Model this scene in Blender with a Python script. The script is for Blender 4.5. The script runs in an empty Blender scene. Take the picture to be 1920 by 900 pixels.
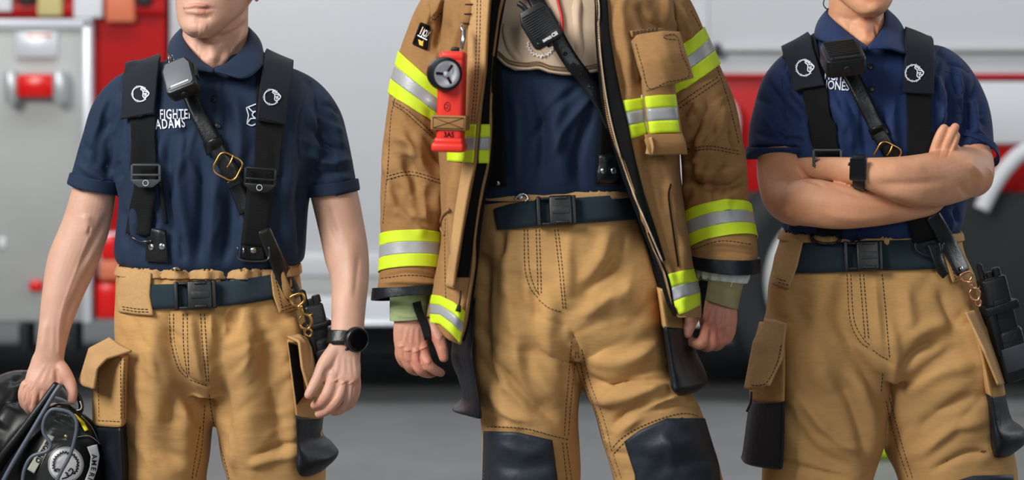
import bpy, bmesh, math, random
import numpy as np
from mathutils import Vector, Matrix
from mathutils.bvhtree import BVHTree
random.seed(4)
S = bpy.context.scene
COL = S.collection
DG = bpy.context.evaluated_depsgraph_get
FG = 2.1   # depth gain of the cloth folds
CAM = np.array([0.0, -4.0, 1.42]); F = 4000.0; PX, PY = 960.0, 142.0

# ---------------------------------------------------------------- coordinates
DOFF = 0.0
def W(X, Y, d=0.0):
    d = d + DOFF
    k = (4.0 + d) / F
    return np.array([(X - PX) * k, d, 1.42 - (Y - PY) * k])
def pix(V):
    k = (4.0 + V[:, 1]) / F
    return np.stack([V[:, 0] / k + PX, PY - (V[:, 2] - 1.42) / k], 1)

# ---------------------------------------------------------------- materials
def lin(c):
    return tuple(((x / 255.0) / 12.92 if x / 255.0 <= 0.04045 else ((x / 255.0 + 0.055) / 1.055) ** 2.4) for x in c)
MATS = {}
def mat(name, col, rough=0.6, metal=0.0, weave=0, wstr=0.2, noise=0, nstr=0.1, var=0.0, varscale=30, spec=0.5, sheen=0.0, sss=0.0,
        coat=0.0, tint=False, emit=0, mottled=None, stretch=(1, 1, 1), alpha=None, trans=0):
    m = bpy.data.materials.new(name); m.use_nodes = True
    nt = m.node_tree; b = nt.nodes['Principled BSDF']; L = nt.links
    c = lin(col) + (1,)
    b.inputs['Base Color'].default_value = c
    b.inputs['Roughness'].default_value = rough; b.inputs['Metallic'].default_value = metal
    b.inputs['Specular IOR Level'].default_value = spec
    b.inputs['Sheen Weight'].default_value = sheen
    b.inputs['Coat Weight'].default_value = coat
    b.inputs['Transmission Weight'].default_value = trans
    if sss:
        b.inputs['Subsurface Weight'].default_value = sss
        b.inputs['Subsurface Radius'].default_value = (1.0, 0.35, 0.2)
        b.inputs['Subsurface Scale'].default_value = 0.008
    tc = nt.nodes.new('ShaderNodeTexCoord'); mp = nt.nodes.new('ShaderNodeMapping')
    L.new(tc.outputs['Object'], mp.inputs[0]); mp.inputs['Scale'].default_value = stretch
    colout = None
    if var:
        n = nt.nodes.new('ShaderNodeTexNoise'); n.inputs['Scale'].default_value = varscale; n.inputs['Detail'].default_value = 5
        L.new(mp.outputs[0], n.inputs['Vector'])
        mr = nt.nodes.new('ShaderNodeMapRange'); mr.inputs[1].default_value = 0.3; mr.inputs[2].default_value = 0.7
        mr.inputs[3].default_value = 1 - var; mr.inputs[4].default_value = 1 + var
        L.new(n.outputs['Fac'], mr.inputs[0])
        mx = nt.nodes.new('ShaderNodeMix'); mx.data_type = 'RGBA'; mx.blend_type = 'MULTIPLY'; mx.inputs['Factor'].default_value = 1
        mx.inputs['A'].default_value = c
        cb = nt.nodes.new('ShaderNodeCombineColor')
        for i in range(3): L.new(mr.outputs[0], cb.inputs[i])
        L.new(cb.outputs[0], mx.inputs['B']); colout = mx.outputs['Result']
    if mottled:
        n = nt.nodes.new('ShaderNodeTexNoise'); n.inputs['Scale'].default_value = mottled[1]; n.inputs['Detail'].default_value = 3
        L.new(mp.outputs[0], n.inputs['Vector'])
        cr = nt.nodes.new('ShaderNodeMapRange'); cr.inputs[1].default_value = 0.4; cr.inputs[2].default_value = 0.7
        L.new(n.outputs['Fac'], cr.inputs[0])
        mx = nt.nodes.new('ShaderNodeMix'); mx.data_type = 'RGBA'; L.new(cr.outputs[0], mx.inputs['Factor'])
        if colout: L.new(colout, mx.inputs['A'])
        else: mx.inputs['A'].default_value = c
        mx.inputs['B'].default_value = lin(mottled[0]) + (1,); colout = mx.outputs['Result']
    if tint:
        at = nt.nodes.new('ShaderNodeAttribute'); at.attribute_name = 'tint'
        mx = nt.nodes.new('ShaderNodeMix'); mx.data_type = 'RGBA'; mx.blend_type = 'MULTIPLY'; mx.inputs['Factor'].default_value = 1
        if colout: L.new(colout, mx.inputs['A'])
        else: mx.inputs['A'].default_value = c
        L.new(at.outputs['Color'], mx.inputs['B']); colout = mx.outputs['Result']
    if colout: L.new(colout, b.inputs['Base Color'])
    nrm = None
    if weave:
        prev = None
        for k, dr in enumerate(('X', 'Z')):
            w = nt.nodes.new('ShaderNodeTexWave'); w.wave_type = 'BANDS'; w.bands_direction = dr
            w.inputs['Scale'].default_value = weave * (1 if k else 1.15); w.inputs['Distortion'].default_value = 0.6; w.inputs['Detail'].default_value = 1
            L.new(tc.outputs['Object'], w.inputs['Vector'])
            if prev is None: prev = w.outputs['Fac']
            else:
                a = nt.nodes.new('ShaderNodeMath'); a.operation = 'ADD'; L.new(prev, a.inputs[0]); L.new(w.outputs['Fac'], a.inputs[1]); prev = a.outputs[0]
        bp = nt.nodes.new('ShaderNodeBump'); bp.inputs['Strength'].default_value = wstr; bp.inputs['Distance'].default_value = 0.0006
        L.new(prev, bp.inputs['Height']); nrm = bp.outputs[0]
    if noise:
        n = nt.nodes.new('ShaderNodeTexNoise'); n.inputs['Scale'].default_value = noise; n.inputs['Detail'].default_value = 6
        L.new(mp.outputs[0], n.inputs['Vector'])
        bp = nt.nodes.new('ShaderNodeBump'); bp.inputs['Strength'].default_value = nstr; bp.inputs['Distance'].default_value = 0.004
        L.new(n.outputs['Fac'], bp.inputs['Height'])
        if nrm: L.new(nrm, bp.inputs['Normal'])
        nrm = bp.outputs[0]
    if nrm: L.new(nrm, b.inputs['Normal'])
    if emit:
        b.inputs['Emission Color'].default_value = c; b.inputs['Emission Strength'].default_value = emit
    MATS[name] = m
    return m

# ---------------------------------------------------------------- arrays / splines
def catmull(P, m):
    P = np.asarray(P, float); n = len(P)
    if n == 2:
        t = np.linspace(0, 1, m)[:, None]; return P[0] * (1 - t) + P[1] * t
    u = np.linspace(0, n - 1, m)
    i = np.clip(np.floor(u).astype(int), 0, n - 2); f = (u - i)[:, None]
    g = lambda k: P[np.clip(k, 0, n - 1)]
    p0, p1, p2, p3 = g(i - 1), g(i), g(i + 1), g(i + 2)
    p0 = np.where((i == 0)[:, None], 2 * p1 - p2, p0); p3 = np.where((i == n - 2)[:, None], 2 * p2 - p1, p3)
    return 0.5 * (2 * p1 + (p2 - p0) * f + (2 * p0 - 5 * p1 + 4 * p2 - p3) * f ** 2 + (3 * p1 - p0 - 3 * p2 + p3) * f ** 3)
def lerp_path(P, m):
    P = np.asarray(P, float); d = np.r_[0, np.cumsum(np.linalg.norm(np.diff(P[:, :2], axis=0), axis=1) + 1e-9)]
    u = np.linspace(0, d[-1], m)
    return np.stack([np.interp(u, d, P[:, k]) for k in range(P.shape[1])], 1)
def smooth_path(P, m):
    return lerp_path(catmull(P, max(60, len(P) * 14)), m)

def rings_to_mesh(R, closed_ring=True, cap=True):
    m, n = R.shape[:2]
    V = R.reshape(-1, 3); Fs = []
    nn = n if closed_ring else n - 1
    for i in range(m - 1):
        a = i * n; b = a + n
        for j in range(nn):
            k = (j + 1) % n
            Fs.append((a + j, a + k, b + k, b + j))
    if cap and closed_ring:
        c0 = len(V); V = np.vstack([V, R[0].mean(0), R[-1].mean(0)])
        for j in range(n):
            k = (j + 1) % n
            Fs.append((c0, k, j)); Fs.append((c0 + 1, (m - 1) * n + j, (m - 1) * n + k))
    return V, Fs
def qloft(rows, m=60, n=48):
    """rows: (XL,YL,XR,YR,dL,dR,h,p,skew)"""
    A = catmull([r if len(r) == 9 else tuple(r) + (0.0,) for r in rows], m)
    th = np.linspace(0, 2 * np.pi, n, endpoint=False); c, s = np.cos(th), np.sin(th)
    R = np.zeros((m, n, 3))
    for i, r in enumerate(A):
        L_ = W(r[0], r[1], r[4]); R_ = W(r[2], r[3], r[5]); ce = (L_ + R_) / 2; a = (R_ - L_) / 2
        e = 2.0 / max(r[7], 1.2)
        cc = np.sign(c) * np.abs(c) ** e; ss = np.sign(s) * np.abs(s) ** e
        R[i] = ce + cc[:, None] * a + ss[:, None] * np.array([r[8], r[6], 0])
    return rings_to_mesh(R)
def loft(rows, m=60, n=48):
    """rows: (Y,XL,XR,dc,dh,p[,skew])"""
    return qloft([(r[1], r[0], r[2], r[0], r[3], r[3], r[4], r[5] if len(r) > 5 else 2.2, r[6] if len(r) > 6 else 0.0) for r in rows], m, n)
def limb(pts, m=None, n=24, round_ends=True):
    """pts: (X,Y,d,w_px[,dd_px])"""
    P = [p if len(p) == 5 else tuple(p) + (p[3],) for p in pts]
    m = m or max(12, len(P) * 6)
    A = catmull(P, m)
    C = np.array([W(a[0], a[1], a[2]) for a in A]); k = (4 + A[:, 2] + DOFF) / F
    w = A[:, 3] * k; dd = A[:, 4] * k
    T = np.gradient(C, axis=0); T /= np.linalg.norm(T, axis=1)[:, None]
    if round_ends:
        C2, T2, w2, d2 = [], [], [], []
        for q in (0.98, 0.8, 0.45):
            C2.append(C[0] - T[0] * min(w[0], dd[0]) * q); T2.append(T[0]); f = math.sqrt(1 - q * q); w2.append(w[0] * f); d2.append(dd[0] * f)
        C2 += list(C); T2 += list(T); w2 += list(w); d2 += list(dd)
        for q in (0.45, 0.8, 0.98):
            C2.append(C[-1] + T[-1] * min(w[-1], dd[-1]) * q); T2.append(T[-1]); f = math.sqrt(1 - q * q); w2.append(w[-1] * f); d2.append(dd[-1] * f)
        C, T, w, dd = map(np.array, (C2, T2, w2, d2))
    th = np.linspace(0, 2 * np.pi, n, endpoint=False)
    R = np.zeros((len(C), n, 3)); Yh = np.array([0, 1.0, 0]); last = None
    for i in range(len(C)):
        a = np.cross(T[i], Yh)
        if np.linalg.norm(a) < 0.25 and last is not None: a = last - T[i] * np.dot(last, T[i])
        a /= np.linalg.norm(a) + 1e-9
        if last is not None and np.dot(a, last) < 0: a = -a
        last = a; b = np.cross(T[i], a)
        R[i] = C[i] + np.cos(th)[:, None] * a * w[i] + np.sin(th)[:, None] * b * dd[i]
    return rings_to_mesh(R)
def tube(P3, r, n=8, closed=False):
    P3 = np.asarray(P3, float); m = len(P3)
    if closed: T = np.roll(P3, -1, 0) - np.roll(P3, 1, 0)
    else: T = np.gradient(P3, axis=0)
    T /= np.linalg.norm(T, axis=1)[:, None] + 1e-12
    r = np.broadcast_to(np.asarray(r, float), (m,))
    a = np.cross(T[0], [0, 1.0, 0.13]); a /= np.linalg.norm(a) + 1e-9
    th = np.linspace(0, 2 * np.pi, n, endpoint=False); R = np.zeros((m, n, 3))
    for i in range(m):
        a = a - T[i] * np.dot(a, T[i]); a /= np.linalg.norm(a) + 1e-9; b = np.cross(T[i], a)
        R[i] = P3[i] + (np.cos(th)[:, None] * a + np.sin(th)[:, None] * b) * r[i]
    if closed:
        # close by matching nearest roll
        R = np.concatenate([R, R[:1]]); return rings_to_mesh(R, cap=False)
    return rings_to_mesh(R)
def join(*ms):
    V = []; Fs = []; o = 0
    for v, f in ms:
        V.append(np.asarray(v, float)); Fs += [tuple(i + o for i in q) for q in f]; o += len(v)
    return np.vstack(V), Fs

# ---------------------------------------------------------------- objects
def mesh_from(V, Fs, name='m'):
    me = bpy.data.meshes.new(name)
    V = np.asarray(V, float)
    me.vertices.add(len(V)); me.vertices.foreach_set('co', V.ravel().astype(np.float32))
    tot = np.fromiter((len(f) for f in Fs), int, len(Fs)); st = np.r_[0, np.cumsum(tot)[:-1]]
    me.loops.add(int(tot.sum())); me.polygons.add(len(Fs))
    me.loops.foreach_set('vertex_index', np.fromiter((i for f in Fs for i in f), int, int(tot.sum())))
    me.polygons.foreach_set('loop_start', st); me.polygons.foreach_set('loop_total', tot)
    me.update(calc_edges=True)
    return me
def arrays(me):
    V = np.empty(len(me.vertices) * 3, np.float32); me.vertices.foreach_get('co', V)
    li = np.empty(len(me.loops), np.int32); me.loops.foreach_get('vertex_index', li)
    ls = np.empty(len(me.polygons), np.int32); me.polygons.foreach_get('loop_start', ls)
    lt = np.empty(len(me.polygons), np.int32); me.polygons.foreach_get('loop_total', lt)
    li = li.tolist()
    Fs = [tuple(li[s:s + t]) for s, t in zip(ls.tolist(), lt.tolist())]
    return V.reshape(-1, 3).astype(float), Fs
def normals(V, Fs):
    q = np.array([f if len(f) == 4 else (f[0], f[1], f[2], f[2]) for f in Fs if len(f) <= 4])
    N = np.zeros_like(V)
    fn = np.cross(V[q[:, 2]] - V[q[:, 0]], V[q[:, 3]] - V[q[:, 1]])
    tri = q[:, 3] == q[:, 2]
    fn[tri] = np.cross(V[q[tri, 1]] - V[q[tri, 0]], V[q[tri, 2]] - V[q[tri, 0]])
    for k in range(4): np.add.at(N, q[:, k], fn)
    return N / (np.linalg.norm(N, axis=1)[:, None] + 1e-12)
def fix(V, Fs):
    me = mesh_from(V, Fs); bm = bmesh.new(); bm.from_mesh(me)
    bmesh.ops.recalc_face_normals(bm, faces=bm.faces); bm.to_mesh(me); bm.free()
    r = arrays(me); bpy.data.meshes.remove(me); return r
def modified(V, Fs, mods):
    me = mesh_from(V, Fs); ob = bpy.data.objects.new('tmp', me); COL.objects.link(ob)
    for t, kw in mods:
        md = ob.modifiers.new(t, t)
        for k, v in kw.items(): setattr(md, k, v)
    me2 = bpy.data.meshes.new_from_object(ob.evaluated_get(DG()))
    r = arrays(me2)
    bpy.data.objects.remove(ob); bpy.data.meshes.remove(me); bpy.data.meshes.remove(me2)
    return r
def fuse(parts, voxel=0.004, smooth=6):
    V, Fs = join(*[fix(*p) for p in parts])
    return modified(V, Fs, [('REMESH', dict(mode='VOXEL', voxel_size=voxel, adaptivity=0.0)), ('SMOOTH', dict(factor=0.5, iterations=smooth))])

def mk(name, VF, m, parent=None, smooth=True, label=None, tintcol=None, auto=None):
    V, Fs = VF
    me = mesh_from(V, Fs, name)
    if isinstance(m, (list, tuple)):
        for k in m: me.materials.append(MATS[k] if isinstance(k, str) else k)
    else: me.materials.append(MATS[m] if isinstance(m, str) else m)
    me.polygons.foreach_set('use_smooth', np.ones(len(me.polygons), bool) if smooth else np.zeros(len(me.polygons), bool))
    bm = bmesh.new(); bm.from_mesh(me); bmesh.ops.recalc_face_normals(bm, faces=bm.faces); bm.to_mesh(me); bm.free()
    if smooth and auto: me.set_sharp_from_angle(angle=math.radians(auto))
    if tintcol is not None:
        at = me.color_attributes.new('tint', 'FLOAT_COLOR', 'POINT')
        at.data.foreach_set('color', np.hstack([tintcol, np.ones((len(V), 1))]).ravel().astype(np.float32))
    o = bpy.data.objects.new(name, me); COL.objects.link(o)
    if parent is not None: setpar(o, parent)
    if label: o['label'] = label
    return o
def setpar(o, parent):
    r = parent
    o.parent = parent
    if parent.parent is None and parent.type == 'EMPTY':
        o.matrix_parent_inverse = Matrix.Translation(parent.location).inverted()
def tag(o, label=None, cat=None, group=None, kind=None):
    if label: o['label'] = label
    if cat: o['category'] = cat
    if group: o['group'] = group
    if kind: o['kind'] = kind
    return o
def thing(name, loc, label, cat, group=None):
    o = bpy.data.objects.new(name, None); COL.objects.link(o); o.location = tuple(loc); o.empty_display_size = 0.05
    return tag(o, label, cat, group)

# ---------------------------------------------------------------- cloth displacement
def strokes(V, Fs, ST, front=True):
    V = V.copy(); N = normals(V, Fs); P = pix(V); D = np.zeros(len(V))
    view = CAM - V; view /= np.linalg.norm(view, axis=1)[:, None]
    fc = np.clip((N * view).sum(1) * 2.2, 0, 1) if front else np.ones(len(V))
    for st in ST:
        pts, w, amp = np.asarray(st[0], float), st[1], st[2]
        ends = st[3] if len(st) > 3 else 1
        if len(pts) > 2: pts = smooth_path(pts, 16)
        lo = pts.min(0) - 3 * w; hi = pts.max(0) + 3 * w
        idx = np.where((P[:, 0] > lo[0]) & (P[:, 0] < hi[0]) & (P[:, 1] > lo[1]) & (P[:, 1] < hi[1]) & (fc > 0))[0]
        if not len(idx): continue
        Q = P[idx]; best = np.full(len(idx), 1e9); tt = np.zeros(len(idx)); ns = len(pts) - 1
        for i in range(ns):
            a, b = pts[i], pts[i + 1]; ab = b - a; L2 = (ab ** 2).sum() + 1e-9
            t = np.clip(((Q - a) @ ab) / L2, 0, 1); d = np.linalg.norm(Q - a - t[:, None] * ab, axis=1)
            s = d < best; best[s] = d[s]; tt[s] = (i + t[s]) / ns
        tap = np.ones(len(idx)) if ends == 0 else np.clip(np.sin(np.pi * np.clip(tt * 0.9 + 0.05, 0, 1)) * 1.4, 0, 1) if ends == 1 else np.clip(1 - tt, 0, 1) ** 0.7 if ends == 2 else np.clip(tt, 0, 1) ** 0.7
        D[idx] += amp * (FG if w > 4.5 else 1) / 1000.0 * np.exp(-(best / w) ** 2) * tap
    return V + N * (D * fc)[:, None], Fs
def crumple(n, box, ang, ln, w, amp, seed):
    """short random creases inside a pixel box, direction ang (degrees, min,max)"""
    r = random.Random(seed); out = []
    for _ in range(n):
        x, y = r.uniform(box[0], box[2]), r.uniform(box[1], box[3]); a = math.radians(r.uniform(*ang)); L = r.uniform(*ln)
        dx, dy = math.cos(a) * L / 2, math.sin(a) * L / 2; b = r.uniform(-.18, .18) * L
        out.append(([(x - dx, y - dy), (x + b * math.sin(a), y - b * math.cos(a)), (x + dx, y + dy)], r.uniform(*w), r.uniform(.5, 1) * amp * r.choice((-1, 1))))
    return out
def ripple(V, Fs, amp, scale, seed=0, stretch=(1, 1, 1)):
    rs = np.random.RandomState(seed); N = normals(V, Fs); Q = V * np.array(stretch); D = np.zeros(len(V))
    wv = np.zeros_like(Q)
    for k in range(3):
        f = rs.randn(3) * scale * 0.6; wv[:, k] = np.sin(Q @ f + rs.rand() * 6) * 0.6 / scale
    for k in range(9):
        f = rs.randn(3) * scale * (0.7 + 0.25 * k); D += np.sin((Q + wv) @ f + rs.rand() * 6.28) / (1 + 0.5 * k)
    return V + N * (D * amp / 1000.0 / 2.2)[:, None], Fs

# ---------------------------------------------------------------- surface targets
class Target:
    def __init__(s, *ms):
        V, Fs = join(*ms); s.b = BVHTree.FromPolygons(V.tolist(), Fs)
    def ray(s, X, Y):
        d = W(X, Y, 0) - CAM; L = np.linalg.norm(d); d = d / L
        h = s.b.ray_cast(Vector(CAM), Vector(d))
        return (h[3], np.array(h[1])) if h[0] is not None else (None, None)
    def point(s, X, Y, off=0.0, dfl=0.0):
        t, n = s.ray(X, Y); d = W(X, Y, 0) - CAM; L = np.linalg.norm(d); d = d / L
        if t is None: t = (4 + dfl + DOFF) / (d[1])
        return CAM + d * (t - off)
    def frame(s, X, Y, off=0.0, ang=0.0, r=8):
        p = s.point(X, Y, off)
        a = s.point(X + r, Y, off) - s.point(X - r, Y, off); b = s.point(X, Y - r, off) - s.point(X, Y + r, off)
        n = np.cross(a, b); n /= np.linalg.norm(n)
        if n[1] > 0: n = -n
        x = a - n * np.dot(a, n); x /= np.linalg.norm(x); y = np.cross(n, x)
        M = Matrix(((x[0], y[0], n[0], p[0]), (x[1], y[1], n[1], p[1]), (x[2], y[2], n[2], p[2]), (0, 0, 0, 1)))
        return M @ Matrix.Rotation(ang, 4, 'Z')
def flatframe(X, Y, d, ang=0.0, yaw=0.0, pitch=0.0):
    """local x right, y up, z toward the viewer"""
    p = W(X, Y, d)
    B = Matrix(((1, 0, 0), (0, 0, -1), (0, 1, 0))).to_4x4()
    return Matrix.Translation(p) @ Matrix.Rotation(yaw, 4, 'Z') @ Matrix.Rotation(pitch, 4, 'X') @ B @ Matrix.Rotation(ang, 4, 'Z')
def xf(M, VF):
    V = np.asarray(VF[0], float); A = np.array(M)
    return V @ A[:3, :3].T + A[:3, 3], VF[1]

def coons(top, bottom, left, right, nu=24, nv=24):
    T, B = lerp_path(top, nu), lerp_path(bottom, nu); L, R = lerp_path(left, nv), lerp_path(right, nv)
    u = np.linspace(0, 1, nu)[None, :, None]; v = np.linspace(0, 1, nv)[:, None, None]
    G = (1 - v) * T[None] + v * B[None] + (1 - u) * L[:, None] + u * R[:, None]
    G -= (1 - u) * (1 - v) * T[0] + u * (1 - v) * T[-1] + (1 - u) * v * B[0] + u * v * B[-1]
    return G
def quad(tl, tr, br, bl, nu=20, nv=20):
    return coons([tl, tr], [bl, br], [tl, bl], [tr, br], nu, nv)
def ribbon_grid(pts, w, n=None, nw=6, smooth=True):
    P = np.array([p[:2] for p in pts], float)
    w = np.broadcast_to(np.asarray(w, float), (len(P),))
    A = np.c_[P, w]
    L = np.linalg.norm(np.diff(P, axis=0), axis=1).sum(); n = n or max(6, int(L / 5))
    A = smooth_path(A, n) if smooth and len(P) > 2 else lerp_path(A, n)
    T = np.gradient(A[:, :2], axis=0); T /= np.linalg.norm(T, axis=1)[:, None] + 1e-9
    Nn = np.stack([-T[:, 1], T[:, 0]], 1); v = np.linspace(-1, 1, nw)
    return A[:, None, :2] + Nn[:, None] * v[None, :, None] * A[:, 2][:, None, None]
def blur2(G, it=1, axis_ok=(0, 1)):
    G = G.copy()
    for _ in range(it):
        for ax in axis_ok:
            if G.shape[ax] < 3: continue
            A = np.moveaxis(G, ax, 0); B = A.copy(); B[1:-1] = (A[:-2] + 2 * A[1:-1] + A[2:]) / 4; G = np.moveaxis(B, 0, ax)
    return G
def fill_nan(D):
    D = D.copy(); k = 0
    while np.isnan(D).any() and k < 400:
        k += 1; B = D.copy(); m = np.isnan(D)
        Pd = np.pad(D, 1, constant_values=np.nan)
        st = np.stack([Pd[:-2, 1:-1], Pd[2:, 1:-1], Pd[1:-1, :-2], Pd[1:-1, 2:]])
        with np.errstate(all='ignore'):
            import warnings; warnings.simplefilter('ignore'); mean = np.nanmean(st, 0)
        B[m] = mean[m]; D = B
        if np.isnan(D).all(): D[:] = 4.0
    return D
def sheet(G, target=None, off=0.002, thick=0.003, extra=None, smooth=3, depth=None, roundy=0.45):
    """solid sheet lying on the target under pixel grid G (nv,nu,2); extra = additional metres towards the viewer"""
    nv, nu = G.shape[:2]; D = np.full((nv, nu), np.nan); dirs = np.zeros((nv, nu, 3))
    for i in range(nv):
        for j in range(nu):
            d = W(G[i, j, 0], G[i, j, 1], 0) - CAM; L = np.linalg.norm(d); dirs[i, j] = d / L
            if target is not None:
                h = target.b.ray_cast(Vector(CAM), Vector(dirs[i, j]))
                if h[0] is not None: D[i, j] = h[3]
    if target is None: D = (4 + (depth if not callable(depth) else depth(G))) / dirs[..., 1]
    else: D = fill_nan(D)
    if smooth: D = blur2(D, smooth)
    D = D - off
    if extra is not None: D = D - extra
    Fr = D.copy(); e = roundy * thick
    Fr[0] += e; Fr[-1] += e; Fr[:, 0] += e; Fr[:, -1] += e
    A = CAM + dirs * (Fr - thick)[..., None]; B = CAM + dirs * D[..., None]
    V = np.vstack([A.reshape(-1, 3), B.reshape(-1, 3)]); n = nv * nu; Fs = []
    for i in range(nv - 1):
        for j in range(nu - 1):
            a = i * nu + j; q = (a, a + 1, a + nu + 1, a + nu); Fs.append(q); Fs.append(tuple(n + k for k in q[::-1]))
    per = [j for j in range(nu)] + [i * nu + nu - 1 for i in range(1, nv)] + [(nv - 1) * nu + j for j in range(nu - 2, -1, -1)] + [i * nu for i in range(nv - 2, 0, -1)]
    for k in range(len(per)):
        a, b = per[k], per[(k + 1) % len(per)]; Fs.append((a, n + a, n + b, b))
    return V, Fs
def ribbon(pts, w, target, off=0.002, thick=0.002, **k):
    kk = {x: k.pop(x) for x in ('n', 'nw') if x in k}
    return sheet(ribbon_grid(pts, w, **kk), target, off, thick, **k)
def lines(paths, w, target, off=0.0015, thick=0.0006, closed=False, smooth=False):
    out = []
    for p in paths:
        G = ribbon_grid(p, w, nw=2, smooth=smooth, n=max(len(p) if not smooth else 8, int(np.linalg.norm(np.diff(np.array(p, float), axis=0), axis=1).sum() / 4) + 2))
        out.append(sheet(G, target, off, thick, smooth=0, roundy=0))
    return join(*out)
def stitch(paths, target, dash=5.0, gap=2.2, w=1.3, off=0.0008, thick=0.0008):
    out = []
    for p in paths:
        p = np.asarray(p, float)
        L = np.linalg.norm(np.diff(p, axis=0), axis=1).sum(); A = (smooth_path if len(p) > 2 else lerp_path)(p, max(4, int(L)))
        s = np.r_[0, np.cumsum(np.linalg.norm(np.diff(A, axis=0), axis=1))]; x = 0
        while x + dash < s[-1]:
            a = [np.interp(x, s, A[:, k]) for k in (0, 1)]; b = [np.interp(x + dash, s, A[:, k]) for k in (0, 1)]
            if target.ray(*a)[0] is not None and target.ray(*b)[0] is not None:
                pa, pb = target.point(a[0], a[1], off), target.point(b[0], b[1], off)
                if abs(pa[1] - pb[1]) < 0.012: out.append(tube([pa, (pa + pb) / 2 + np.array([0, -thick * .4, 0]), pb], [w * .0004, w * .0006, w * .0004], 5))
            x += dash + gap
    if not out: out.append(tube([W(*p[0]), W(*p[0]) + .001], .0002, 4))
    return join(*out)
def seams(paths, target, parent, m='thread_black', **k):
    for p in paths:
        VF = stitch([p], target, **k)
        if len(VF[0]) > 30: mk('stitching', VF, m, parent)
def band(VF, planes, off=0.002, thick=0.003, smooth=4, inside=None):
    """part of the mesh between planes, offset outwards. plane: (p0px, p1px, keep_px, tilt, d)"""
    V, Fs = VF; N = normals(V, Fs); me = mesh_from(V, Fs)
    bm = bmesh.new(); bm.from_mesh(me); bpy.data.meshes.remove(me)
    for pl in planes:
        p0, p1, kp = pl[:3]; tilt = pl[3] if len(pl) > 3 else 0.0; d = pl[4] if len(pl) > 4 else 0.0
        a, b, k = W(p0[0], p0[1], d), W(p1[0], p1[1], d), W(kp[0], kp[1], d)
        n = np.cross(b - a, [0, math.cos(tilt), math.sin(tilt)] if tilt != 'view' else a - CAM); n /= np.linalg.norm(n)
        if np.dot(k - a, n) > 0: n = -n
        bmesh.ops.bisect_plane(bm, geom=bm.verts[:] + bm.edges[:] + bm.faces[:], dist=1e-6, plane_co=Vector(a), plane_no=Vector(n), clear_outer=True)
    if inside is not None:
        bmesh.ops.delete(bm, geom=[f for f in bm.faces if not inside(np.array(f.calc_center_median()))], context='FACES')
    for _ in range(smooth):
        bnd = {v for e in bm.edges if e.is_boundary for v in e.verts}
        bmesh.ops.smooth_vert(bm, verts=[v for v in bm.verts if v not in bnd], factor=0.5, use_axis_x=True, use_axis_y=True, use_axis_z=True)
    bm.normal_update()
    for v in bm.verts: v.co += v.normal * (off + thick)
    geo = bmesh.ops.solidify(bm, geom=bm.faces[:], thickness=thick)
    me = bpy.data.meshes.new('b'); bm.to_mesh(me); bm.free(); r = arrays(me); bpy.data.meshes.remove(me)
    return r

# ---------------------------------------------------------------- rigid primitives (metres, local frame)
def rbox(sx, sy, sz, bev=0.002, seg=3, c=(0, 0, 0)):
    bm = bmesh.new(); bmesh.ops.create_cube(bm, size=1)
    for v in bm.verts: v.co = Vector((v.co.x * sx + c[0], v.co.y * sy + c[1], v.co.z * sz + c[2]))
    if bev: bmesh.ops.bevel(bm, geom=bm.edges[:], offset=min(bev, 0.49 * min(sx, sy, sz)), segments=seg, affect='EDGES', profile=0.5)
    me = bpy.data.meshes.new('b'); bm.to_mesh(me); bm.free(); r = arrays(me); bpy.data.meshes.remove(me); return r
def disc(r, h, n=32, bev=0.0, c=(0, 0, 0), prof=None):
    """lathe about local z"""
    prof = prof or ([(0, 0), (r, 0), (r, h - bev), (r - bev, h), (0, h)] if bev else [(0, 0), (r, 0), (r, h), (0, h)])
    th = np.linspace(0, 2 * np.pi, n, endpoint=False)
    R = np.array([[(max(p[0], 1e-5) * math.cos(t) + c[0], max(p[0], 1e-5) * math.sin(t) + c[1], p[1] + c[2]) for t in th] for p in prof])
    return rings_to_mesh(R)
def ring2(pts, r, z=0.0, closed=True, n=8, sm=True, m=48):
    P = np.array([(p[0], p[1], p[2] if len(p) > 2 else z) for p in pts], float)
    if closed:
        if sm:
            Q = np.vstack([P[-2:], P, P[:3]]); A = catmull(Q, (len(Q) - 1) * 8 + 1)[16:16 + len(P) * 8]
        else: A = P
        return tube(A, r, n, closed=True)
    return tube(catmull(P, m) if sm and len(P) > 2 else P, r, n)
def poly_prism(pts, h, bev=0.0, z=0.0):
    """closed 2D outline extruded along local z"""
    bm = bmesh.new(); vs = [bm.verts.new((p[0], p[1], z)) for p in pts]; f = bm.faces.new(vs)
    r = bmesh.ops.extrude_face_region(bm, geom=[f]); bmesh.ops.translate(bm, vec=(0, 0, h), verts=[v for v in r['geom'] if isinstance(v, bmesh.types.BMVert)])
    bmesh.ops.recalc_face_normals(bm, faces=bm.faces)
    if bev: bmesh.ops.bevel(bm, geom=bm.edges[:], offset=bev, segments=2, affect='EDGES', profile=0.5)
    me = bpy.data.meshes.new('b'); bm.to_mesh(me); bm.free(); q = arrays(me); bpy.data.meshes.remove(me); return q
def text_mesh(s, size, bold=0.0, extrude=0.0, sx=1.0, space=1.0):
    cu = bpy.data.curves.new('t', 'FONT'); cu.body = s; cu.size = size; cu.offset = bold; cu.extrude = extrude; cu.align_x = 'LEFT'; cu.space_character = space
    cu.resolution_u = 3; ob = bpy.data.objects.new('t', cu); COL.objects.link(ob)
    me = bpy.data.meshes.new_from_object(ob.evaluated_get(DG())); r = arrays(me)
    bpy.data.objects.remove(ob); bpy.data.curves.remove(cu); bpy.data.meshes.remove(me)
    r[0][:, 0] *= sx; return r
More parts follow.
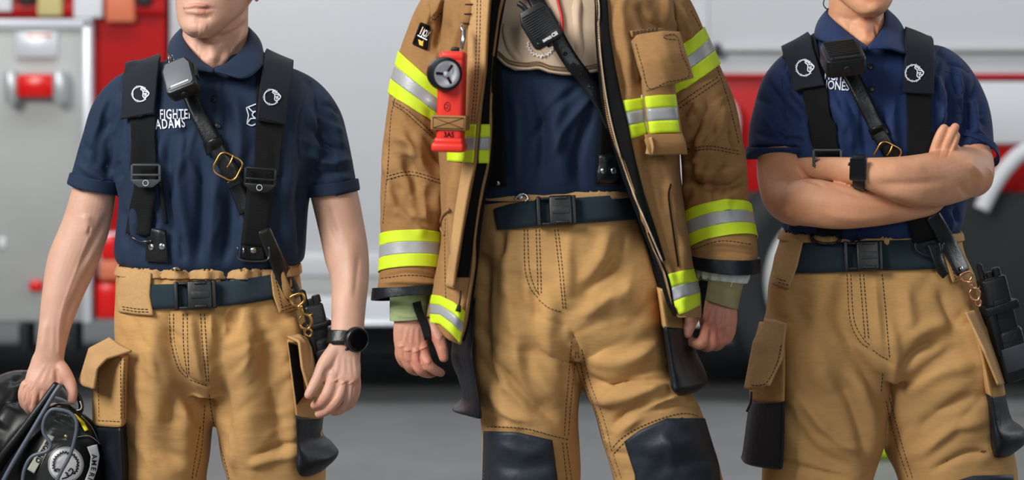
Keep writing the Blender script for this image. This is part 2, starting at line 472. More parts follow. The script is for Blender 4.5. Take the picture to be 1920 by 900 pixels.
def text_on(s, X, Y, size, ang, target, off=0.001, bold=0.0, sx=1.0, h=0.0008, space=1.0, shear=0.0):
    """left baseline at px X,Y; size in px; ang in rad (ccw)"""
    V, Fs = text_mesh(s, size, bold, 0.01, sx, space)
    c, sn = math.cos(ang), math.sin(ang); out = np.zeros_like(V)
    for i, v in enumerate(V):
        u, w = v[0] + shear * v[1], v[1]
        out[i] = target.point(X + u * c - w * sn, Y - (u * sn + w * c), off + (h if v[2] > 0 else 0))
    return out, Fs
mat('tan_cloth', (194, 150, 94), 0.85, weave=330, wstr=0.22, noise=60, nstr=0.25, var=0.07, varscale=240, stretch=(0.25, 0.25, 1.4), sheen=0.03, spec=0.2, mottled=((168, 130, 84), 5))
mat('coat_cloth', (162, 122, 78), 0.85, weave=330, wstr=0.25, noise=50, nstr=0.3, var=0.08, varscale=240, stretch=(0.3, 0.3, 1.2), sheen=0.03, spec=0.2, mottled=((148, 104, 58), 6))
mat('tan_flap', (188, 148, 100), 0.85, weave=330, wstr=0.22, noise=60, nstr=0.3, var=0.06, varscale=200, sheen=0.03, spec=0.2)
mat('navy_knit', (20, 40, 66), 0.75, weave=420, wstr=0.25, noise=40, nstr=0.12, sheen=0.03, spec=0.35, var=0.05, varscale=300)
mat('royal_navy_knit', (26, 46, 88), 0.75, weave=420, wstr=0.25, noise=40, nstr=0.12, sheen=0.03, spec=0.3, var=0.05, varscale=300)
mat('black_pad', (23, 27, 37), 0.8, weave=500, wstr=0.15, sheen=0.03, spec=0.25)
mat('black_webbing', (13, 15, 18), 0.75, weave=260, wstr=0.7, spec=0.3)
mat('teal_webbing', (34, 52, 62), 0.7, weave=300, wstr=0.6, spec=0.35)
mat('black_plastic', (15, 17, 20), 0.42, noise=300, nstr=0.05, spec=0.5)
mat('grey_plastic', (62, 66, 72), 0.5, noise=400, nstr=0.08, spec=0.5)
mat('black_leather', (17, 19, 22), 0.38, noise=180, nstr=0.15, spec=0.5)
mat('rubber_black', (16, 18, 21), 0.45, noise=90, nstr=0.2, spec=0.5)
mat('pocket_black', (16, 21, 28), 0.46, noise=60, nstr=0.3, spec=0.3, var=0.15, varscale=40)
mat('knee_black', (32, 39, 48), 0.55, noise=45, nstr=0.45, spec=0.4, var=0.2, varscale=25)
mat('skin_left', (206, 162, 140), 0.5, noise=240, nstr=0.12, var=0.05, varscale=30, sss=0.18, tint=True, spec=0.4)
mat('skin_middle', (200, 150, 128), 0.5, noise=240, nstr=0.2, var=0.07, varscale=40, sss=0.18, tint=True, spec=0.4)
mat('skin_right', (218, 160, 124), 0.5, noise=240, nstr=0.12, var=0.06, varscale=40, sss=0.18, tint=True, spec=0.4)
mat('hair_brown', (70, 50, 34), 0.6, noise=300, nstr=0.6, stretch=(1, 1, 0.1))
mat('thread_black', (22, 20, 20), 0.8)
mat('thread_tan', (120, 86, 50), 0.8)
mat('thread_white', (232, 236, 245), 0.8)
mat('brass', (205, 160, 90), 0.28, metal=1.0)
mat('rose_brass', (214, 158, 124), 0.28, metal=1.0)
mat('steel', (200, 202, 205), 0.25, metal=1.0)
mat('dark_steel', (90, 95, 102), 0.35, metal=1.0)
mat('lime_tape', (214, 240, 40), 0.55, weave=900, wstr=0.3, spec=0.4)
mat('silver_tape', (168, 170, 172), 0.42, noise=300, nstr=0.1, spec=0.5, metal=0.15)
mat('hood_beige', (205, 180, 154), 0.85, weave=500, wstr=0.2, noise=40, nstr=0.2, sheen=0.03, spec=0.2)
mat('wristlet_green', (170, 182, 132), 0.9, weave=260, wstr=0.7, noise=60, nstr=0.3, sheen=0.03, spec=0.2)
mat('wristlet_olive', (168, 158, 112), 0.9, weave=260, wstr=0.7, noise=60, nstr=0.3, sheen=0.03, spec=0.2)
mat('white_cloth', (225, 226, 224), 0.8, noise=60, nstr=0.3)
mat('lining_black', (10, 11, 13), 0.85, noise=60, nstr=0.3, weave=300, wstr=0.4, spec=0.2)
mat('torch_red', (228, 52, 38), 0.4, noise=200, nstr=0.04, spec=0.5)
mat('red_cord', (190, 24, 30), 0.5)
mat('glass_dark', (8, 9, 11), 0.08, spec=0.6, coat=0.5)
mat('lens_clear', (236, 236, 242), 0.22, metal=0.0, spec=0.7)
mat('lens_dark', (70, 20, 34), 0.2, metal=0.4)
mat('helmet_leather', (12, 12, 12), 0.38, noise=25, nstr=0.06, spec=0.28)
mat('goggle_frame', (82, 90, 102), 0.42, spec=0.5)
mat('badge_white', (240, 238, 240), 0.55)
mat('badge_cream', (196, 196, 178), 0.55)
mat('yellow_tape', (235, 225, 20), 0.5)
mat('gold_thread', (235, 180, 40), 0.6)
mat('peach_thread', (232, 190, 160), 0.7)
mat('truck_red', (176, 4, 8), 0.4, spec=0.3)
mat('truck_white', (200, 202, 206), 0.35, spec=0.4)
mat('truck_grey', (176, 178, 176), 0.45, metal=0.1, spec=0.5, var=0.04, varscale=3)
mat('truck_trim', (216, 220, 226), 0.3, metal=0.2)
mat('tyre', (26, 30, 34), 0.7, noise=40, nstr=0.3)
mat('chassis', (22, 24, 27), 0.7, noise=30, nstr=0.3)
mat('concrete', (120, 121, 122), 0.55, noise=20, nstr=0.1, var=0.10, varscale=2.5, spec=0.4)
mat('wall_paint', (120, 122, 126), 0.7, var=0.03, varscale=2)
mat('item_white', (225, 228, 232), 0.5)
mat('item_yellow', (205, 190, 130), 0.5)
mat('item_orange', (220, 120, 85), 0.5)
mat('item_dark', (30, 30, 34), 0.5)
mat('handle_red', (225, 12, 10), 0.25)
mat('chrome', (215, 222, 224), 0.3, metal=0.7)
mat('hivis', (190, 235, 20), 0.5)
mat('blue_bin', (110, 140, 160), 0.6)
mat('boot_black', (26, 26, 28), 0.5, noise=60, nstr=0.2)

mat('lens_glass', (250, 252, 255), 0.02, trans=1.0)
mat('mic_grey', (98, 102, 108), 0.5, noise=400, nstr=0.1, spec=0.5)
# ================================================================ setting
def gbox(x0, x1, y0, y1, z0, z1, bev=0.0):
    V, Fs = rbox(x1 - x0, y1 - y0, z1 - z0, bev, 2)
    return V + np.array([(x0 + x1) / 2, (y0 + y1) / 2, (z0 + z1) / 2]), Fs
tag(mk('floor', gbox(-12, 12, -7, 13, -0.1, 0.0), 'concrete', smooth=False), kind='structure')
tag(mk('wall_back', gbox(-12, 12, 13, 13.2, 0, 5.5), 'wall_paint', smooth=False), kind='structure')
tag(mk('wall_left', gbox(-12.2, -12, -7, 13.2, 0, 5.5), 'wall_paint', smooth=False), kind='structure')
tag(mk('wall_right', gbox(12, 12.2, -7, 13.2, 0, 5.5), 'wall_paint', smooth=False), kind='structure')
tag(mk('ceiling', gbox(-12.2, 12.2, -7, 13.2, 5.5, 5.7), 'wall_paint', smooth=False), kind='structure')
# ================================================================ fire engine
TD = 5.2
def TX(X): return (X - PX) * (4 + TD) / F
def TZ(Y): return 1.42 - (Y - PY) * (4 + TD) / F
truck = thing('fire_engine', (0, TD + 1.2, 0), 'red and white fire engine parked behind the three firefighters', 'fire engine')
def tb(name, X0, X1, Y0, Y1, m, d0=0.0, d1=0.1, bev=0.01, parent=None, label=None):
    return mk(name, gbox(TX(X0), TX(X1), TD + d0, TD + d1, TZ(Y1), TZ(Y0), bev), m, parent or truck, auto=35, label=label)
tb('body_shell', -1500, 2900, -560, 600, 'truck_white', 0.16, 2.4, 0.05)
rp = tb('rear_panel', -1400, 307, -500, 596, 'truck_red', 0.03, 0.18, label='red painted body panel')
tb('side_panel', 314, 1330, -500, 474, 'truck_white', 0.05, 0.18, label='pale grey smooth side panel')
tb('upper_panel', 1330, 2880, -500, 92, 'truck_white', 0.05, 0.18)
tb('drip_rail', 1336, 2880, 86, 98, 'truck_grey', 0.0, 0.06)
tb('white_band', 1330, 2880, 96, 141, 'truck_white', 0.04, 0.18)
tb('red_band', 1330, 2880, 141, 366, 'truck_red', 0.06, 0.18, label='red stripe panel above the front wheel')
tb('stripe_edge', 1336, 2880, 138, 147, 'truck_red', 0.03, 0.07)
tb('cab_door_panel', 1822, 2300, 152, 272, 'truck_white', 0.03, 0.1, 0.02, label='pale lower door panel')
# grey marker on the panel
tb('marker_lamp', 1338, 1352, 82, 106, 'item_dark', -0.02, 0.08, 0.008)
# rocker panels
for k, (a, b, m) in enumerate(((474, 520, 'truck_white'), (520, 556, 'truck_grey'), (556, 600, 'truck_white'))):
    tb('rocker_panel', 180, 1330, a, b, m, 0.02 + 0.02 * (k % 2), 0.18, 0.012)
tb('running_board', 500, 1330, 596, 606, 'truck_trim', -0.12, 0.2, 0.01)
# compartment door (roller) with frame, plate and handle
fr = tb('compartment_door', -900, 173, 40, 604, 'truck_grey', -0.03, 0.08, 0.02, label='grey metal compartment door')
tb('door_trim', 158, 176, 38, 604, 'truck_trim', -0.05, 0.02, 0.008, parent=fr)
tb('door_trim', -900, 176, 36, 54, 'truck_trim', -0.05, 0.02, 0.008, parent=fr)
tb('door_plate', 34, 112, 60, 108, 'truck_trim', -0.05, -0.02, 0.006, parent=fr, label='pale label plate on the door')
tb('plate_stripe', 56, 102, 64, 69, 'item_orange', -0.055, -0.045, 0.0, parent=fr)
M = Matrix.Translation((TX(75), TD - 0.09, TZ(161)))
hb = mk('grip', gbox(TX(42), TX(110), TD - 0.11, TD - 0.05, TZ(183), TZ(139), 0.02), 'handle_red', fr, auto=40, label='red grip bar of the door handle')
for X in (32, 121):
    mk('handle_bracket', gbox(TX(X - 12), TX(X + 12), TD - 0.14, TD - 0.02, TZ(196), TZ(130), 0.025), 'chrome', fr, auto=40)
tb('reflector', 60, 84, 524, 544, 'handle_red', -0.06, -0.02, 0.01, parent=fr, label='small red marker on the door')
tb('door_dot', 2, 14, 444, 464, 'item_white', -0.04, -0.02, 0.004, parent=fr)
# tail lamp cluster at the corner of the grey door
tb('lamp_housing', 178, 224, 436, 474, 'truck_trim', -0.02, 0.05, 0.01)
tb('tail_lamp', 192, 224, 440, 486, 'handle_red', -0.05, 0.03, 0.012)
tb('tail_lamp', 190, 226, 486, 524, 'item_orange', -0.05, 0.03, 0.012, label='orange segment of the tail lamp')
tb('tail_lamp', 184, 226, 530, 596, 'handle_red', -0.05, 0.03, 0.012)
# roof-side brackets and stickers at the top left
for (X0, X1, Y0, Y1, m, lab) in ((-60, 24, -60, 22, 'item_white', 'white square sign'), (72, 118, -50, 30, 'item_yellow', 'pale yellow square sign'),
                                 (140, 194, -60, 34, 'item_white', 'white rectangular sign'), (200, 254, -40, 42, 'item_orange', 'orange square sign')):
    s = tb('sign_panel', X0, X1, Y0, Y1, m, -0.03, 0.04, 0.01, label=lab)
tb('warning_lamp', 36, 66, -20, 8, 'item_dark', -0.03, 0.05, 0.01); tb('warning_lamp', 258, 284, -20, 10, 'item_dark', -0.03, 0.05, 0.01)
tb('equipment_rail', -600, 307, 5, 28, 'truck_red', -0.0, 0.05, 0.008)
# wheel: arch, tyre, rim, hub
cx, cz, rt = TX(1582), 0.535, 0.535
def lathe_y(prof, cx, cz, y0, n=64):
    th = np.linspace(0, 2 * np.pi, n, endpoint=False)
    R = np.array([[(cx + p[0] * math.cos(t), y0 + p[1], cz + p[0] * math.sin(t)) for t in th] for p in prof]); return rings_to_mesh(R)
tb('wheel_well', 1332, 2560, 360, 640, 'chassis', 0.02, 0.22, 0.01, label='black wheel arch lining')
for wx in (cx, cx - 4.2):
    wh = mk('wheel', lathe_y([(0.33, 0.06), (0.40, 0.0), (0.49, 0.0), (0.525, 0.05), (0.535, 0.12), (0.535, 0.26), (0.50, 0.32), (0.33, 0.32)], wx, cz, TD - 0.04), 'tyre', truck, label='black tyre')
    mk('rim', lathe_y([(0.335, -0.01), (0.345, 0.0), (0.342, 0.05), (0.33, 0.10), (0.27, 0.14), (0.10, 0.15), (0.09, 0.06), (0.02, 0.05)], wx, cz, TD - 0.03), 'truck_grey', wh)
# chrome fender arc behind the wheel
arc = [(1836, 392), (1856, 352), (1884, 312), (1920, 282), (1990, 262)]
mk('fender_trim', tube([(TX(a), TD - 0.04, TZ(b)) for a, b in catmull(arc, 30)], 0.036, 10), 'truck_white', truck, label='pale curved fender lip')
arc = [(1330, 300), (1352, 268), (1395, 236)]
mk('fender_trim', tube([(TX(a), TD - 0.02, TZ(b)) for a, b in catmull([(1342, 170), (1350, 190), (1366, 200), (1374, 226), (1372, 262), (1376, 290)], 30)], 0.03, 10), 'truck_white', truck)
mk('underbody', gbox(TX(-1400), TX(2880), TD + 0.35, TD + 2.3, 0.33, 0.42, 0.02), 'chassis', truck)
mk('exhaust_skirt', gbox(TX(240), TX(1330), TD + 0.2, TD + 0.26, 0.18, 0.38, 0.02), 'chassis', truck)
mk('fuel_tank', gbox(TX(330), TX(900), TD + 0.25, TD + 0.9, 0.12, 0.36, 0.05), 'chassis', truck, label='black tank under the body')
for X in (-60, 40, 130):
    mk('step_bracket', gbox(TX(X), TX(X + 18), TD - 0.06, TD + 0.1, TZ(660), TZ(604), 0.01), 'chassis', truck)
# bay items seen low between the legs
b = mk('hose_bag', loft([(0, 0, 1, 0, .1)]*2) if False else xf(Matrix.Translation(((1648 - PX) * 8.0 / F, 4.0, 0)), rbox(0.16, 0.3, 0.15, 0.06, 4, (0, 0, 0.075))), 'hivis')
tag(b, 'yellow-green bag on the floor behind the legs of the person with crossed arms', 'bag')
b = mk('hose_reel', xf(Matrix.Translation((TX(1938), 4.85, 0)), rbox(0.16, 0.16, 0.19, 0.06, 4, (0, 0, 0.095))), 'hivis')
tag(b, 'yellow-green container on the floor at the right edge beside the fire engine wheel', 'container')
# ================================================================ shared people pieces
def head_parts(cx, chinY, s, yaw, d=0.0):
    """closed shapes of a head: chin bottom at chinY, centre column cx, yaw>0 turns the face to image left"""
    rows = [(-4, 14, -86, -56), (4, 27, -97, -44), (16, 39, -101, -26), (30, 50, -98, 0), (45, 58, -97, 34), (62, 63, -96, 62), (82, 68, -92, 84), (112, 71, -86, 94),
            (138, 73, -93, 99), (168, 72, -87, 98), (198, 62, -66, 82), (218, 44, -38, 58), (229, 14, -8, 18)]
    cy, sy = math.cos(yaw), math.sin(yaw)
    A = catmull(rows, 54); n = 48; th = np.linspace(0, 2 * np.pi, n, endpoint=False); R = np.zeros((54, n, 3))
    o = W(cx, chinY, d)
    def T(P):
        P = np.asarray(P, float) * s / 1000.0
        return np.stack([o[0] + P[..., 0] * cy + P[..., 1] * sy, o[1] - P[..., 0] * sy + P[..., 1] * cy, o[2] + P[..., 2]], -1)
    for i, r in enumerate(A):
        f, b = r[2], r[3]; cc = (f + b) / 2; hd = (b - f) / 2; w = r[1]
        x = np.cos(th) * w; y = cc + np.sin(th) * hd
        e = np.where(np.sin(th) < 0, np.abs(np.cos(th)) ** 0.9 * np.sign(np.cos(th)), np.cos(th))
        R[i] = T(np.stack([e * w, y, np.full(n, r[0])], 1))
    parts = [rings_to_mesh(R)]
    def blob(c, r, m=14):
        t = np.linspace(0, np.pi, m); RR = np.array([[T([c[0] + r[0] * math.sin(a) * math.cos(b), c[1] + r[1] * math.sin(a) * math.sin(b), c[2] - r[2] * math.cos(a)]) for b in np.linspace(0, 2 * np.pi, 20, endpoint=False)] for a in t]); return rings_to_mesh(RR)
    parts += [blob((0, -101, 82), (9, 15, 9)), blob((0, -93, 102), (7, 12, 26)), blob((11, -93, 79), (7, 9, 6)), blob((-11, -93, 79), (7, 9, 6)),
              blob((30, -80, 112), (13, 10, 8)), blob((-30, -80, 112), (13, 10, 8)), blob((0, -90, 134), (44, 8, 8)),
              blob((40, -70, 78), (17, 12, 16)), blob((-40, -70, 78), (17, 12, 16)), blob((0, -92, 14), (17, 12, 12)),
              blob((0, -96, 49), (24, 5, 5)), blob((0, -95, 41), (20, 6, 5))]
    for sg in (1, -1):
        parts += [blob((sg * 73, 6, 92), (6, 15, 29)), blob((sg * 74, 0, 70), (5, 8, 10)), blob((sg * 76, 12, 104), (5, 12, 18))]
    return parts, T
def hair_cap(T, low=120, back=40, name='hair', parent=None, m='hair_brown', bun=False):
    rows = [(88, 58, 40, 96), (96, 74, 30, 101), (114, 77, 10, 103), (140, 78, -40, 106), (160, 79, -92, 107), (180, 76, -93, 103), (204, 66, -76, 90), (222, 49, -48, 66), (238, 10, -5, 20)]
    A = catmull(rows, 40); n = 40; th = np.linspace(0, 2 * np.pi, n, endpoint=False); R = np.zeros((40, n, 3))
    for i, r in enumerate(A):
        cc = (r[2] + r[3]) / 2; hd = (r[3] - r[2]) / 2
        R[i] = T(np.stack([np.cos(th) * r[1], cc + np.sin(th) * hd, np.full(n, r[0])], 1))
    ps = [rings_to_mesh(R)]
    if bun:
        t = np.linspace(0.01, np.pi - .01, 12); ps.append(rings_to_mesh(np.array([[T([30 * math.sin(a) * math.cos(b), 118 + 26 * math.sin(a) * math.sin(b), 130 - 30 * math.cos(a)]) for b in np.linspace(0, 2 * np.pi, 20, endpoint=False)] for a in t])))
    VF = fuse(ps, 0.004, 3)
    VF = ripple(*VF, 1.6, 120, 3, (1, 1, .3))
    return mk(name, VF, m, parent)
def strip3(a, b, n=60, nv=7, bulge=0.004, thick=0.003, smooth=True):
    """solid strip between two 3D edge curves given as (X,Y,d) lists"""
    A = catmull([W(*p) for p in a], n); B = catmull([W(*p) for p in b], n)
    if not smooth: A, B = lerp3([W(*p) for p in a], n), lerp3([W(*p) for p in b], n)
    v = np.linspace(0, 1, nv); G = A[:, None] * (1 - v)[None, :, None] + B[:, None] * v[None, :, None]
    c = (A.mean(0) + B.mean(0)) / 2; o = G - c; o[..., 2] = 0; o /= np.linalg.norm(o, axis=2)[..., None] + 1e-9
    G += o * (np.sin(np.pi * v) * bulge)[None, :, None]
    V, Fs = rings_to_mesh(G, closed_ring=False, cap=False)
    return modified(V, Fs, [('SOLIDIFY', dict(thickness=thick, offset=0.0))])
def lerp3(P, n):
    P = np.asarray(P, float); d = np.r_[0, np.cumsum(np.linalg.norm(np.diff(P, axis=0), axis=1))]; u = np.linspace(0, d[-1], n)
    return np.stack([np.interp(u, d, P[:, k]) for k in range(3)], 1)
def tints(VF, spots, base=(1, 1, 1)):
    """skin colour variation, plus shade painted into the mouth line: (X,Y,rx,ry,(r,g,b) [,ang])"""
    P = pix(VF[0]); C = np.tile(np.array(base, float), (len(P), 1)); N = normals(*VF)
    for s in spots:
        dx, dy = P[:, 0] - s[0], P[:, 1] - s[1]
        if len(s) > 5: c, q = math.cos(s[5]), math.sin(s[5]); dx, dy = dx * c - dy * q, dx * q + dy * c
        w = np.exp(-((dx / s[2]) ** 2 + (dy / s[3]) ** 2) ** (2 if len(s) > 6 else 1)) * np.clip(-N[:, 1] * 2 + .2, 0, 1)
        C = C * (1 - w[:, None]) + C * np.array(s[4]) * w[:, None]
    return C
# lion head outline used on the embroidered emblems (unit circle coordinates, y up)
def lion(cx, cy, r, ang=0.0, teeth=22):
    mane = []
    a0, a1 = math.radians(42), math.radians(322)
    for i in range(teeth * 2 + 1):
        a = a0 + (a1 - a0) * i / (teeth * 2); q = 1.04 if i % 2 else 0.78
        mane.append((q * math.cos(a), q * math.sin(a)))
    face = [[(0.62, .56), (0.78, 0.5), (1.16, 0.06), (0.98, -0.22), (0.72, -0.42), (0.62, -.58)], [(0.18, 0.78), (0.12, 0.5), (0.4, 0.42), (0.42, 0.1), (0.36, -0.35), (0.56, -0.5), (0.70, -0.42)],
            [(0.18, 0.78), (0.42, 0.6), (0.62, 0.52), (0.5, 0.32), (0.9, 0.28), (1.12, 0.05)], [(0.5, 0.02), (0.86, 0.06)], [(0.66, -0.3), (0.6, -0.08), (0.86, -0.12), (0.9, -0.2)]]
    out = []
    c, s = math.cos(ang), math.sin(ang)
    for p in [mane] + face: out.append([(cx + r * (x * c - y * s), cy - r * (x * s + y * c)) for x, y in p])
    return out
def obj_box(M, sx, sy, sz, bev=0.002, c=(0, 0, 0), seg=3): return xf(M, rbox(sx / 1000, sy / 1000, sz / 1000, bev / 1000 if bev > .05 else bev, seg, tuple(k / 1000 for k in c)))
def obj_disc(M, r, h, bev=0.0, c=(0, 0, 0), n=28): return xf(M, disc(r / 1000, h / 1000, n, bev / 1000, tuple(k / 1000 for k in c)))
def obj_ring(M, pts, r, closed=True, sm=True, n=8): return xf(M, ring2([tuple(k / 1000 for k in p) for p in pts], r / 1000, closed=closed, sm=sm, n=n))
def rrect(w, h, r, k=4):
    P = []
    for (sx, sy, a0) in ((1, 1, 0), (-1, 1, 90), (-1, -1, 180), (1, -1, 270)):
        for i in range(k + 1):
            a = math.radians(a0 + 90 * i / k); P.append((sx * (w - r) + r * math.cos(a), sy * (h - r) + r * math.sin(a)))
    return P
def ladder_slide(M, w, h, ang, parent, m='black_plastic', lab=None):
    """webbing adjuster: frame with two bars and a rounded tail carrying a small round mark"""
    b = join(obj_box(M, 2 * w, 4, 5, 1.2, (0, h, 2)), obj_box(M, 2 * w, 4, 4, 1.2, (0, h * .1, 3)), obj_box(M, 5, h * 1.5, 5, 1.2, (-w, h * .25, 2)), obj_box(M, 5, h * 1.5, 5, 1.2, (w, h * .25, 2)),
             xf(M, poly_prism([(x / 1000, y / 1000) for x, y in [(-w, -h * .3), (-w * .95, -h * .6), (-w * .5, -h * 1.02), (w * .5, -h * 1.02), (w * .95, -h * .6), (w, -h * .3)]], 0.005, 0.001)))
    s = mk('slide_buckle', b, m, parent, auto=40, label=lab)
    ring = obj_ring(M, [(5 * math.cos(a), -h * .62 + 5 * math.sin(a), 5.6) for a in np.linspace(0, 2 * np.pi, 10, endpoint=False)], 0.5)
    return s, ring
def belt_buckle(M, parent, w=37, h=26):
    fem = join(obj_box(M, 2 * w * .62, 2 * h, 13, 4, (w * .25, 0, 5)), obj_box(M, 7, 2 * h, 10, 2, (-w * .9, 0, 5)), obj_box(M, 8, 2 * h * .98, 9, 2, (w * .93, 0, 4)),
               obj_box(M, 2 * w * .9, 5, 8, 2, (0, h - 4, 3)), obj_box(M, 2 * w * .9, 5, 8, 2, (0, -h + 4, 3)))
    o = mk('belt_buckle', fem, 'black_plastic', parent, auto=40, label='black side-release buckle')
    mk('buckle_prong', join(obj_box(M, 22, 5, 4, 1.5, (w * .3, h * .80, 11.5)), obj_box(M, 22, 5, 4, 1.5, (w * .3, -h * .80, 11.5)), obj_box(M, 2 * w * .45, h * .5, 1.5, .6, (w * .27, 0, 12))), 'rubber_black', parent, auto=40)
    return o
def trigger_snap(pts, parent, m, target=None, d=-0.12, s=1.0, name='swivel_clasp'):
    """brass swivel snap hung along a line of two pixel points"""
    (x0, y0), (x1, y1) = pts; L = math.hypot(x1 - x0, y1 - y0); a = math.atan2(-(y1 - y0), x1 - x0) + math.pi / 2
    M = flatframe(x0, y0, d, a)
    k = L / 60.0
    def S_(P): return [(p[0] * k, p[1] * k, 0) for p in P]
    p = join(obj_ring(M, S_([(-8, 2), (8, 2), (9, -8), (0, -13), (-9, -8)]), 1.9 * k), obj_disc(M, 4 * k, 5 * k, 1, (0, -16 * k, -2)), obj_box(M, 6 * k, 12 * k, 6 * k, 1.5, (0, -22 * k, 0)),
             obj_ring(M, S_([(0, -26), (8, -31), (9, -41), (2, -49), (-6, -45), (-8, -40)]), 2.1 * k, closed=False), obj_ring(M, S_([(0, -27), (-7, -33), (-8, -42)]), 1.3 * k, closed=False, n=6),
             obj_ring(M, S_([(7, -33), (14, -30)]), 1.4 * k, closed=False, sm=False), obj_ring(M, S_([(0, -48), (5, -54), (0, -60), (-5, -54)]), 1.5 * k))
    return mk(name, p, m, parent)
# ================================================================ PERSON LEFT
p1 = thing('person', (W(405, 500)[0], 0.02, 0), 'person in dark navy polo and tan fire trousers, holding a black helmet low', 'person', 'firefighters standing in a row')
# ---- skin
hp, hT = head_parts(409, 68, 1.06, math.radians(17), -0.005)
neck = limb([(408, -10, 0.0, 58, 60), (405, 40, 0.0, 60, 60), (403, 90, 0.005, 64, 60), (402, 130, 0.01, 78, 70), (402, 170, 0.01, 110, 70)], round_ends=False, n=40)
armL = limb([(250, 190, .01, 44), (205, 260, .01, 46), (180, 345, .0, 41), (170, 390, -.005, 43), (158, 432, -.01, 45, 42), (134, 495, -.02, 46, 42), (116, 555, -.035, 37.5, 36), (102, 615, -.05, 29.5, 27), (94, 658, -.06, 27.5, 22), (90, 680, -.063, 30, 19)], round_ends=False, n=32)
armR = limb([(560, 200, .01, 44), (600, 280, .01, 39), (624, 355, .0, 44), (641, 430, -.015, 43, 42), (650, 480, -.035, 41.5, 40), (656, 520, -.055, 36, 34), (654, 570, -.085, 32.5, 30), (651, 620, -.115, 31, 25), (648, 650, -.13, 31, 20)], round_ends=False, n=32)
torso1 = loft([(120, 340, 470, .01, .05), (160, 270, 540, .01, .07), (220, 250, 560, .01, .09), (400, 260, 540, .01, .09), (560, 260, 530, .01, .09), (640, 260, 540, .02, .09)], 20, 24)
legs1 = [limb([(320, 600, .02, 55), (310, 800, .02, 50), (320, 1100, .03, 40), (322, 1480, .03, 32)], round_ends=False), limb([(480, 600, .02, 55), (510, 800, .02, 50), (515, 1100, .03, 40), (518, 1480, .03, 32)], round_ends=False)]
# his right hand closed round the helmet rim (image left)
hl = [limb([(403, 72, -.025, 34, 30), (402, 122, -.05, 24, 36)]), limb([(90, 672, -.063, 30, 18), (87, 700, -.068, 36, 17), (80, 722, -.075, 35, 17)]),
      limb([(92, 690, -.066, 17, 16), (100, 715, -.072, 14), (100, 730, -.07, 12)]),
      limb([(48, 722, -.072, 10), (43, 740, -.072, 9.5), (48, 760, -.058, 9), (62, 766, -.03, 8)]),
      limb([(58, 724, -.078, 11), (52, 746, -.08, 10.5), (57, 768, -.062, 10), (74, 772, -.03, 9)]),
      limb([(72, 724, -.08, 12), (64, 752, -.082, 11), (72, 774, -.064, 10.5), (90, 772, -.03, 9)]),
      limb([(88, 722, -.078, 11.5), (78, 748, -.078, 11), (88, 768, -.06, 10.5), (102, 764, -.03, 9)]),
      limb([(104, 680, -.06, 15, 15), (119, 698, -.07, 14, 15), (131, 718, -.075, 11.5), (136, 736, -.08, 10), (135, 750, -.085, 8.5)])]
# his left hand hanging relaxed (image right)
DOFF = -.085
hr = [limb([(648, 645, -.045, 30, 19), (643, 668, -.05, 33, 16), (641, 690, -.055, 36, 15), (643, 712, -.06, 34, 15)]),
      limb([(630, 655, -.05, 16, 15), (610, 682, -.06, 15, 15), (598, 706, -.07, 12), (587, 726, -.08, 10.5), (579, 740, -.085, 9)]),
      limb([(626, 700, -.062, 14, 12), (622, 716, -.066, 12.5), (614, 738, -.078, 11.5), (602, 753, -.075, 10.3), (590, 760, -.062, 8.5)]),
      limb([(641, 706, -.062, 13, 12), (641, 728, -.07, 11.5), (630, 752, -.078, 11), (614, 768, -.068, 9.8), (598, 776, -.055, 8.3)]),
      limb([(655, 706, -.060, 12, 12), (657, 730, -.062, 11), (650, 752, -.062, 10), (638, 768, -.048, 9), (626, 772, -.035, 8)]),
      limb([(666, 706, -.054, 10.5, 11), (667, 728, -.052, 9.8), (662, 748, -.05, 9), (652, 762, -.036, 8), (640, 766, -.024, 7)])]
DOFF = 0.0
body = fuse(hp + [neck, armL, armR, torso1] + legs1 + hl + hr, 0.0021, 3)
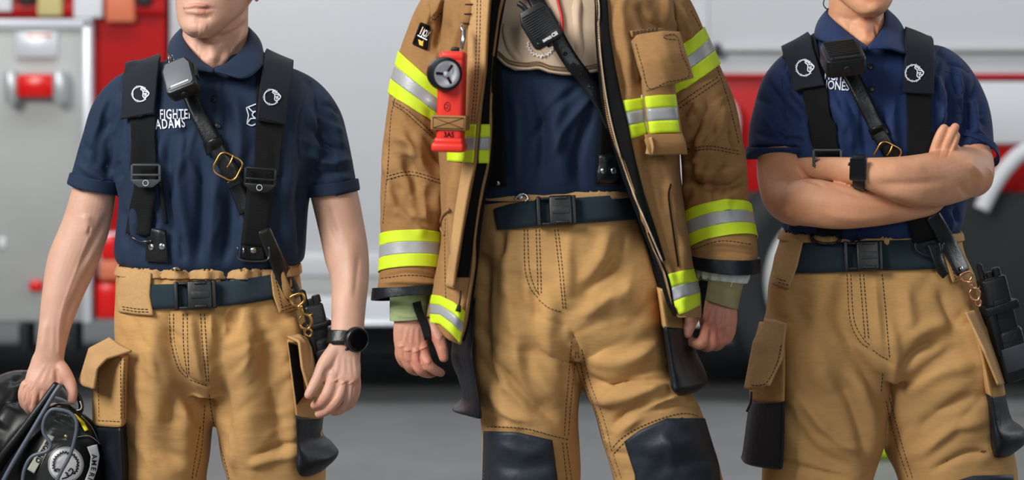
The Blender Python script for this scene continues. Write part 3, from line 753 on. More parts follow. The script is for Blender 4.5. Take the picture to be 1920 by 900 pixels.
body = strokes(*body, [
    # mouth and chin
    ([(354, 16), (366, 14), (378, 15.5), (392, 14.5), (406, 16)], 2.2, -1.5), ([(358, 12), (370, 8.5), (378, 10), (388, 8.5), (402, 13)], 3.2, 1.8), ([(360, 22), (378, 25), (398, 21)], 4, 2.4),
    ([(364, 33), (380, 35), (396, 32)], 5, -1.8), ([(372, 55), (388, 57)], 12, 1.5),
    ([(405, 62), (440, 50), (462, 24)], 6, 1.5), ([(395, 74), (430, 66), (462, 42)], 7, -2.0),
    # neck cords and throat
    ([(452, 60), (432, 95), (412, 122)], 7, 3.0), ([(352, 75), (372, 100), (394, 122)], 6, 2.5), ([(396, 80), (400, 118)], 10, 2.5), ([(420, 80), (408, 122)], 6, -2.0),
    # arm muscles and veins
    ([(160, 400), (165, 440)], 10, 2), ([(168, 425), (166, 440)], 3, -2.5), ([(205, 400), (180, 445), (150, 500)], 7, -2.2), ([(190, 470), (150, 540), (128, 590), (120, 640)], 6, -1.6), ([(165, 450), (130, 540), (112, 600), (110, 660)], 3, 1.0, 0),
    ([(100, 600), (98, 665)], 3, .8), ([(85, 600), (78, 660)], 8, 1.5), ([(612, 380), (622, 420), (634, 450)], 8, -2), ([(655, 450), (660, 560)], 12, 1.5), ([(672, 480), (664, 560)], 5, -1),
    # left hand tendons, knuckles
    ([(88, 680), (60, 722)], 4, 1.0), ([(94, 685), (78, 722)], 3.5, 1.0), ([(100, 690), (96, 715)], 3.5, 1.2), ([(107, 690), (107, 720)], 4, -2.5), ([(47, 722), (49, 724)], 6, 2), ([(60, 726), (62, 727)], 6, 1.8), ([(50, 732), (46, 756)], 2, -2.2), ([(60, 738), (56, 764)], 2, -2.6), ([(74, 738), (70, 768)], 2, -2),
    ([(124, 706), (134, 710)], 2, -.7),
    # right hand
    ([(636, 665), (630, 705)], 3.5, 1.2), ([(645, 668), (645, 705)], 3.2, 1.1), ([(655, 668), (658, 705)], 3.2, 1.0), ([(664, 670), (668, 705)], 3, .9),
    ([(629, 712), (630, 714)], 7, 2.2), ([(644, 716), (645, 718)], 7, 2.0), ([(658, 716), (659, 718)], 6, 1.8), ([(638, 715), (628, 742), (612, 760)], 2, -2.4), ([(652, 720), (646, 746), (630, 766)], 2, -2.2), ([(664, 720), (660, 748)], 2, -1.6),
    ([(614, 690), (606, 708)], 4, -2)])
V, Fs = body
col1 = tints(body, [(380, 10, 24, 4.5, (0.86, 0.60, 0.60)), (380, 21, 20, 5, (0.90, 0.62, 0.62)), (380, 15.3, 25, 1.6, (.38, .24, .24)), (140, 690, 60, 40, (1, .92, .9)), (70, 750, 45, 36, (1.0, 0.84, 0.82)), (133, 742, 12, 14, (1, .82, .8)),  # the thin dark spot paints shade into the line between the lips
                    (600, 760, 36, 24, (1.0, 0.85, 0.82)), (645, 715, 32, 10, (1, .88, .84)), (578, 742, 10, 10, (1, .9, .88)), (470, 5, 10, 14, (1, .72, .66)), (410, 45, 30, 12, (.95, .92, .92))])
mk('body', body, 'skin_left', p1, tintcol=col1)
hair_cap(hT, parent=p1)
BODY1 = Target(body)
mk('fingernail', join(*[xf(BODY1.frame(x, y, -0.0003, a, 3), disc(r / 1000, 0.0007, 14, 0.0004)) for x, y, r, a in ((576, 738, 4.2, 0), (589, 757, 3.6, 0), (597, 774, 3.4, 0), (136, 748, 4, 0))]), 'skin_left', p1) if False else None

# ---- polo shirt
sh1 = [loft([(92, 350, 470, .02, .055, 2), (112, 312, 512, .015, .078, 2), (132, 262, 556, .01, .092, 2.1), (160, 228, 588, .005, .106, 2.2), (200, 207, 606, .0, .120, 2.3), (260, 205, 606, -.002, .128, 2.4), (320, 214, 596, -.002, .130, 2.4),
             (370, 225, 580, -.002, .128, 2.4), (430, 220, 574, -.002, .126, 2.4), (470, 217, 572, -.002, .127, 2.4), (490, 222, 568, -.002, .124, 2.4), (505, 238, 552, -.002, .116, 2.4), (540, 245, 545, 0, .112, 2.4)], 70, 72),
       limb([(285, 165, .01, 48, 60), (250, 190, .01, 55, 62), (222, 225, .01, 57, 60), (205, 270, .008, 54, 56), (192, 312, .004, 51, 53), (178, 350, .0, 48, 50)], round_ends=False, n=40),
       limb([(522, 165, .01, 48, 60), (556, 192, .01, 55, 62), (583, 228, .01, 57, 60), (600, 270, .008, 54, 56), (612, 312, .004, 51, 53), (622, 352, .0, 48, 50)], round_ends=False, n=40)]
shirt1 = fuse(sh1, 0.0036, 7)
shirt1 = strokes(*shirt1, [
    # armhole seams
    ([(238, 128), (228, 170), (232, 230), (240, 290)], 3, -2, 0), ([(598, 138), (576, 170), (560, 230), (562, 300)], 3, -2.4, 0),
    # chest and drape folds
    ([(350, 250), (335, 340), (350, 440), (352, 490)], 12, 6), ([(318, 260), (312, 340), (325, 450)], 9, -5), ([(375, 290), (378, 380), (372, 490)], 10, -6), ([(405, 330), (400, 400), (392, 490)], 11, 6),
    ([(430, 360), (428, 430), (420, 492)], 9, -6), ([(250, 250), (262, 330), (250, 470)], 12, 5), ([(330, 200), (345, 250)], 14, 4), ([(440, 180), (450, 250), (448, 320)], 12, 4.5), ([(425, 190), (428, 240)], 7, -3),
    ([(545, 300), (535, 390), (545, 480)], 14, 6), ([(565, 330), (560, 420), (564, 480)], 7, -4), ([(230, 380), (240, 470)], 9, -4), ([(215, 300), (225, 340)], 8, -5), ([(300, 420), (290, 488)], 6, 4), ([(340, 440), (345, 490)], 6, -4), ([(460, 400), (455, 490)], 8, 5),
    ([(395, 128), (398, 190), (400, 258)], 2.2, -1.6, 0), ([(418, 128), (420, 190), (422, 280)], 2.2, -1.6, 0), ([(408, 130), (410, 262)], 9, 1.4, 0),
    # sleeve folds
    ([(205, 170), (180, 250), (165, 320)], 9, 4), ([(230, 210), (210, 270), (200, 330)], 8, -4), ([(160, 270), (215, 330)], 7, -3), ([(150, 310), (205, 345)], 6, 3),
    ([(600, 170), (630, 240), (645, 310)], 10, 4), ([(580, 240), (610, 270), (650, 285)], 7, -4), ([(572, 290), (610, 305), (660, 300)], 7, 4), ([(575, 330), (620, 325), (664, 318)], 6, -3), ([(575, 200), (590, 250), (585, 310)], 7, 4),
    ([(600, 195), (640, 215)], 6, -3), ([(590, 215), (640, 250)], 6, 3)])
shirt1 = strokes(*shirt1, crumple(20, (220, 260, 580, 490), (70, 110), (60, 140), (5, 9), 1.8, 4) + crumple(12, (140, 170, 220, 340), (100, 130), (40, 90), (4.6, 8), 1.6, 5) + crumple(12, (570, 170, 660, 350), (20, 80), (40, 90), (4.6, 8), 1.8, 6))
shirt1 = ripple(*shirt1, 2.0, 26, 5)
sh = mk('polo_shirt', shirt1, 'navy_knit', p1)
SH1 = Target(shirt1); SB1 = Target(shirt1, body)
mk('sleeve_cuff', band(limb([(196, 300, .004, 53, 55), (186, 330, .001, 50.5, 52.5), (176, 358, .0, 48.5, 50.5)], round_ends=False, n=48, m=30), [((120, 322), (240, 342), (180, 380)), ((120, 343), (240, 367), (180, 320))], 0.001, 0.003, 0), 'navy_knit', sh)
mk('sleeve_cuff', band(limb([(608, 300, .004, 53, 55), (616, 330, .001, 50.5, 52.5), (624, 365, .0, 48.5, 50.5)], round_ends=False, n=48, m=30), [((560, 350), (680, 334), (620, 380)), ((560, 372), (680, 355), (620, 300))], 0.001, 0.003, 0), 'navy_knit', sh)
mk('collar', strip3([(401, 131, -.106), (374, 112, -.085), (350, 84, -.045), (341, 58, .01), (352, 48, .055), (404, 42, .08), (456, 48, .055), (467, 58, .01), (460, 86, -.045), (432, 114, -.085), (403, 131, -.106)],
                    [(399, 136, -.118), (352, 128, -.118), (322, 108, -.072), (316, 92, .0), (330, 84, .07), (404, 80, .10), (480, 84, .07), (492, 98, .0), (492, 122, -.078), (458, 147, -.124), (404, 134, -.118)], 90, 9, .006, .004), 'navy_knit', sh)
for (x, y) in ((401, 186), (408, 236)):
    mk('button', join(obj_disc(SH1.frame(x, y, .0005), 6, 2.2, .8), obj_ring(SH1.frame(x, y, .0028), [(4.6 * math.cos(a), 4.6 * math.sin(a), 0) for a in np.linspace(0, 6.28, 12)[:-1]], .6)), 'black_plastic', sh)
mk('name_lettering', join(text_on('FIGHTER', 299, 223, 25.5, math.radians(1), SH1, .0014, .36, .60, .001, 1.08), text_on('ADAMS', 292, 242, 25.5, math.radians(4), SH1, .0014, .34, .60, .001, 1.16)), 'thread_white', sh, smooth=False, label='white embroidered name')
cr = [[(480, 195), (462, 202), (466, 216), (463, 232), (472, 236), (484, 230)], [(500, 195), (480, 195)], [(463, 232), (470, 222), (480, 222)], [(466, 202), (474, 210), (484, 208)], [(478, 208), (472, 215), (478, 222), (486, 218)]]
mk('chest_emblem', lines(cr, 1.1, SH1, .0016, .001), 'thread_white', sh, smooth=False)

# ---- fire trousers
T1 = [loft([(494, 224, 560, 0, .122, 2.5), (520, 218, 562, 0, .128, 2.5), (545, 218, 565, 0, .130, 2.5), (590, 219, 575, 0, .136, 2.5), (650, 220, 588, .0, .140, 2.5), (700, 222, 592, .0, .13, 2.5), (735, 226, 590, 0, .10, 2.4)], 40, 80),
      loft([(600, 222, 400, .0, .12, 2.3), (700, 226, 398, .0, .125, 2.3), (780, 230, 399, .0, .12, 2.3), (850, 232, 392, .0, .115, 2.3), (900, 234, 386, .0, .11, 2.3), (1000, 240, 388, .01, .11, 2.3), (1150, 250, 392, .02, .10, 2.2), (1300, 256, 390, .02, .095, 2.2), (1500, 262, 386, .02, .09, 2.2)], 80, 48),
      loft([(600, 385, 580, .0, .12, 2.3), (700, 392, 588, .0, .125, 2.3), (780, 402, 596, .0, .12, 2.3), (850, 414, 604, .0, .115, 2.3), (900, 426, 608, .0, .11, 2.3), (1000, 432, 608, .01, .11, 2.3), (1150, 436, 602, .02, .10, 2.2), (1300, 440, 596, .02, .095, 2.2), (1500, 446, 590, .02, .09, 2.2)], 80, 48)]
tr1 = fuse(T1, 0.0045, 8)
tr1 = strokes(*tr1, [
    ([(310, 590), (322, 680), (352, 740), (380, 790)], 15, -9), ([(285, 600), (292, 720), (285, 850)], 26, 8), ([(355, 745), (345, 800), (350, 890)], 18, 6), ([(322, 740), (318, 800)], 14, -6),
    ([(250, 760), (300, 840), (370, 870)], 14, -5), ([(372, 600), (378, 660), (388, 725)], 6, -3), ([(410, 610), (412, 680), (420, 780), (428, 830)], 16, -8), ([(455, 600), (462, 720), (470, 880)], 28, 9),
    ([(510, 610), (505, 700), (525, 800), (520, 860)], 16, -6), ([(550, 660), (545, 760), (552, 860)], 16, 6), ([(480, 850), (520, 838), (556, 828)], 6, -5), ([(470, 870), (520, 858), (560, 850)], 7, 5), ([(430, 800), (440, 880)], 8, 4),
    # gathers at the waist
    ([(300, 500), (305, 540)], 7, -5), ([(330, 500), (332, 540)], 6, 4), ([(352, 500), (356, 540)], 5, -5), ([(390, 500), (386, 540)], 8, 5), ([(425, 505), (420, 540)], 7, -6), ([(460, 503), (455, 530)], 8, 5), ([(490, 500), (492, 530)], 6, -5), ([(530, 500), (540, 570)], 8, 4),
    ([(356, 580), (362, 640), (380, 710)], 8, 4), ([(395, 580), (400, 640)], 7, 5), ([(440, 575), (430, 640)], 8, -5), ([(480, 572), (500, 640), (530, 700)], 12, -4), ([(540, 590), (556, 640)], 10, 5),
    # fly placket edge
    ([(316, 585), (318, 640), (332, 690), (356, 716), (392, 728)], 4, -3, 0)])
tr1 = strokes(*tr1, crumple(26, (230, 600, 400, 900), (20, 70), (50, 120), (6, 11), 1.5, 1) + crumple(24, (400, 600, 600, 900), (100, 160), (50, 120), (6, 11), 1.5, 2) + crumple(16, (230, 500, 560, 560), (75, 105), (30, 60), (4, 7), 2, 3))
tr1 = ripple(*tr1, 4.0, 20, 8)
to = mk('fire_trousers', tr1, 'tan_cloth', p1)
TR1 = Target(tr1)
mk('waistband', band(tr1, [((180, 512), (600, 512), (400, 480))], .001, .004, 2, inside=lambda c: c[2] < W(0, 497)[2]), 'tan_flap', to)
seams([[(250, 504), (310, 506), (395, 509), (500, 504), (550, 506)], [(318, 588), (320, 640), (334, 690), (352, 710)], [(325, 588), (327, 640), (340, 688), (354, 704)], [(343, 588), (344, 650), (352, 708)], [(351, 588), (352, 650), (354, 704)],
                        [(356, 712), (372, 718), (392, 724)], [(376, 588), (380, 650), (388, 722)], [(383, 588), (387, 650), (392, 722)], 
                        [(392, 740), (402, 800), (420, 860), (430, 900)], [(384, 760), (378, 840), (366, 900)], [(376, 800), (366, 860), (360, 900)], [(232, 668), (232, 790)], [(226, 650), (238, 654), (250, 660)], [(545, 640), (556, 720), (556, 770)]], TR1, to)
# belt loop flap, belt
mk('belt_loop', sheet(coons([(230, 500), (255, 504), (284, 512)], [(222, 585), (255, 590), (288, 592)], [(230, 500), (217, 545), (222, 585)], [(284, 512), (281, 555), (288, 592)], 16, 22), TR1, .007, .004, smooth=6), 'tan_flap', to)
mk('belt_loop', sheet(coons([(507, 514), (512, 500), (528, 498)], [(524, 588), (545, 584), (560, 580)], [(507, 514), (512, 555), (524, 588)], [(528, 498), (545, 540), (560, 580)], 12, 22), TR1, .009, .004, smooth=6), 'tan_cloth', to)
for lp_ in to.children:
    if lp_.name.startswith('belt_loop'):
        me_ = lp_.data; LT_ = Target((np.array([v.co for v in me_.vertices]), [tuple(q.vertices) for q in me_.polygons]))
        seams([[(230, 580), (256, 584), (282, 585)], [(229, 575), (256, 579), (281, 580)], [(528, 583), (554, 575)], [(527, 577), (552, 569)], [(516, 520), (530, 580)]], LT_, to)
be = mk('belt', ribbon([(262, 557), (300, 556), (340, 555), (400, 552), (460, 546), (520, 536)], 23, TR1, .006, .003, smooth=8, nw=5), 'teal_webbing', p1, label='dark teal webbing belt')
BL1 = Target(tr1, (np.array([v.co for v in be.data.vertices]), [tuple(p.vertices) for p in be.data.polygons]))
belt_buckle(BL1.frame(366, 554, .004, math.radians(3), 20), be)
mk('belt_keeper', join(obj_box(BL1.frame(395, 552, .003, math.radians(4)), 9, 50, 8, 2)), 'black_webbing', be)
# snap button at the fly
mk('snap', obj_disc(TR1.frame(329, 503, .010), 6.5, 3, 1.5), 'steel', to)
# cargo pocket on his right hip (image left): bellows body, lower black panel, lifted flap
mk('cargo_pocket', qloft([(182, 652, 240, 668, .0, -.115, .035, 4), (176, 700, 238, 700, .0, -.12, .038, 4), (176, 745, 236, 745, .0, -.12, .038, 4), (176, 792, 234, 796, .0, -.12, .036, 4)], 24, 40), 'tan_cloth', to)
CP = Target(qloft([(182, 652, 240, 668, .0, -.115, .035, 4), (176, 700, 238, 700, .0, -.12, .038, 4), (176, 745, 236, 745, .0, -.12, .038, 4), (176, 792, 234, 796, .0, -.12, .036, 4)], 24, 40))
mk('pocket_base', qloft([(176, 795, 233, 798, .0, -.118, .037, 4), (178, 840, 236, 840, .0, -.115, .04, 4), (185, 880, 238, 885, .0, -.11, .04, 4), (190, 925, 236, 925, .0, -.11, .035, 4)], 20, 36), 'pocket_black', to, label='black reinforced pocket bottom')
def flap(name, top, bot, left, right, dep, thick, m, parent, nu=26, nv=26, bulge=0.0, label=None):
    """free hanging cloth flap: every edge point is (X,Y,d)"""
    G = coons(top, bot, left, right, nu, nv)  # works on 3 columns
    V3 = np.array([[W(*G[i, j]) for j in range(nu)] for i in range(nv)])
    if bulge:
        u = np.sin(np.pi * np.linspace(0, 1, nu))[None, :]; v = np.sin(np.pi * np.linspace(0, 1, nv))[:, None]; V3[..., 1] -= bulge * u * v
    V, Fs = rings_to_mesh(V3, closed_ring=False, cap=False)
    VF = modified(V, Fs, [('SOLIDIFY', dict(thickness=thick, offset=0.0))])
    return mk(name, VF, m, parent, label=label), VF
fl, FL = flap('pocket_flap', [(206, 634, -.06), (228, 650, -.12), (247, 658, -.135)], [(149, 716, -.04), (158, 724, -.10), (176, 729, -.15)], [(206, 634, -.06), (168, 654, -.05), (149, 716, -.04)], [(247, 658, -.135), (200, 672, -.15), (182, 690, -.16), (176, 729, -.15)], 0, .005, 'tan_flap', to, bulge=.006)
mk('flap_lining', flap('x', [(212, 640, -.055), (232, 656, -.11), (246, 662, -.128)], [(170, 720, -.03), (176, 722, -.09), (180, 726, -.14)], [(212, 640, -.055), (176, 664, -.045), (170, 720, -.03)], [(246, 662, -.128), (204, 676, -.143), (186, 694, -.152), (180, 726, -.14)], 0, .003, 'tan_cloth', None)[1], 'tan_cloth', fl) if False else None
seams([[(152, 712), (160, 718), (175, 722)]], Target(FL), fl)
seams([[(226, 672), (227, 790)], [(233, 672), (233, 790)], [(176, 788), (230, 791)], [(184, 690), (186, 786)]], CP, to)
# cargo pocket on his left hip (image right)
P1R = qloft([(540, 635, 592, 650, -.10, .0, .04, 3.5), (546, 690, 602, 700, -.105, .0, .045, 3.5), (552, 740, 608, 745, -.105, .0, .045, 3.5), (556, 776, 608, 780, -.10, .0, .045, 3.5)], 24, 40)
mk('cargo_pocket', P1R, 'tan_cloth', to)
pb = strokes(*qloft([(556, 774, 606, 778, -.105, .0, .045, 3.5), (558, 820, 604, 815, -.11, .0, .045, 3.5), (558, 850, 622, 832, -.115, -.03, .045, 3), (556, 872, 634, 852, -.12, -.04, .042, 3), (562, 888, 612, 876, -.12, -.04, .032, 2.6), (570, 892, 600, 884, -.11, -.05, .02, 2.4)], 40, 48),
             [([(590, 780), (586, 830), (600, 850), (630, 856)], 4, -6), ([(580, 860), (610, 846), (634, 852)], 5, 4), ([(560, 880), (600, 868), (625, 868)], 4, -3)])
mk('pocket_base', pb, 'pocket_black', to, label='black reinforced pocket bottom')
f2, FL2 = flap('pocket_flap', [(538, 632, -.125), (560, 628, -.12), (584, 640, -.06)], [(582, 742, -.145), (592, 748, -.12), (606, 735, -.06)], [(538, 632, -.125), (560, 640, -.155), (566, 690, -.155), (582, 742, -.145)], [(584, 640, -.06), (594, 690, -.065), (606, 735, -.06)], 0, .005, 'tan_flap', to, bulge=.004)
mk('hook_patch', sheet(quad((540, 642), (560, 648), (572, 740), (556, 760), 10, 14), Target(P1R, tr1), .002, .002), 'lining_black', to)
# boots
for bx in (324, 518):
    bt = mk('boot', join(loft([(1440, bx - 52, bx + 52, .03, .065, 2.3), (1500, bx - 54, bx + 54, .02, .075, 2.3), (1530, bx - 54, bx + 54, -.03, .13, 2.5), (1556, bx - 54, bx + 54, -.03, .14, 2.6)], 20, 32)), 'boot_black', p1)

# ---- suspenders
sus = mk('suspender_strap', join(band(shirt1, [((249, 90), (249, 300), (270, 200), 'view', -.11), ((292, 90), (294, 300), (270, 200), 'view', -.11), ((200, 318), (340, 318), (270, 200), 'view', -.11)], .004, .003, 12, inside=lambda c: c[2] < 1.62),
                                ribbon([(272, 305), (272, 350), (266, 385), (258, 440)], [24, 21, 22, 23], SH1, .010, .003, smooth=8),
                                ribbon([(300, 330), (306, 380), (312, 420)], 4, SH1, .006, .003)), 'black_webbing', p1, label='black webbing suspender strap')
sus2 = mk('suspender_strap', join(band(shirt1, [((482, 90), (476, 330), (500, 200), 'view', -.11), ((536, 90), (524, 330), (500, 200), 'view', -.11), ((440, 330), (580, 330), (500, 200), 'view', -.11)], .004, .003, 12, inside=lambda c: c[2] < 1.62),
                                 ribbon([(490, 315), (488, 360), (482, 410), (476, 462)], [25, 26, 25, 25], SH1, .010, .003, smooth=8)), 'black_webbing', p1, label='black webbing suspender strap')
pad1 = band(shirt1, [((241, 90), (238, 240), (270, 200), 'view', -.11), ((308, 90), (292, 240), (270, 200), 'view', -.11), ((230, 227), (300, 216), (270, 150), 'view', -.11)], .010, .006, 18)
pad2 = band(shirt1, [((494, 90), (478, 240), (500, 200), 'view', -.11), ((548, 100), (530, 245), (500, 200), 'view', -.11), ((470, 226), (540, 238), (500, 150), 'view', -.11)], .010, .006, 18)
PD1, PD2 = Target(pad1), Target(pad2)
a = mk('shoulder_pad', pad1, 'black_pad', sus); mk('lion_emblem', lines(lion(262, 176, 15.5), 1.0, PD1, .0012, .001), 'thread_white', sus, smooth=False, label='white embroidered lion head')
b = mk('shoulder_pad', pad2, 'black_pad', sus2); mk('lion_emblem', lines(lion(509, 182, 15.5), 1.0, PD2, .0012, .001), 'thread_white', sus2, smooth=False, label='white embroidered lion head')
mk('pad_seam', stitch([[(242, 219), (292, 209)]], PD1, 3, 1.5), 'thread_black', sus); mk('pad_seam', stitch([[(480, 219), (530, 230)]], PD2, 3, 1.5), 'thread_black', sus2)
Ms = flatframe(274, 330, -.146, 0); s_, rg = ladder_slide(Ms, 25, 20, 0, sus, 'grey_plastic'); mk('slide_mark', rg, 'thread_white', sus)
Ms = flatframe(488, 338, -.150, math.radians(-4)); s_, rg = ladder_slide(Ms, 27, 21, 0, sus2); mk('slide_mark', rg, 'thread_white', sus2)
for (sx, pts, tabq, riv, so) in ((0, [(236, 438), (262, 452), (285, 452)], ((276, 425), (312, 432), (316, 492), (272, 490)), ((284, 463), (304, 462)), sus), (1, [(446, 462), (448, 486), (500, 488), (504, 462)], ((452, 455), (498, 455), (500, 492), (450, 490)), ((457, 469), (475, 469)), sus2)):
    mk('leather_tab', sheet(quad(*tabq, 10, 14), SH1, .006, .004, smooth=6), 'black_leather', so)
    TB = Target(sheet(quad(*tabq, 10, 14), SH1, .006, .004, smooth=6))
    for q in riv: mk('rivet', obj_disc(TB.frame(q[0], q[1], .0), 6.2, 2.6, 1.3), 'steel', so)
    mk('strap_ring', tube(np.array([SH1.point(x, y, .014) for x, y in catmull(pts, 16)]), .0022, 8), 'dark_steel', so)
    
# ---- radio strap and its hardware
rs = thing('radio_strap', W(460, 400, -.14), 'black leather radio strap with brass buckle across the chest of the person holding the helmet', 'radio strap', 'leather radio straps')
mk('strap', join(ribbon([(350, 160), (368, 205), (385, 240), (402, 275)], [15, 15, 15, 15], SH1, .010, .004, smooth=10), ribbon([(398, 262), (414, 292), (436, 330), (452, 372), (462, 400)], [14, 15, 15, 14, 13], SH1, .008, .004, smooth=10),
                ribbon([(494, 430), (520, 490), (546, 545), (554, 560)], [13, 15, 16, 13], Target(shirt1, tr1), .012, .004, smooth=10)), 'black_leather', rs)
RS1 = Target(shirt1, ribbon([(350, 160), (368, 205), (385, 240), (402, 275)], 15, SH1, .010, .004, smooth=10))
mk('strap_stitching', stitch([[(340, 172), (358, 215), (388, 268)], [(362, 165), (378, 205), (406, 262)]], RS1, 4, 1.5, .8, .0006), 'dark_steel', rs)
mk('strap_keeper', sheet(quad((380, 268), (415, 252), (422, 276), (388, 292), 14, 10), RS1, .006, .004, smooth=8), 'black_leather', rs)
mk('strap_keeper', sheet(quad((424, 342), (450, 328), (456, 342), (430, 356), 14, 10), RS1, .014, .004, smooth=8), 'black_leather', rs)
MB_ = SH1.frame(427, 312, .018, math.radians(-28), 20)
mk('strap_buckle', join(obj_ring(MB_, rrect(23, 21, 12), 2.0, sm=False), obj_ring(MB_, [(0, 20, 0), (1, 8, 2), (0, -2, 1)], 1.7, closed=False), obj_box(MB_, 3, 5, 4, 1, (0, 20, 0))), 'brass', rs)
mk('rivet', obj_disc(Target(tr1, shirt1).frame(548, 545, .014), 4, 3, 1), 'dark_steel', rs)
trigger_snap([(556, 556), (580, 628)], rs, 'brass', d=-.145)
# ---- speaker microphone clipped on his right shoulder
def speaker_mic(px, py, d, ang, yaw, pitch, w, h, t, label, m_face='grey_plastic', ridges=0, group='shoulder speaker microphones', txt=None, side=True):
    M = flatframe(px, py, d, ang, yaw, pitch)
    r = thing('speaker_microphone', np.array(M)[:3, 3], label, 'speaker microphone', group)
    out = [(x / 1000, y / 1000) for x, y in [(-w, -h * .82), (-w * .8, -h), (w * .8, -h), (w, -h * .82), (w, h * .55), (w * .72, h), (-w * .72, h), (-w, h * .55)]]
    mk('case', xf(M, poly_prism(out, t / 1000, .003, -t / 1000)), 'black_plastic', r, auto=40)
    ins = [(x * .86, y * .86) for x, y in out]
    mk('face_plate', xf(M, poly_prism(ins, .002, .0008, -.0002)), m_face, r, auto=40)
    if ridges:
        mk('speaker_grille', join(*[obj_box(M, 2 * w * .8, h * 1.25 / ridges * .55, 2.4, .8, (0, h * .72 - i * h * 1.3 / ridges, 2.2)) for i in range(ridges)]), 'black_plastic', r, auto=40)
    mk('talk_button', obj_box(M, 4, h * .9, t * .6, 1.5, (w + 1, h * .1, -t * .5)), 'rubber_black', r, auto=40)
    mk('volume_knob', join(*[obj_disc(M @ Matrix.Translation((0, -h / 1000 - .001, -t / 2000)) @ Matrix.Rotation(math.pi / 2, 4, 'X'), 7, 5, 1, (0, 0, -2))]), 'rubber_black', r, auto=40)
    if txt:
        V, Fs = text_mesh(txt, .0075, .0001, .0004, .85); V = V + np.array([-w * .55 / 1000, -h * .78 / 1000, .0024]); mk('brand_text', xf(M, (V, Fs)), 'badge_white', r, smooth=False)
    mk('screw', obj_disc(M, 1.8, 1, .3, (-w * .7, -h * .74, 1.6)), 'dark_steel', r)
    mk('cable_boot', obj_ring(M, [(-w * .25, h * .95, -t * .5), (-w * .3, h * 1.25, -t * .5), (-w * .45, h * 1.5, -t * .6)], 5, closed=False), 'rubber_black', r)
    return r, M
r, M = speaker_mic(333, 139, -.172, math.radians(27), math.radians(-18), math.radians(-34), 29, 36, 30, 'speaker microphone with a smooth grey face, clipped beside the name ADAMS', m_face='mic_grey')
mk('face_bar', obj_box(M, 34, 3, 1.5, .5, (0, -24, 2.2)), 'badge_white', r)
mk('mic_clip', tube(np.array([W(*p) for p in ((318, 122, -.14), (316, 108, -.125), (322, 104, -.12), (326, 118, -.13))]), .0018, 6), 'steel', r)
# ---- wrist watch (round, dark)
wt = thing('wristwatch', W(655, 635, -.12), 'round black wristwatch on the hanging wrist of the man with the helmet', 'wristwatch')
fore = limb([(654, 600, -.103, 32, 27), (651, 620, -.115, 31.5, 26), (648, 650, -.13, 31.5, 22)], round_ends=False, n=40, m=30)
mk('watch_strap', band(fore, [((600, 619), (700, 622), (650, 650), 'view', -.12), ((600, 642), (700, 648), (650, 600), 'view', -.12)], .002, .003, 0), 'black_leather', wt)
Mw = flatframe(669, 637, -.158, 0, math.radians(32), 0)
mk('watch_case', obj_disc(Mw, 23, 11, 3, (0, 0, -6), 40), 'rubber_black', wt, auto=40)
mk('watch_glass', obj_disc(Mw, 18.5, 2, 1, (0, 0, 4.6), 40), 'glass_dark', wt, auto=40)
mk('bezel', obj_ring(Mw, [(20.5 * math.cos(a), 20.5 * math.sin(a), 5) for a in np.linspace(0, 2 * np.pi, 24, endpoint=False)], 1.5), 'dark_steel', wt)
mk('crown_button', join(obj_disc(Mw @ Matrix.Translation((-.017, .016, 0)) @ Matrix.Rotation(math.radians(-90), 4, 'Y'), 2.5, 6, .5), obj_disc(Mw @ Matrix.Translation((-.017, -.016, 0)) @ Matrix.Rotation(math.radians(-90), 4, 'Y'), 2.5, 6, .5)), 'dark_steel', wt)
# ---- portable radio in its holster at the hip
def radio(path, w, label, band_at=.45, knob=True, d=-.06, tilt=0.0):
    (x0, y0), (x1, y1) = path; L = math.hypot(x1 - x0, y1 - y0); a = math.atan2(-(y1 - y0), x1 - x0) + math.pi / 2
    M = flatframe((x0 + x1) / 2, (y0 + y1) / 2, d, a, tilt)
    r = thing('portable_radio', np.array(M)[:3, 3], label, 'radio', 'hip radios in leather holsters')
    mk('radio_body', obj_box(M, 2 * w * .82, L, 34, 6, (0, 0, 0)), 'black_plastic', r, auto=40)
    mk('holster', join(obj_box(M, 2 * w, L * .52, 42, 9, (0, -L * .27, 0)), obj_box(M, 2 * w * .3, L * .5, 44, 5, (-w * .75, 0, 0))), 'black_leather', r, auto=40)
    mk('holster_strap', join(obj_box(M, 2 * w * 1.1, L * .09, 46, 3, (0, L * (.5 - band_at), 0))), 'black_leather', r, auto=40)
    mk('knob', obj_disc(M @ Matrix.Translation((w * .45 / 1000, L * .5 / 1000, 0)) @ Matrix.Rotation(-math.pi / 2, 4, 'X'), 8, 14, 2), 'rubber_black', r, auto=40)
    mk('knob', obj_disc(M @ Matrix.Translation((-w * .05 / 1000, L * .5 / 1000, 0)) @ Matrix.Rotation(-math.pi / 2, 4, 'X'), 7, 10, 2), 'rubber_black', r, auto=40)
    mk('antenna', obj_disc(M @ Matrix.Translation((-w * .55 / 1000, L * .5 / 1000, 0)) @ Matrix.Rotation(-math.pi / 2, 4, 'X'), 6, 30, 4), 'rubber_black', r, auto=40)
    mk('holster_sheen', obj_box(M, 2 * w * .9, L * .24, 6, 4, (w * .12, -L * .3, 20)), 'grey_plastic', r, auto=40, label='dark grey patch painting the sheen of the leather')  # lighter grey slab stands in for sheen on the holster leather
    mk('keypad', obj_box(M, 2 * w * .45, L * .18, 3, 1, (0, L * .2, 18)), 'rubber_black', r, auto=40)
    return r, M
r, M = radio([(585, 570), (614, 690)], 22, 'black portable radio at the hip behind the hanging hand with the round watch', .32, d=-.065, tilt=math.radians(15))
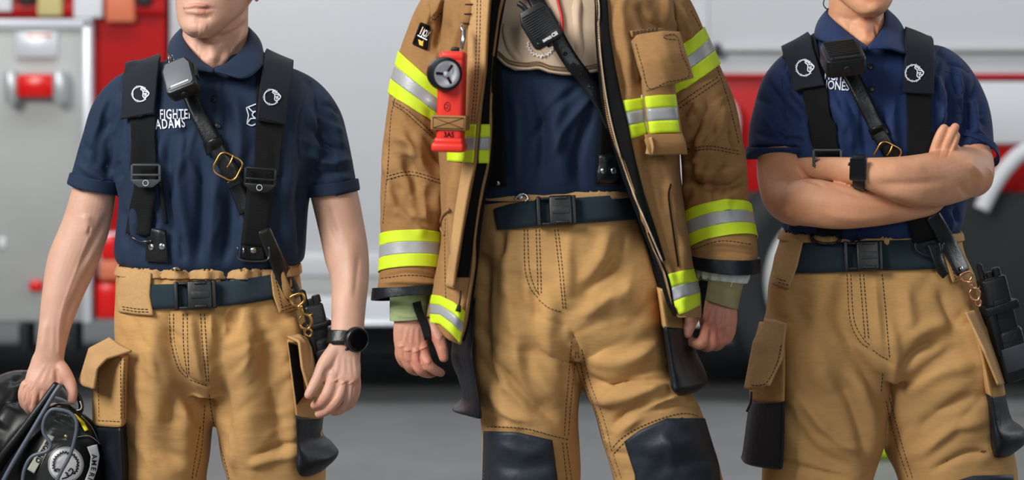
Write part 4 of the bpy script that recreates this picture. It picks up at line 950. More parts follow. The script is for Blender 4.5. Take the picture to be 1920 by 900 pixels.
# ================================================================ leather helmet carried in the hand, with goggles
def eball(X, Y, d, rx, ry, rd, n=40, m=30):
    c = W(X, Y, d); k = (4 + d + DOFF) / F
    R = np.array([[c + np.array([math.sin(a) * math.cos(b) * rx * k, math.sin(a) * math.sin(b) * rd * k, math.cos(a) * ry * k]) for b in np.linspace(0, 2 * np.pi, n, endpoint=False)] for a in np.linspace(.02, np.pi - .02, m)])
    return rings_to_mesh(R)
hm = thing('fire_helmet', W(80, 880, -.05), 'black leather fire helmet with white LEGEND lettering and lion badge, held low in a hand', 'helmet')
he = fuse([eball(40, 866, .06, 128, 172, 110), eball(118, 890, -.045, 87, 127, 78), eball(80, 880, .0, 110, 140, 90), limb([(96, 772, -.09, 10), (120, 764, -.095, 9), (150, 784, -.08, 9)])], .003, 5)
he = strokes(*he, [([(100, 762), (130, 768), (160, 800), (185, 840)], 5, 3), ([(96, 782), (120, 792), (146, 806)], 3, -3), ([(90, 800), (110, 805), (138, 806)], 4, 2.5), ([(96, 822), (125, 822)], 6, -2.5), ([(60, 800), (20, 850), (0, 890)], 12, 5), ([(20, 720), (60, 700)], 10, -4), ([(30, 760), (0, 800)], 14, 5), ([(150, 800), (185, 850), (196, 900)], 6, 3), ([(50, 690), (20, 760), (-20, 860)], 14, 4)])
mk('shell', he, 'helmet_leather', hm); HT = Target(he)
mk('brim', strip3([(114, 722, -.085), (60, 800, -.10), (-6, 892, -.09), (-70, 1010, .0), (-40, 1100, .10), (80, 1110, .12), (190, 1010, .06), (200, 900, -.02)],
                  [(104, 716, -.10), (48, 790, -.118), (-20, 880, -.11), (-100, 1020, .0), (-60, 1130, .12), (84, 1150, .14), (214, 1030, .06), (208, 900, -.02)], 80, 6, .004, .006), 'helmet_leather', hm)
mk('brim_edge', tube(np.array([W(*p) for p in catmull([(106, 719, -.105), (52, 792, -.122), (-16, 882, -.114), (-90, 1012, .0)], 50)]), .006, 10), 'rubber_black', hm)
sg_ = sheet(coons([(146, 820), (166, 818), (184, 829)], [(98, 925), (150, 935), (204, 925)], [(146, 820), (110, 832), (88, 850), (70, 885), (60, 925), (98, 925)], [(184, 829), (196, 856), (203, 876), (204, 925)], 24, 26), HT, .004, .004, smooth=4)
mk('front_shield', sg_, 'helmet_leather', hm); ST_ = Target(sg_, he)
mk('shield_stitching', stitch([[(146, 819), (166, 817), (182, 827), (190, 840), (203, 874), (202, 905)], [(153, 780), (173, 802), (188, 836), (202, 868)], [(163, 905), (171, 880), (173, 856), (165, 838)]], ST_, 1.6, 1.0, .8, .001), 'thread_white', hm)
lp = sheet(coons([(90, 814), (103, 819)], [(51, 880), (64, 888)], [(90, 814), (72, 845), (51, 880)], [(103, 819), (85, 851), (64, 888)], 6, 22), ST_, .003, .002, smooth=2)
l1 = mk('name_panel', lp, 'badge_cream', hm, label='pale panel lettered LEGEND'); LP = Target(lp, he)
mk('panel_lettering', text_on('LEGEND', 90.3, 822, 13, math.radians(-120), LP, .001, .5, 1.02, .0006), 'thread_black', l1, smooth=False)
rp_ = sheet(coons([(163, 838), (173, 835), (182, 833)], [(156, 925), (172, 925)], [(163, 838), (170, 856), (168, 876), (160, 898), (152, 925)], [(182, 833), (187, 855), (182, 881), (174, 903), (166, 925)], 8, 24), ST_, .003, .002, smooth=2)
l2 = mk('name_panel', rp_, 'badge_white', hm, label='white curved panel lettered AMERICAN'); RPp = Target(rp_, he)
ls = []
for ch, (x, y, a) in zip('AMERICAN', ((172.5, 852, -88), (172.5, 862, -94), (171.5, 875, -100), (169, 885, -106), (166, 895, -112), (163, 902, -114), (159, 908, -116), (154, 918, -118))):
    ls.append(text_on(ch, x, y, 13.5, math.radians(a), RPp, .001, .25, 1.0, .0006))
mk('panel_lettering', join(*ls), 'thread_black', l2, smooth=False)
bg = [(123.5 + 31 * math.cos(a), 871 + 31 * math.sin(a)) for a in np.linspace(0, 2 * np.pi, 40, endpoint=False)]
def disc_grid(cx, cy, r, target, off, th_, nr=8, na=40):
    R = []
    for i in range(nr + 1):
        rr = max(r * i / nr, .3); R.append([target.point(cx + rr * math.cos(a), cy + rr * math.sin(a), off) for a in np.linspace(0, 2 * np.pi, na, endpoint=False)])
    R.append([target.point(cx + r * math.cos(a), cy + r * math.sin(a), off - th_) for a in np.linspace(0, 2 * np.pi, na, endpoint=False)])
    return rings_to_mesh(np.array(R))
bd = disc_grid(123.5, 871, 31, ST_, .0045, .003); b_ = mk('lion_badge', bd, 'badge_white', hm, label='round white badge with a black lion outline'); BT = Target(bd)
mane = [(123.5 + (26 if i % 2 else 20) * math.cos(a), 871 - (26 if i % 2 else 20) * math.sin(a)) for i, a in enumerate(np.linspace(math.radians(-52), math.radians(216), 41))]
mk('badge_outline', lines([mane, [(101, 882), (106, 879), (112, 880), (110, 886), (114, 887)], [(128, 884), (133, 878), (138, 882), (134, 890), (126, 895), (116, 898)], [(122, 886), (128, 888)], [(124, 890), (130, 892)]], 1.3, BT, .001, .0008), 'thread_black', b_, smooth=False)
mk('badge_rim', tube(np.array([ST_.point(123.5 + 32.5 * math.cos(a), 871 + 32.5 * math.sin(a), .003) for a in np.linspace(0, 2 * np.pi, 48)]), .0011, 6), 'badge_cream', b_)
mk('trim_tape', sheet(coons([(135, 774), (143, 777)], [(159, 809), (166, 806)], [(135, 774), (148, 788), (159, 809)], [(143, 777), (157, 790), (166, 806)], 6, 16), HT, .003, .002, smooth=1), 'yellow_tape', hm, label='yellow trim mark')
mk('shell_lettering', text_on('SCIENTIFIC', 106, 775.5, 6.5, math.radians(-17), HT, .004, .2, .78, .0006), 'badge_white', hm, smooth=False)
mk('shield_rivet', obj_disc(HT.frame(124, 818, .004), 3.4, 3, 1.2), 'brass', hm)
mk('hanging_strap', ribbon([(140, 735), (150, 750), (152, 768), (144, 778)], 5, None, 0, .003, depth=-.075, smooth=0), 'rubber_black', hm)
mk('strap_loop', tube(np.array([W(*p) for p in catmull([(141, 770, -.09), (150, 768, -.09), (153, 762, -.09), (150, 752, -.09)], 14)]), .0012, 6), 'badge_cream', hm)
gg = thing('safety_glasses', W(90, 820, -.13), 'grey framed safety glasses strapped across the front of the black helmet', 'glasses')
fr_ = tube(np.array([W(x, y, -.150) for x, y in smooth_path([(41, 912), (46, 880), (60, 856), (88, 846), (95, 832), (82, 812), (82, 790), (92, 772), (104, 767), (128, 772), (141, 784), (144, 800), (140, 824), (131, 854), (114, 886), (102, 912)], 120)]), .0034, 10)
mk('frame', fr_, 'goggle_frame', gg)
mk('side_arm', tube(np.array([W(*p) for p in catmull([(113, 722, -.118), (98, 744, -.125), (60, 808, -.135), (22, 872, -.14), (-6, 925, -.14)], 50)]), .0042, 10), 'goggle_frame', gg)
mk('lens', sheet(coons([(92, 772), (104, 767), (128, 772), (141, 784)], [(62, 912), (102, 912)], [(92, 772), (82, 790), (82, 812), (95, 832), (80, 860), (62, 912)], [(141, 784), (144, 800), (140, 824), (131, 854), (114, 886), (102, 912)], 16, 24), None, 0, .0012, depth=-.150, smooth=0), 'lens_glass', gg)
# ================================================================ PERSON RIGHT (crossed arms)
p3 = thing('person', (W(1650, 500)[0], 0.02, 0), 'person with crossed bare arms in blue polo shirt, black suspenders and tan fire trousers', 'person', 'firefighters standing in a row')
hp, hT = head_parts(1607, 29, 1.0, math.radians(-10), 0.0)
neck = limb([(1610, -50, 0.0, 50, 54), (1606, 0, 0.0, 51, 54), (1605, 45, 0.005, 54, 56), (1612, 90, 0.01, 70, 64), (1620, 130, 0.01, 100, 66)], round_ends=False, n=40)
aR = limb([(1500, 140, .0, 42), (1480, 200, .0, 38), (1467, 260, -.01, 44), (1466, 320, -.04, 47, 46), (1474, 365, -.08, 46, 44), (1490, 382, -.115, 42, 42)], round_ends=True, n=32)
aR2 = limb([(1484, 382, -.11, 40, 40), (1520, 380, -.15, 45, 42), (1570, 387, -.175, 43, 38), (1620, 390, -.175, 37, 33), (1670, 390, -.155, 30, 27), (1715, 386, -.14, 25, 22), (1745, 378, -.13, 24, 18), (1758, 355, -.13, 27, 15), (1766, 325, -.132, 32, 14), (1770, 300, -.134, 32, 13)], round_ends=True, n=32)
aL = limb([(1735, 140, .0, 42), (1775, 200, .0, 38), (1800, 260, -.01, 42), (1818, 300, -.035, 43, 46), (1824, 328, -.075, 40, 44)], round_ends=True, n=32)
aL2 = limb([(1820, 322, -.07, 46, 44), (1790, 327, -.12, 52, 44), (1750, 337, -.16, 52, 42), (1705, 338, -.19, 47, 40), (1655, 330, -.203, 36, 33), (1612, 322, -.195, 27, 24), (1585, 319, -.17, 24.5, 20), (1550, 318, -.125, 24, 17), (1515, 322, -.085, 28, 15), (1490, 328, -.05, 30, 15)], round_ends=True, n=32)
fing = [limb([(1608, 35, -.02, 30, 28), (1622, 84, -.045, 20, 34)]), limb([(1748, 300, -.135, 10.5, 10), (1756, 270, -.14, 9.5), (1764, 250, -.142, 9), (1770, 240, -.142, 8)]), limb([(1762, 300, -.138, 10.5, 10), (1775, 268, -.143, 9.5), (1784, 250, -.145, 9), (1791, 238, -.145, 8)]),
        limb([(1772, 302, -.138, 10, 10), (1782, 280, -.142, 9), (1789, 265, -.143, 8.5), (1793, 254, -.143, 7.5)]), limb([(1782, 305, -.136, 9, 9), (1790, 290, -.138, 8), (1794, 278, -.138, 7)])]
torso = loft([(110, 1550, 1690, .01, .05), (160, 1510, 1740, .01, .07), (220, 1500, 1750, .01, .08), (400, 1510, 1760, .01, .08), (560, 1510, 1770, .01, .09), (640, 1510, 1780, .02, .09)], 20, 24)
legs = [limb([(1560, 600, .02, 55), (1540, 800, .02, 50), (1510, 1100, .03, 40), (1478, 1480, .03, 32)], round_ends=False), limb([(1740, 600, .02, 55), (1775, 800, .02, 50), (1820, 1100, .03, 40), (1850, 1480, .03, 32)], round_ends=False)]
b3 = fuse(hp + [neck, aR, aR2, aL, aL2, torso] + fing + legs, 0.0022, 3)
b3 = strokes(*b3, [([(1575, 5), (1610, 22), (1650, 18)], 8, 1.0), ([(1566, 30), (1610, 40), (1652, 28)], 7, -1.5), ([(1648, 40), (1640, 65), (1628, 84)], 6, 2.6), ([(1575, 40), (1600, 66), (1622, 86)], 6, 1.8), ([(1622, 50), (1624, 80)], 7, 1.2),
                   ([(1505, 335), (1530, 342), (1545, 350)], 4, -2.5), ([(1500, 312), (1512, 330), (1530, 340)], 3, -2), ([(1470, 390), (1478, 410)], 9, 2), ([(1560, 350), (1620, 368), (1700, 385)], 6, -1.5), ([(1540, 400), (1620, 410), (1700, 400)], 10, 1.5),
                   ([(1810, 300), (1838, 330), (1830, 360)], 9, 2.4), ([(1800, 345), (1815, 368)], 6, -1.8), ([(1640, 345), (1700, 345), (1770, 340)], 9, -1.8), ([(1660, 315), (1740, 312)], 12, 1.5), ([(1660, 362), (1740, 378)], 10, 1.6),
                   ([(1760, 295), (1771, 262), (1780, 244)], 1.8, -2.2), ([(1774, 298), (1784, 274), (1790, 258)], 1.8, -2.2)])
mk('body', b3, 'skin_right', p3, tintcol=tints(b3, [(1640, 75, 18, 30, (1.02, .80, .72)), (1760, 295, 26, 12, (1, .88, .84)), (1785, 238, 14, 8, (1, .86, .82)), (1838, 340, 26, 30, (1, .86, .80)), (1475, 405, 30, 24, (1, .9, .86)), (1640, 0, 26, 5, (.95, .7, .68)), (1470, 320, 40, 60, (1, .95, .92)), (1600, 400, 120, 26, (.98, .92, .86))]))
hair_cap(hT, parent=p3, bun=True)
mk('hair', tube([W(x, y, .0) for x, y in catmull([(1556, -16), (1547, -4), (1544, 8), (1549, 16), (1556, 17)], 16)], .0012, 6), 'hair_brown', p3, label='loose brown curl at the neck')

sh3 = [loft([(55, 1548, 1664, .02, .055, 2), (75, 1520, 1722, .015, .075, 2), (95, 1488, 1756, .01, .088, 2.1), (125, 1476, 1785, .005, .098, 2.2), (170, 1470, 1796, .0, .112, 2.3), (230, 1468, 1800, -.002, .122, 2.4), (290, 1470, 1806, -.002, .122, 2.4), (340, 1468, 1808, -.002, .120, 2.4),
             (390, 1462, 1808, -.002, .122, 2.4), (420, 1466, 1802, -.002, .122, 2.4), (438, 1476, 1790, -.002, .115, 2.4), (452, 1486, 1780, -.002, .108, 2.4), (490, 1490, 1775, 0, .105, 2.4)], 70, 72),
       limb([(1530, 125, .01, 46, 56), (1502, 145, .01, 54, 60), (1478, 185, .01, 58, 60), (1467, 235, -.0, 60, 60), (1464, 290, -.02, 61, 60)], round_ends=False, n=40),
       limb([(1718, 118, .01, 42, 56), (1752, 140, .01, 54, 60), (1782, 180, .01, 58, 60), (1803, 232, .0, 57, 58), (1812, 285, -.015, 53, 58)], round_ends=False, n=40)]
shirt3 = fuse(sh3, 0.0036, 7)
shirt3 = strokes(*shirt3, [
    ([(1478, 105), (1468, 150), (1478, 220)], 3, -2.2, 0), ([(1762, 90), (1748, 130), (1752, 200), (1758, 260)], 3, -2.4, 0),
    ([(1440, 150), (1470, 200), (1510, 250)], 8, -4), ([(1425, 200), (1450, 240), (1500, 270)], 8, 4), ([(1420, 250), (1470, 262), (1515, 262)], 5, -3), ([(1490, 190), (1515, 240), (1520, 280)], 8, -5), ([(1465, 130), (1500, 190)], 7, 3),
    ([(1565, 190), (1590, 240), (1598, 290)], 11, 5), ([(1550, 200), (1570, 250)], 6, -4), ([(1615, 200), (1622, 260), (1630, 292)], 8, -5), ([(1585, 180), (1610, 230)], 6, -3), ([(1680, 180), (1672, 240), (1680, 290)], 10, 5), ([(1655, 200), (1650, 260)], 6, -3.5),
    ([(1760, 150), (1765, 200), (1762, 240)], 6, 5), ([(1775, 150), (1784, 200), (1776, 262)], 5, -4.5), ([(1790, 130), (1800, 180), (1792, 250)], 7, 5), ([(1808, 170), (1814, 220), (1806, 266)], 5, -4), ([(1825, 190), (1832, 250)], 6, 4), ([(1800, 255), (1830, 245), (1856, 262)], 4, 3), ([(1795, 228), (1830, 225), (1852, 238)], 4, -3),
    ([(1775, 120), (1800, 128), (1820, 140)], 3, -2.5), ([(1762, 190), (1790, 215), (1838, 215)], 4, -2.5), ([(1770, 170), (1800, 190), (1830, 190)], 5, 2.5),
    ([(1612, 95), (1614, 190)], 2.2, -1.5, 0), ([(1658, 100), (1660, 200)], 2.2, -1.5, 0),
    ([(1770, 395), (1782, 415), (1776, 435)], 6, 4), ([(1790, 390), (1798, 420)], 5, -4), ([(1480, 420), (1500, 440)], 5, 4), ([(1560, 425), (1556, 450)], 6, -4), ([(1610, 425), (1612, 450)], 6, 4)])
shirt3 = strokes(*shirt3, crumple(14, (1540, 180, 1700, 300), (70, 120), (40, 90), (4.6, 8), 1.6, 14) + crumple(14, (1415, 140, 1520, 280), (20, 60), (40, 90), (4.6, 8), 1.6, 15) + crumple(16, (1755, 120, 1855, 270), (80, 115), (40, 90), (4.6, 7), 1.8, 16))
shirt3 = ripple(*shirt3, 2.0, 26, 9)
s3 = mk('polo_shirt', shirt3, 'royal_navy_knit', p3)
SH3 = Target(shirt3)
mk('sleeve_cuff', band(limb([(1466, 240, 0, 60, 60), (1464, 270, -.012, 61, 60), (1463, 300, -.024, 61.5, 60)], round_ends=False, n=48, m=30), [((1390, 276), (1540, 274), (1464, 320)), ((1390, 294), (1540, 294), (1464, 240))], 0.001, 0.003, 0), 'royal_navy_knit', s3)
mk('sleeve_cuff', band(limb([(1808, 255, -.005, 56, 59), (1814, 285, -.015, 53.5, 58), (1818, 315, -.025, 52.5, 57)], round_ends=False, n=48, m=30), [((1750, 258), (1880, 304), (1800, 330), -.5), ((1750, 270), (1880, 322), (1820, 230), -.5)], 0.001, 0.003, 0), 'royal_navy_knit', s3)
mk('collar', strip3([(1625, 88, -.100), (1600, 70, -.08), (1570, 45, -.045), (1552, 24, .01), (1562, 12, .05), (1606, 4, .075), (1650, 10, .05), (1660, 20, .01), (1657, 48, -.045), (1642, 72, -.08), (1627, 88, -.100)],
                    [(1624, 94, -.110), (1590, 88, -.114), (1550, 80, -.07), (1528, 68, .0), (1545, 46, .07), (1606, 40, .095), (1668, 44, .07), (1692, 52, .0), (1700, 98, -.085), (1668, 92, -.112), (1628, 92, -.112)], 90, 9, .006, .004), 'royal_navy_knit', s3)
for (x, y) in ((1632, 125), (1635, 167)):
    mk('button', join(obj_disc(SH3.frame(x, y, .0005), 6, 2.2, .8), obj_ring(SH3.frame(x, y, .0028), [(4.6 * math.cos(a), 4.6 * math.sin(a), 0) for a in np.linspace(0, 6.28, 12)[:-1]], .6)), 'black_plastic', s3)
mk('name_lettering', join(text_on('FIGHTER', 1545, 148, 23, math.radians(-6), SH3, .0014, .4, .66, .001), text_on('JONES', 1547, 166, 23, math.radians(-5), SH3, .0014, .4, .70, .001)), 'thread_white', s3, smooth=False, label='white embroidered name')
seams([[(1772, 133), (1796, 140), (1820, 132)], [(1475, 112), (1466, 160), (1474, 215)]], SH3, s3, w=.7)

# trousers
T3 = [loft([(434, 1466, 1796, 0, .112, 2.5), (460, 1460, 1800, 0, .118, 2.5), (500, 1446, 1814, 0, .126, 2.5), (560, 1438, 1832, 0, .134, 2.5), (620, 1432, 1850, .0, .14, 2.5), (670, 1432, 1862, .0, .13, 2.5), (700, 1436, 1862, 0, .10, 2.4)], 40, 80),
      loft([(600, 1431, 1676, .0, .125, 2.3), (680, 1434, 1668, .0, .13, 2.3), (740, 1436, 1662, .0, .128, 2.3), (830, 1435, 1652, .0, .12, 2.3), (900, 1429, 1631, .0, .115, 2.3), (1000, 1424, 1612, .01, .11, 2.3), (1200, 1412, 1580, .02, .10, 2.2), (1500, 1402, 1556, .02, .09, 2.2)], 80, 48),
      loft([(600, 1652, 1850, .0, .125, 2.3), (680, 1662, 1866, .0, .13, 2.3), (740, 1660, 1878, .0, .128, 2.3), (830, 1659, 1892, .0, .12, 2.3), (900, 1686, 1904, .0, .115, 2.3), (1000, 1712, 1915, .01, .11, 2.3), (1200, 1752, 1922, .02, .10, 2.2), (1500, 1786, 1928, .02, .09, 2.2)], 80, 48)]
tr3 = fuse(T3, 0.0045, 8)
tr3 = strokes(*tr3, [
    ([(1580, 520), (1575, 600), (1610, 680), (1650, 740)], 16, -8), ([(1540, 540), (1530, 640), (1560, 740)], 28, 8), ([(1600, 690), (1625, 760), (1640, 850)], 14, 6), ([(1570, 700), (1610, 790), (1625, 860)], 12, -6), ([(1480, 560), (1490, 700), (1480, 850)], 26, 6),
    ([(1480, 770), (1520, 840), (1600, 880)], 12, -5), ([(1500, 740), (1560, 820), (1620, 850)], 10, 5), ([(1445, 860), (1520, 880), (1590, 898)], 5, -4), ([(1668, 600), (1680, 680), (1672, 740)], 10, 4),
    ([(1700, 640), (1730, 620), (1780, 600)], 12, 5), ([(1690, 690), (1720, 660), (1760, 640)], 9, -7), ([(1700, 740), (1760, 700), (1830, 680)], 14, 5), ([(1720, 800), (1780, 760), (1850, 740)], 12, -5), ([(1730, 850), (1790, 800), (1850, 790)], 10, 5), ([(1750, 880), (1810, 850), (1860, 850)], 7, -5),
    ([(1800, 560), (1830, 640), (1850, 720)], 12, 5), ([(1760, 540), (1790, 620)], 10, -4), ([(1700, 540), (1705, 620)], 14, 5), ([(1640, 520), (1645, 600), (1655, 660)], 9, 4),
    ([(1520, 440), (1524, 465)], 5, -4), ([(1560, 440), (1562, 462)], 5, 4), ([(1600, 440), (1598, 462)], 5, -4), ([(1660, 440), (1662, 462)], 6, 4), ([(1580, 512), (1586, 600), (1606, 640), (1640, 662), (1670, 680)], 4, -3, 0)])
tr3 = strokes(*tr3, crumple(26, (1440, 520, 1650, 900), (20, 70), (50, 120), (7, 12), 1.3, 11) + crumple(20, (1670, 520, 1880, 900), (120, 165), (60, 140), (7, 13), 1.5, 12))
tr3 = ripple(*tr3, 4.0, 20, 18)
t3 = mk('fire_trousers', tr3, 'tan_cloth', p3)
TR3 = Target(tr3)
mk('waistband', band(tr3, [((1400, 450), (1900, 448), (1650, 420))], .001, .004, 2, inside=lambda c: c[2] < W(0, 436.5)[2]), 'tan_flap', t3)
seams([[(1480, 446), (1560, 448), (1650, 448), (1780, 444)], [(1588, 514), (1594, 600), (1612, 640), (1632, 654)], [(1595, 514), (1601, 598), (1618, 634), (1634, 650)], [(1612, 514), (1622, 640)], [(1619, 514), (1629, 640)], [(1654, 514), (1662, 600), (1668, 672)],
       [(1636, 656), (1652, 668), (1668, 676)], [(1434, 598), (1452, 602), (1472, 605)], [(1462, 620), (1463, 740)], [(1457, 650), (1458, 740)], [(1668, 746), (1690, 830), (1712, 900)], [(1661, 752), (1682, 836), (1704, 900)], [(1812, 588), (1836, 583)], [(1655, 700), (1652, 740)]], TR3, t3)
mk('belt_loop', sheet(coons([(1464, 444), (1482, 440), (1506, 454)], [(1442, 530), (1460, 536), (1480, 542)], [(1464, 444), (1452, 480), (1442, 530)], [(1506, 454), (1495, 500), (1480, 542)], 14, 20), TR3, .007, .004, smooth=6), 'tan_flap', t3)
mk('belt_loop', sheet(coons([(1762, 446), (1775, 440), (1790, 440)], [(1786, 530), (1796, 528), (1806, 524)], [(1762, 446), (1772, 490), (1786, 530)], [(1790, 440), (1800, 490), (1806, 524)], 12, 20), TR3, .012, .004, smooth=6), 'tan_cloth', t3)
for lp_ in t3.children:
    if lp_.name.startswith('belt_loop'):
        me_ = lp_.data; LT_ = Target((np.array([v.co for v in me_.vertices]), [tuple(q.vertices) for q in me_.polygons]))
        seams([[(1446, 524), (1462, 530), (1479, 535)], [(1448, 519), (1463, 524), (1480, 529)], [(1790, 524), (1803, 520)], [(1768, 448), (1792, 524)]], LT_, t3)
be3 = mk('belt', ribbon([(1478, 484), (1520, 484), (1580, 482), (1650, 479), (1720, 477), (1768, 475)], 28, TR3, .006, .003, smooth=8, nw=5), 'teal_webbing', p3, label='dark teal webbing belt')
BL3 = Target(tr3, ribbon([(1478, 484), (1520, 484), (1580, 482), (1650, 479), (1720, 477), (1768, 475)], 28, TR3, .006, .003, smooth=8, nw=5))
belt_buckle(BL3.frame(1618, 480, .004, math.radians(1), 20), be3, 34, 27)
# image-left cargo pocket
Pk = qloft([(1425, 606, 1470, 612, .0, -.10, .035, 4), (1412, 660, 1470, 660, .0, -.11, .04, 4), (1406, 700, 1470, 700, .0, -.11, .04, 4), (1407, 747, 1469, 749, .0, -.11, .04, 4)], 24, 40)
mk('cargo_pocket', Pk, 'tan_cloth', t3)
Pk2 = strokes(*qloft([(1408, 747, 1469, 748, .0, -.112, .041, 4), (1402, 790, 1469, 792, .0, -.112, .043, 4), (1394, 850, 1467, 856, .0, -.11, .044, 4), (1391, 862, 1465, 873, .0, -.11, .042, 4), (1400, 868, 1462, 877, .0, -.10, .03, 3)], 30, 40), [([(1416, 770), (1412, 850)], 3, -2, 0), ([(1400, 862), (1460, 870)], 4, 2)])
mk('pocket_base', Pk2, 'pocket_black', t3, label='black reinforced pocket bottom')
fl3, FL3 = flap('pocket_flap', [(1437, 598, -.05), (1455, 600, -.10), (1474, 606, -.135)], [(1397, 728, -.06), (1405, 731, -.11), (1442, 722, -.17)], [(1437, 598, -.05), (1414, 640, -.05), (1397, 728, -.06)], [(1474, 606, -.135), (1468, 670, -.155), (1442, 722, -.17)], 0, .005, 'tan_flap', t3, bulge=.01)
seams([[(1402, 722), (1425, 722), (1440, 714), (1458, 678), (1466, 640)]], Target(FL3), fl3)
seams([[(1465, 756), (1461, 864)], [(1410, 756), (1464, 757)]], Target(Pk2), t3, w=.7)
mk('pull_tab', tube([W(*p) for p in ((1409, 735, -.05), (1408, 755, -.06), (1400, 772, -.06))], .002, 6), 'thread_black', t3)
# image-right cargo pocket
Pr = qloft([(1810, 586, 1842, 590, -.11, .0, .035, 3.5), (1830, 650, 1862, 650, -.11, .0, .04, 3.5), (1845, 725, 1878, 722, -.11, .0, .042, 3.5), (1850, 740, 1880, 735, -.11, .0, .04, 3.5)], 24, 40)
mk('cargo_pocket', Pr, 'tan_cloth', t3)
flap('pocket_flap', [(1810, 586, -.135), (1824, 582, -.12), (1842, 588, -.05)], [(1872, 722, -.15), (1878, 722, -.12), (1884, 715, -.06)], [(1810, 586, -.135), (1846, 660, -.16), (1872, 722, -.15)], [(1842, 588, -.05), (1866, 660, -.06), (1884, 715, -.06)], 0, .005, 'tan_flap', t3)
Pr2 = strokes(*qloft([(1849, 737, 1878, 729, -.11, .0, .04, 3.5), (1856, 790, 1892, 780, -.115, -.01, .042, 3.5), (1858, 815, 1915, 800, -.12, -.03, .044, 3), (1860, 840, 1920, 824, -.12, -.04, .04, 3), (1864, 856, 1900, 846, -.11, -.05, .026, 2.5)], 36, 44), [([(1868, 745), (1880, 800), (1912, 806)], 4, -5), ([(1872, 850), (1890, 822), (1918, 815)], 5, 4)])
mk('pocket_base', Pr2, 'pocket_black', t3, label='black reinforced pocket bottom')
for q in (((1762, 905), (1830, 888), (1898, 888), (1908, 1090), (1770, 1095)), ):
    mk('knee_patch', sheet(coons([(1760, 910), (1825, 892), (1900, 890)], [(1776, 1090), (1900, 1090)], [(1760, 910), (1776, 1090)], [(1900, 890), (1910, 1000), (1900, 1090)], 20, 26), TR3, .003, .003, smooth=5), 'knee_black', t3, label='black knee patch')
mk('knee_patch', sheet(coons([(1436, 925), (1500, 912), (1565, 925)], [(1436, 1100), (1560, 1100)], [(1436, 925), (1436, 1100)], [(1565, 925), (1560, 1100)], 20, 26), TR3, .003, .003, smooth=5), 'knee_black', t3, label='black knee patch')
for bx in (1478, 1857):
    mk('boot', join(loft([(1440, bx - 52, bx + 52, .03, .065, 2.3), (1500, bx - 54, bx + 54, .02, .075, 2.3), (1530, bx - 54, bx + 54, -.03, .13, 2.5), (1556, bx - 54, bx + 54, -.03, .14, 2.6)], 20, 32)), 'boot_black', p3)
# suspenders
q1 = mk('suspender_strap', join(band(shirt3, [((1484, 50), (1534, 300), (1520, 200), 'view', -.11), ((1526, 50), (1578, 300), (1520, 200), 'view', -.11), ((1400, 300), (1700, 300), (1520, 200), 'view', -.11)], .004, .003, 12, inside=lambda c: c[2] < 1.58),
                                ribbon([(1556, 296), (1560, 360), (1556, 440)], 24, SH3, .008, .003, smooth=8)), 'black_webbing', p3, label='black webbing suspender strap')
q2 = mk('suspender_strap', join(band(shirt3, [((1698, 50), (1700, 300), (1720, 200), 'view', -.11), ((1744, 50), (1742, 300), (1720, 200), 'view', -.11), ((1600, 300), (1900, 300), (1720, 200), 'view', -.11)], .004, .003, 12, inside=lambda c: c[2] < 1.58),
                                ribbon([(1722, 296), (1722, 360), (1728, 410), (1738, 455)], 24, SH3, .012, .003, smooth=8)), 'black_webbing', p3, label='black webbing suspender strap')
pa = band(shirt3, [((1462, 72), (1498, 182), (1520, 120), 'view', -.11), ((1517, 50), (1551, 170), (1500, 120), 'view', -.11), ((1490, 176), (1555, 165), (1520, 100), 'view', -.11)], .010, .006, 18)
pc = band(shirt3, [((1692, 50), (1692, 190), (1720, 120), 'view', -.11), ((1742, 60), (1744, 190), (1720, 120), 'view', -.11), ((1680, 178), (1750, 181), (1720, 100), 'view', -.11)], .010, .006, 18)
mk('shoulder_pad', pa, 'black_pad', q1); mk('lion_emblem', lines(lion(1508, 127, 16.5, .05), 1.05, Target(pa), .0012, .001), 'thread_white', q1, smooth=False, label='white embroidered lion head')
mk('shoulder_pad', pc, 'black_pad', q2); mk('lion_emblem', lines(lion(1713, 137, 17), 1.05, Target(pc), .0012, .001), 'thread_white', q2, smooth=False, label='white embroidered lion head')
Ms = SH3.frame(1552, 302, .018); s_, rg = ladder_slide(Ms, 25, 20, 0, q1, 'grey_plastic')
mk('strap_ring', tube(np.array([TR3.point(x, y, .016) for x, y in catmull([(1521, 438), (1524, 450), (1548, 457), (1572, 453), (1578, 440)], 20)]), .0028, 8), 'rubber_black', q1)
mk('strap_ring', tube(np.array([TR3.point(x, y, .022) for x, y in catmull([(1716, 455), (1719, 470), (1742, 480), (1764, 473), (1768, 455)], 20)]), .0028, 8), 'rubber_black', q2)
mk('leather_tab', sheet(coons([(1738, 458), (1762, 454)], [(1758, 512), (1768, 523), (1779, 513)], [(1738, 458), (1758, 512)], [(1762, 454), (1779, 513)], 12, 20), BL3, .014, .004, smooth=6), 'black_leather', q2)
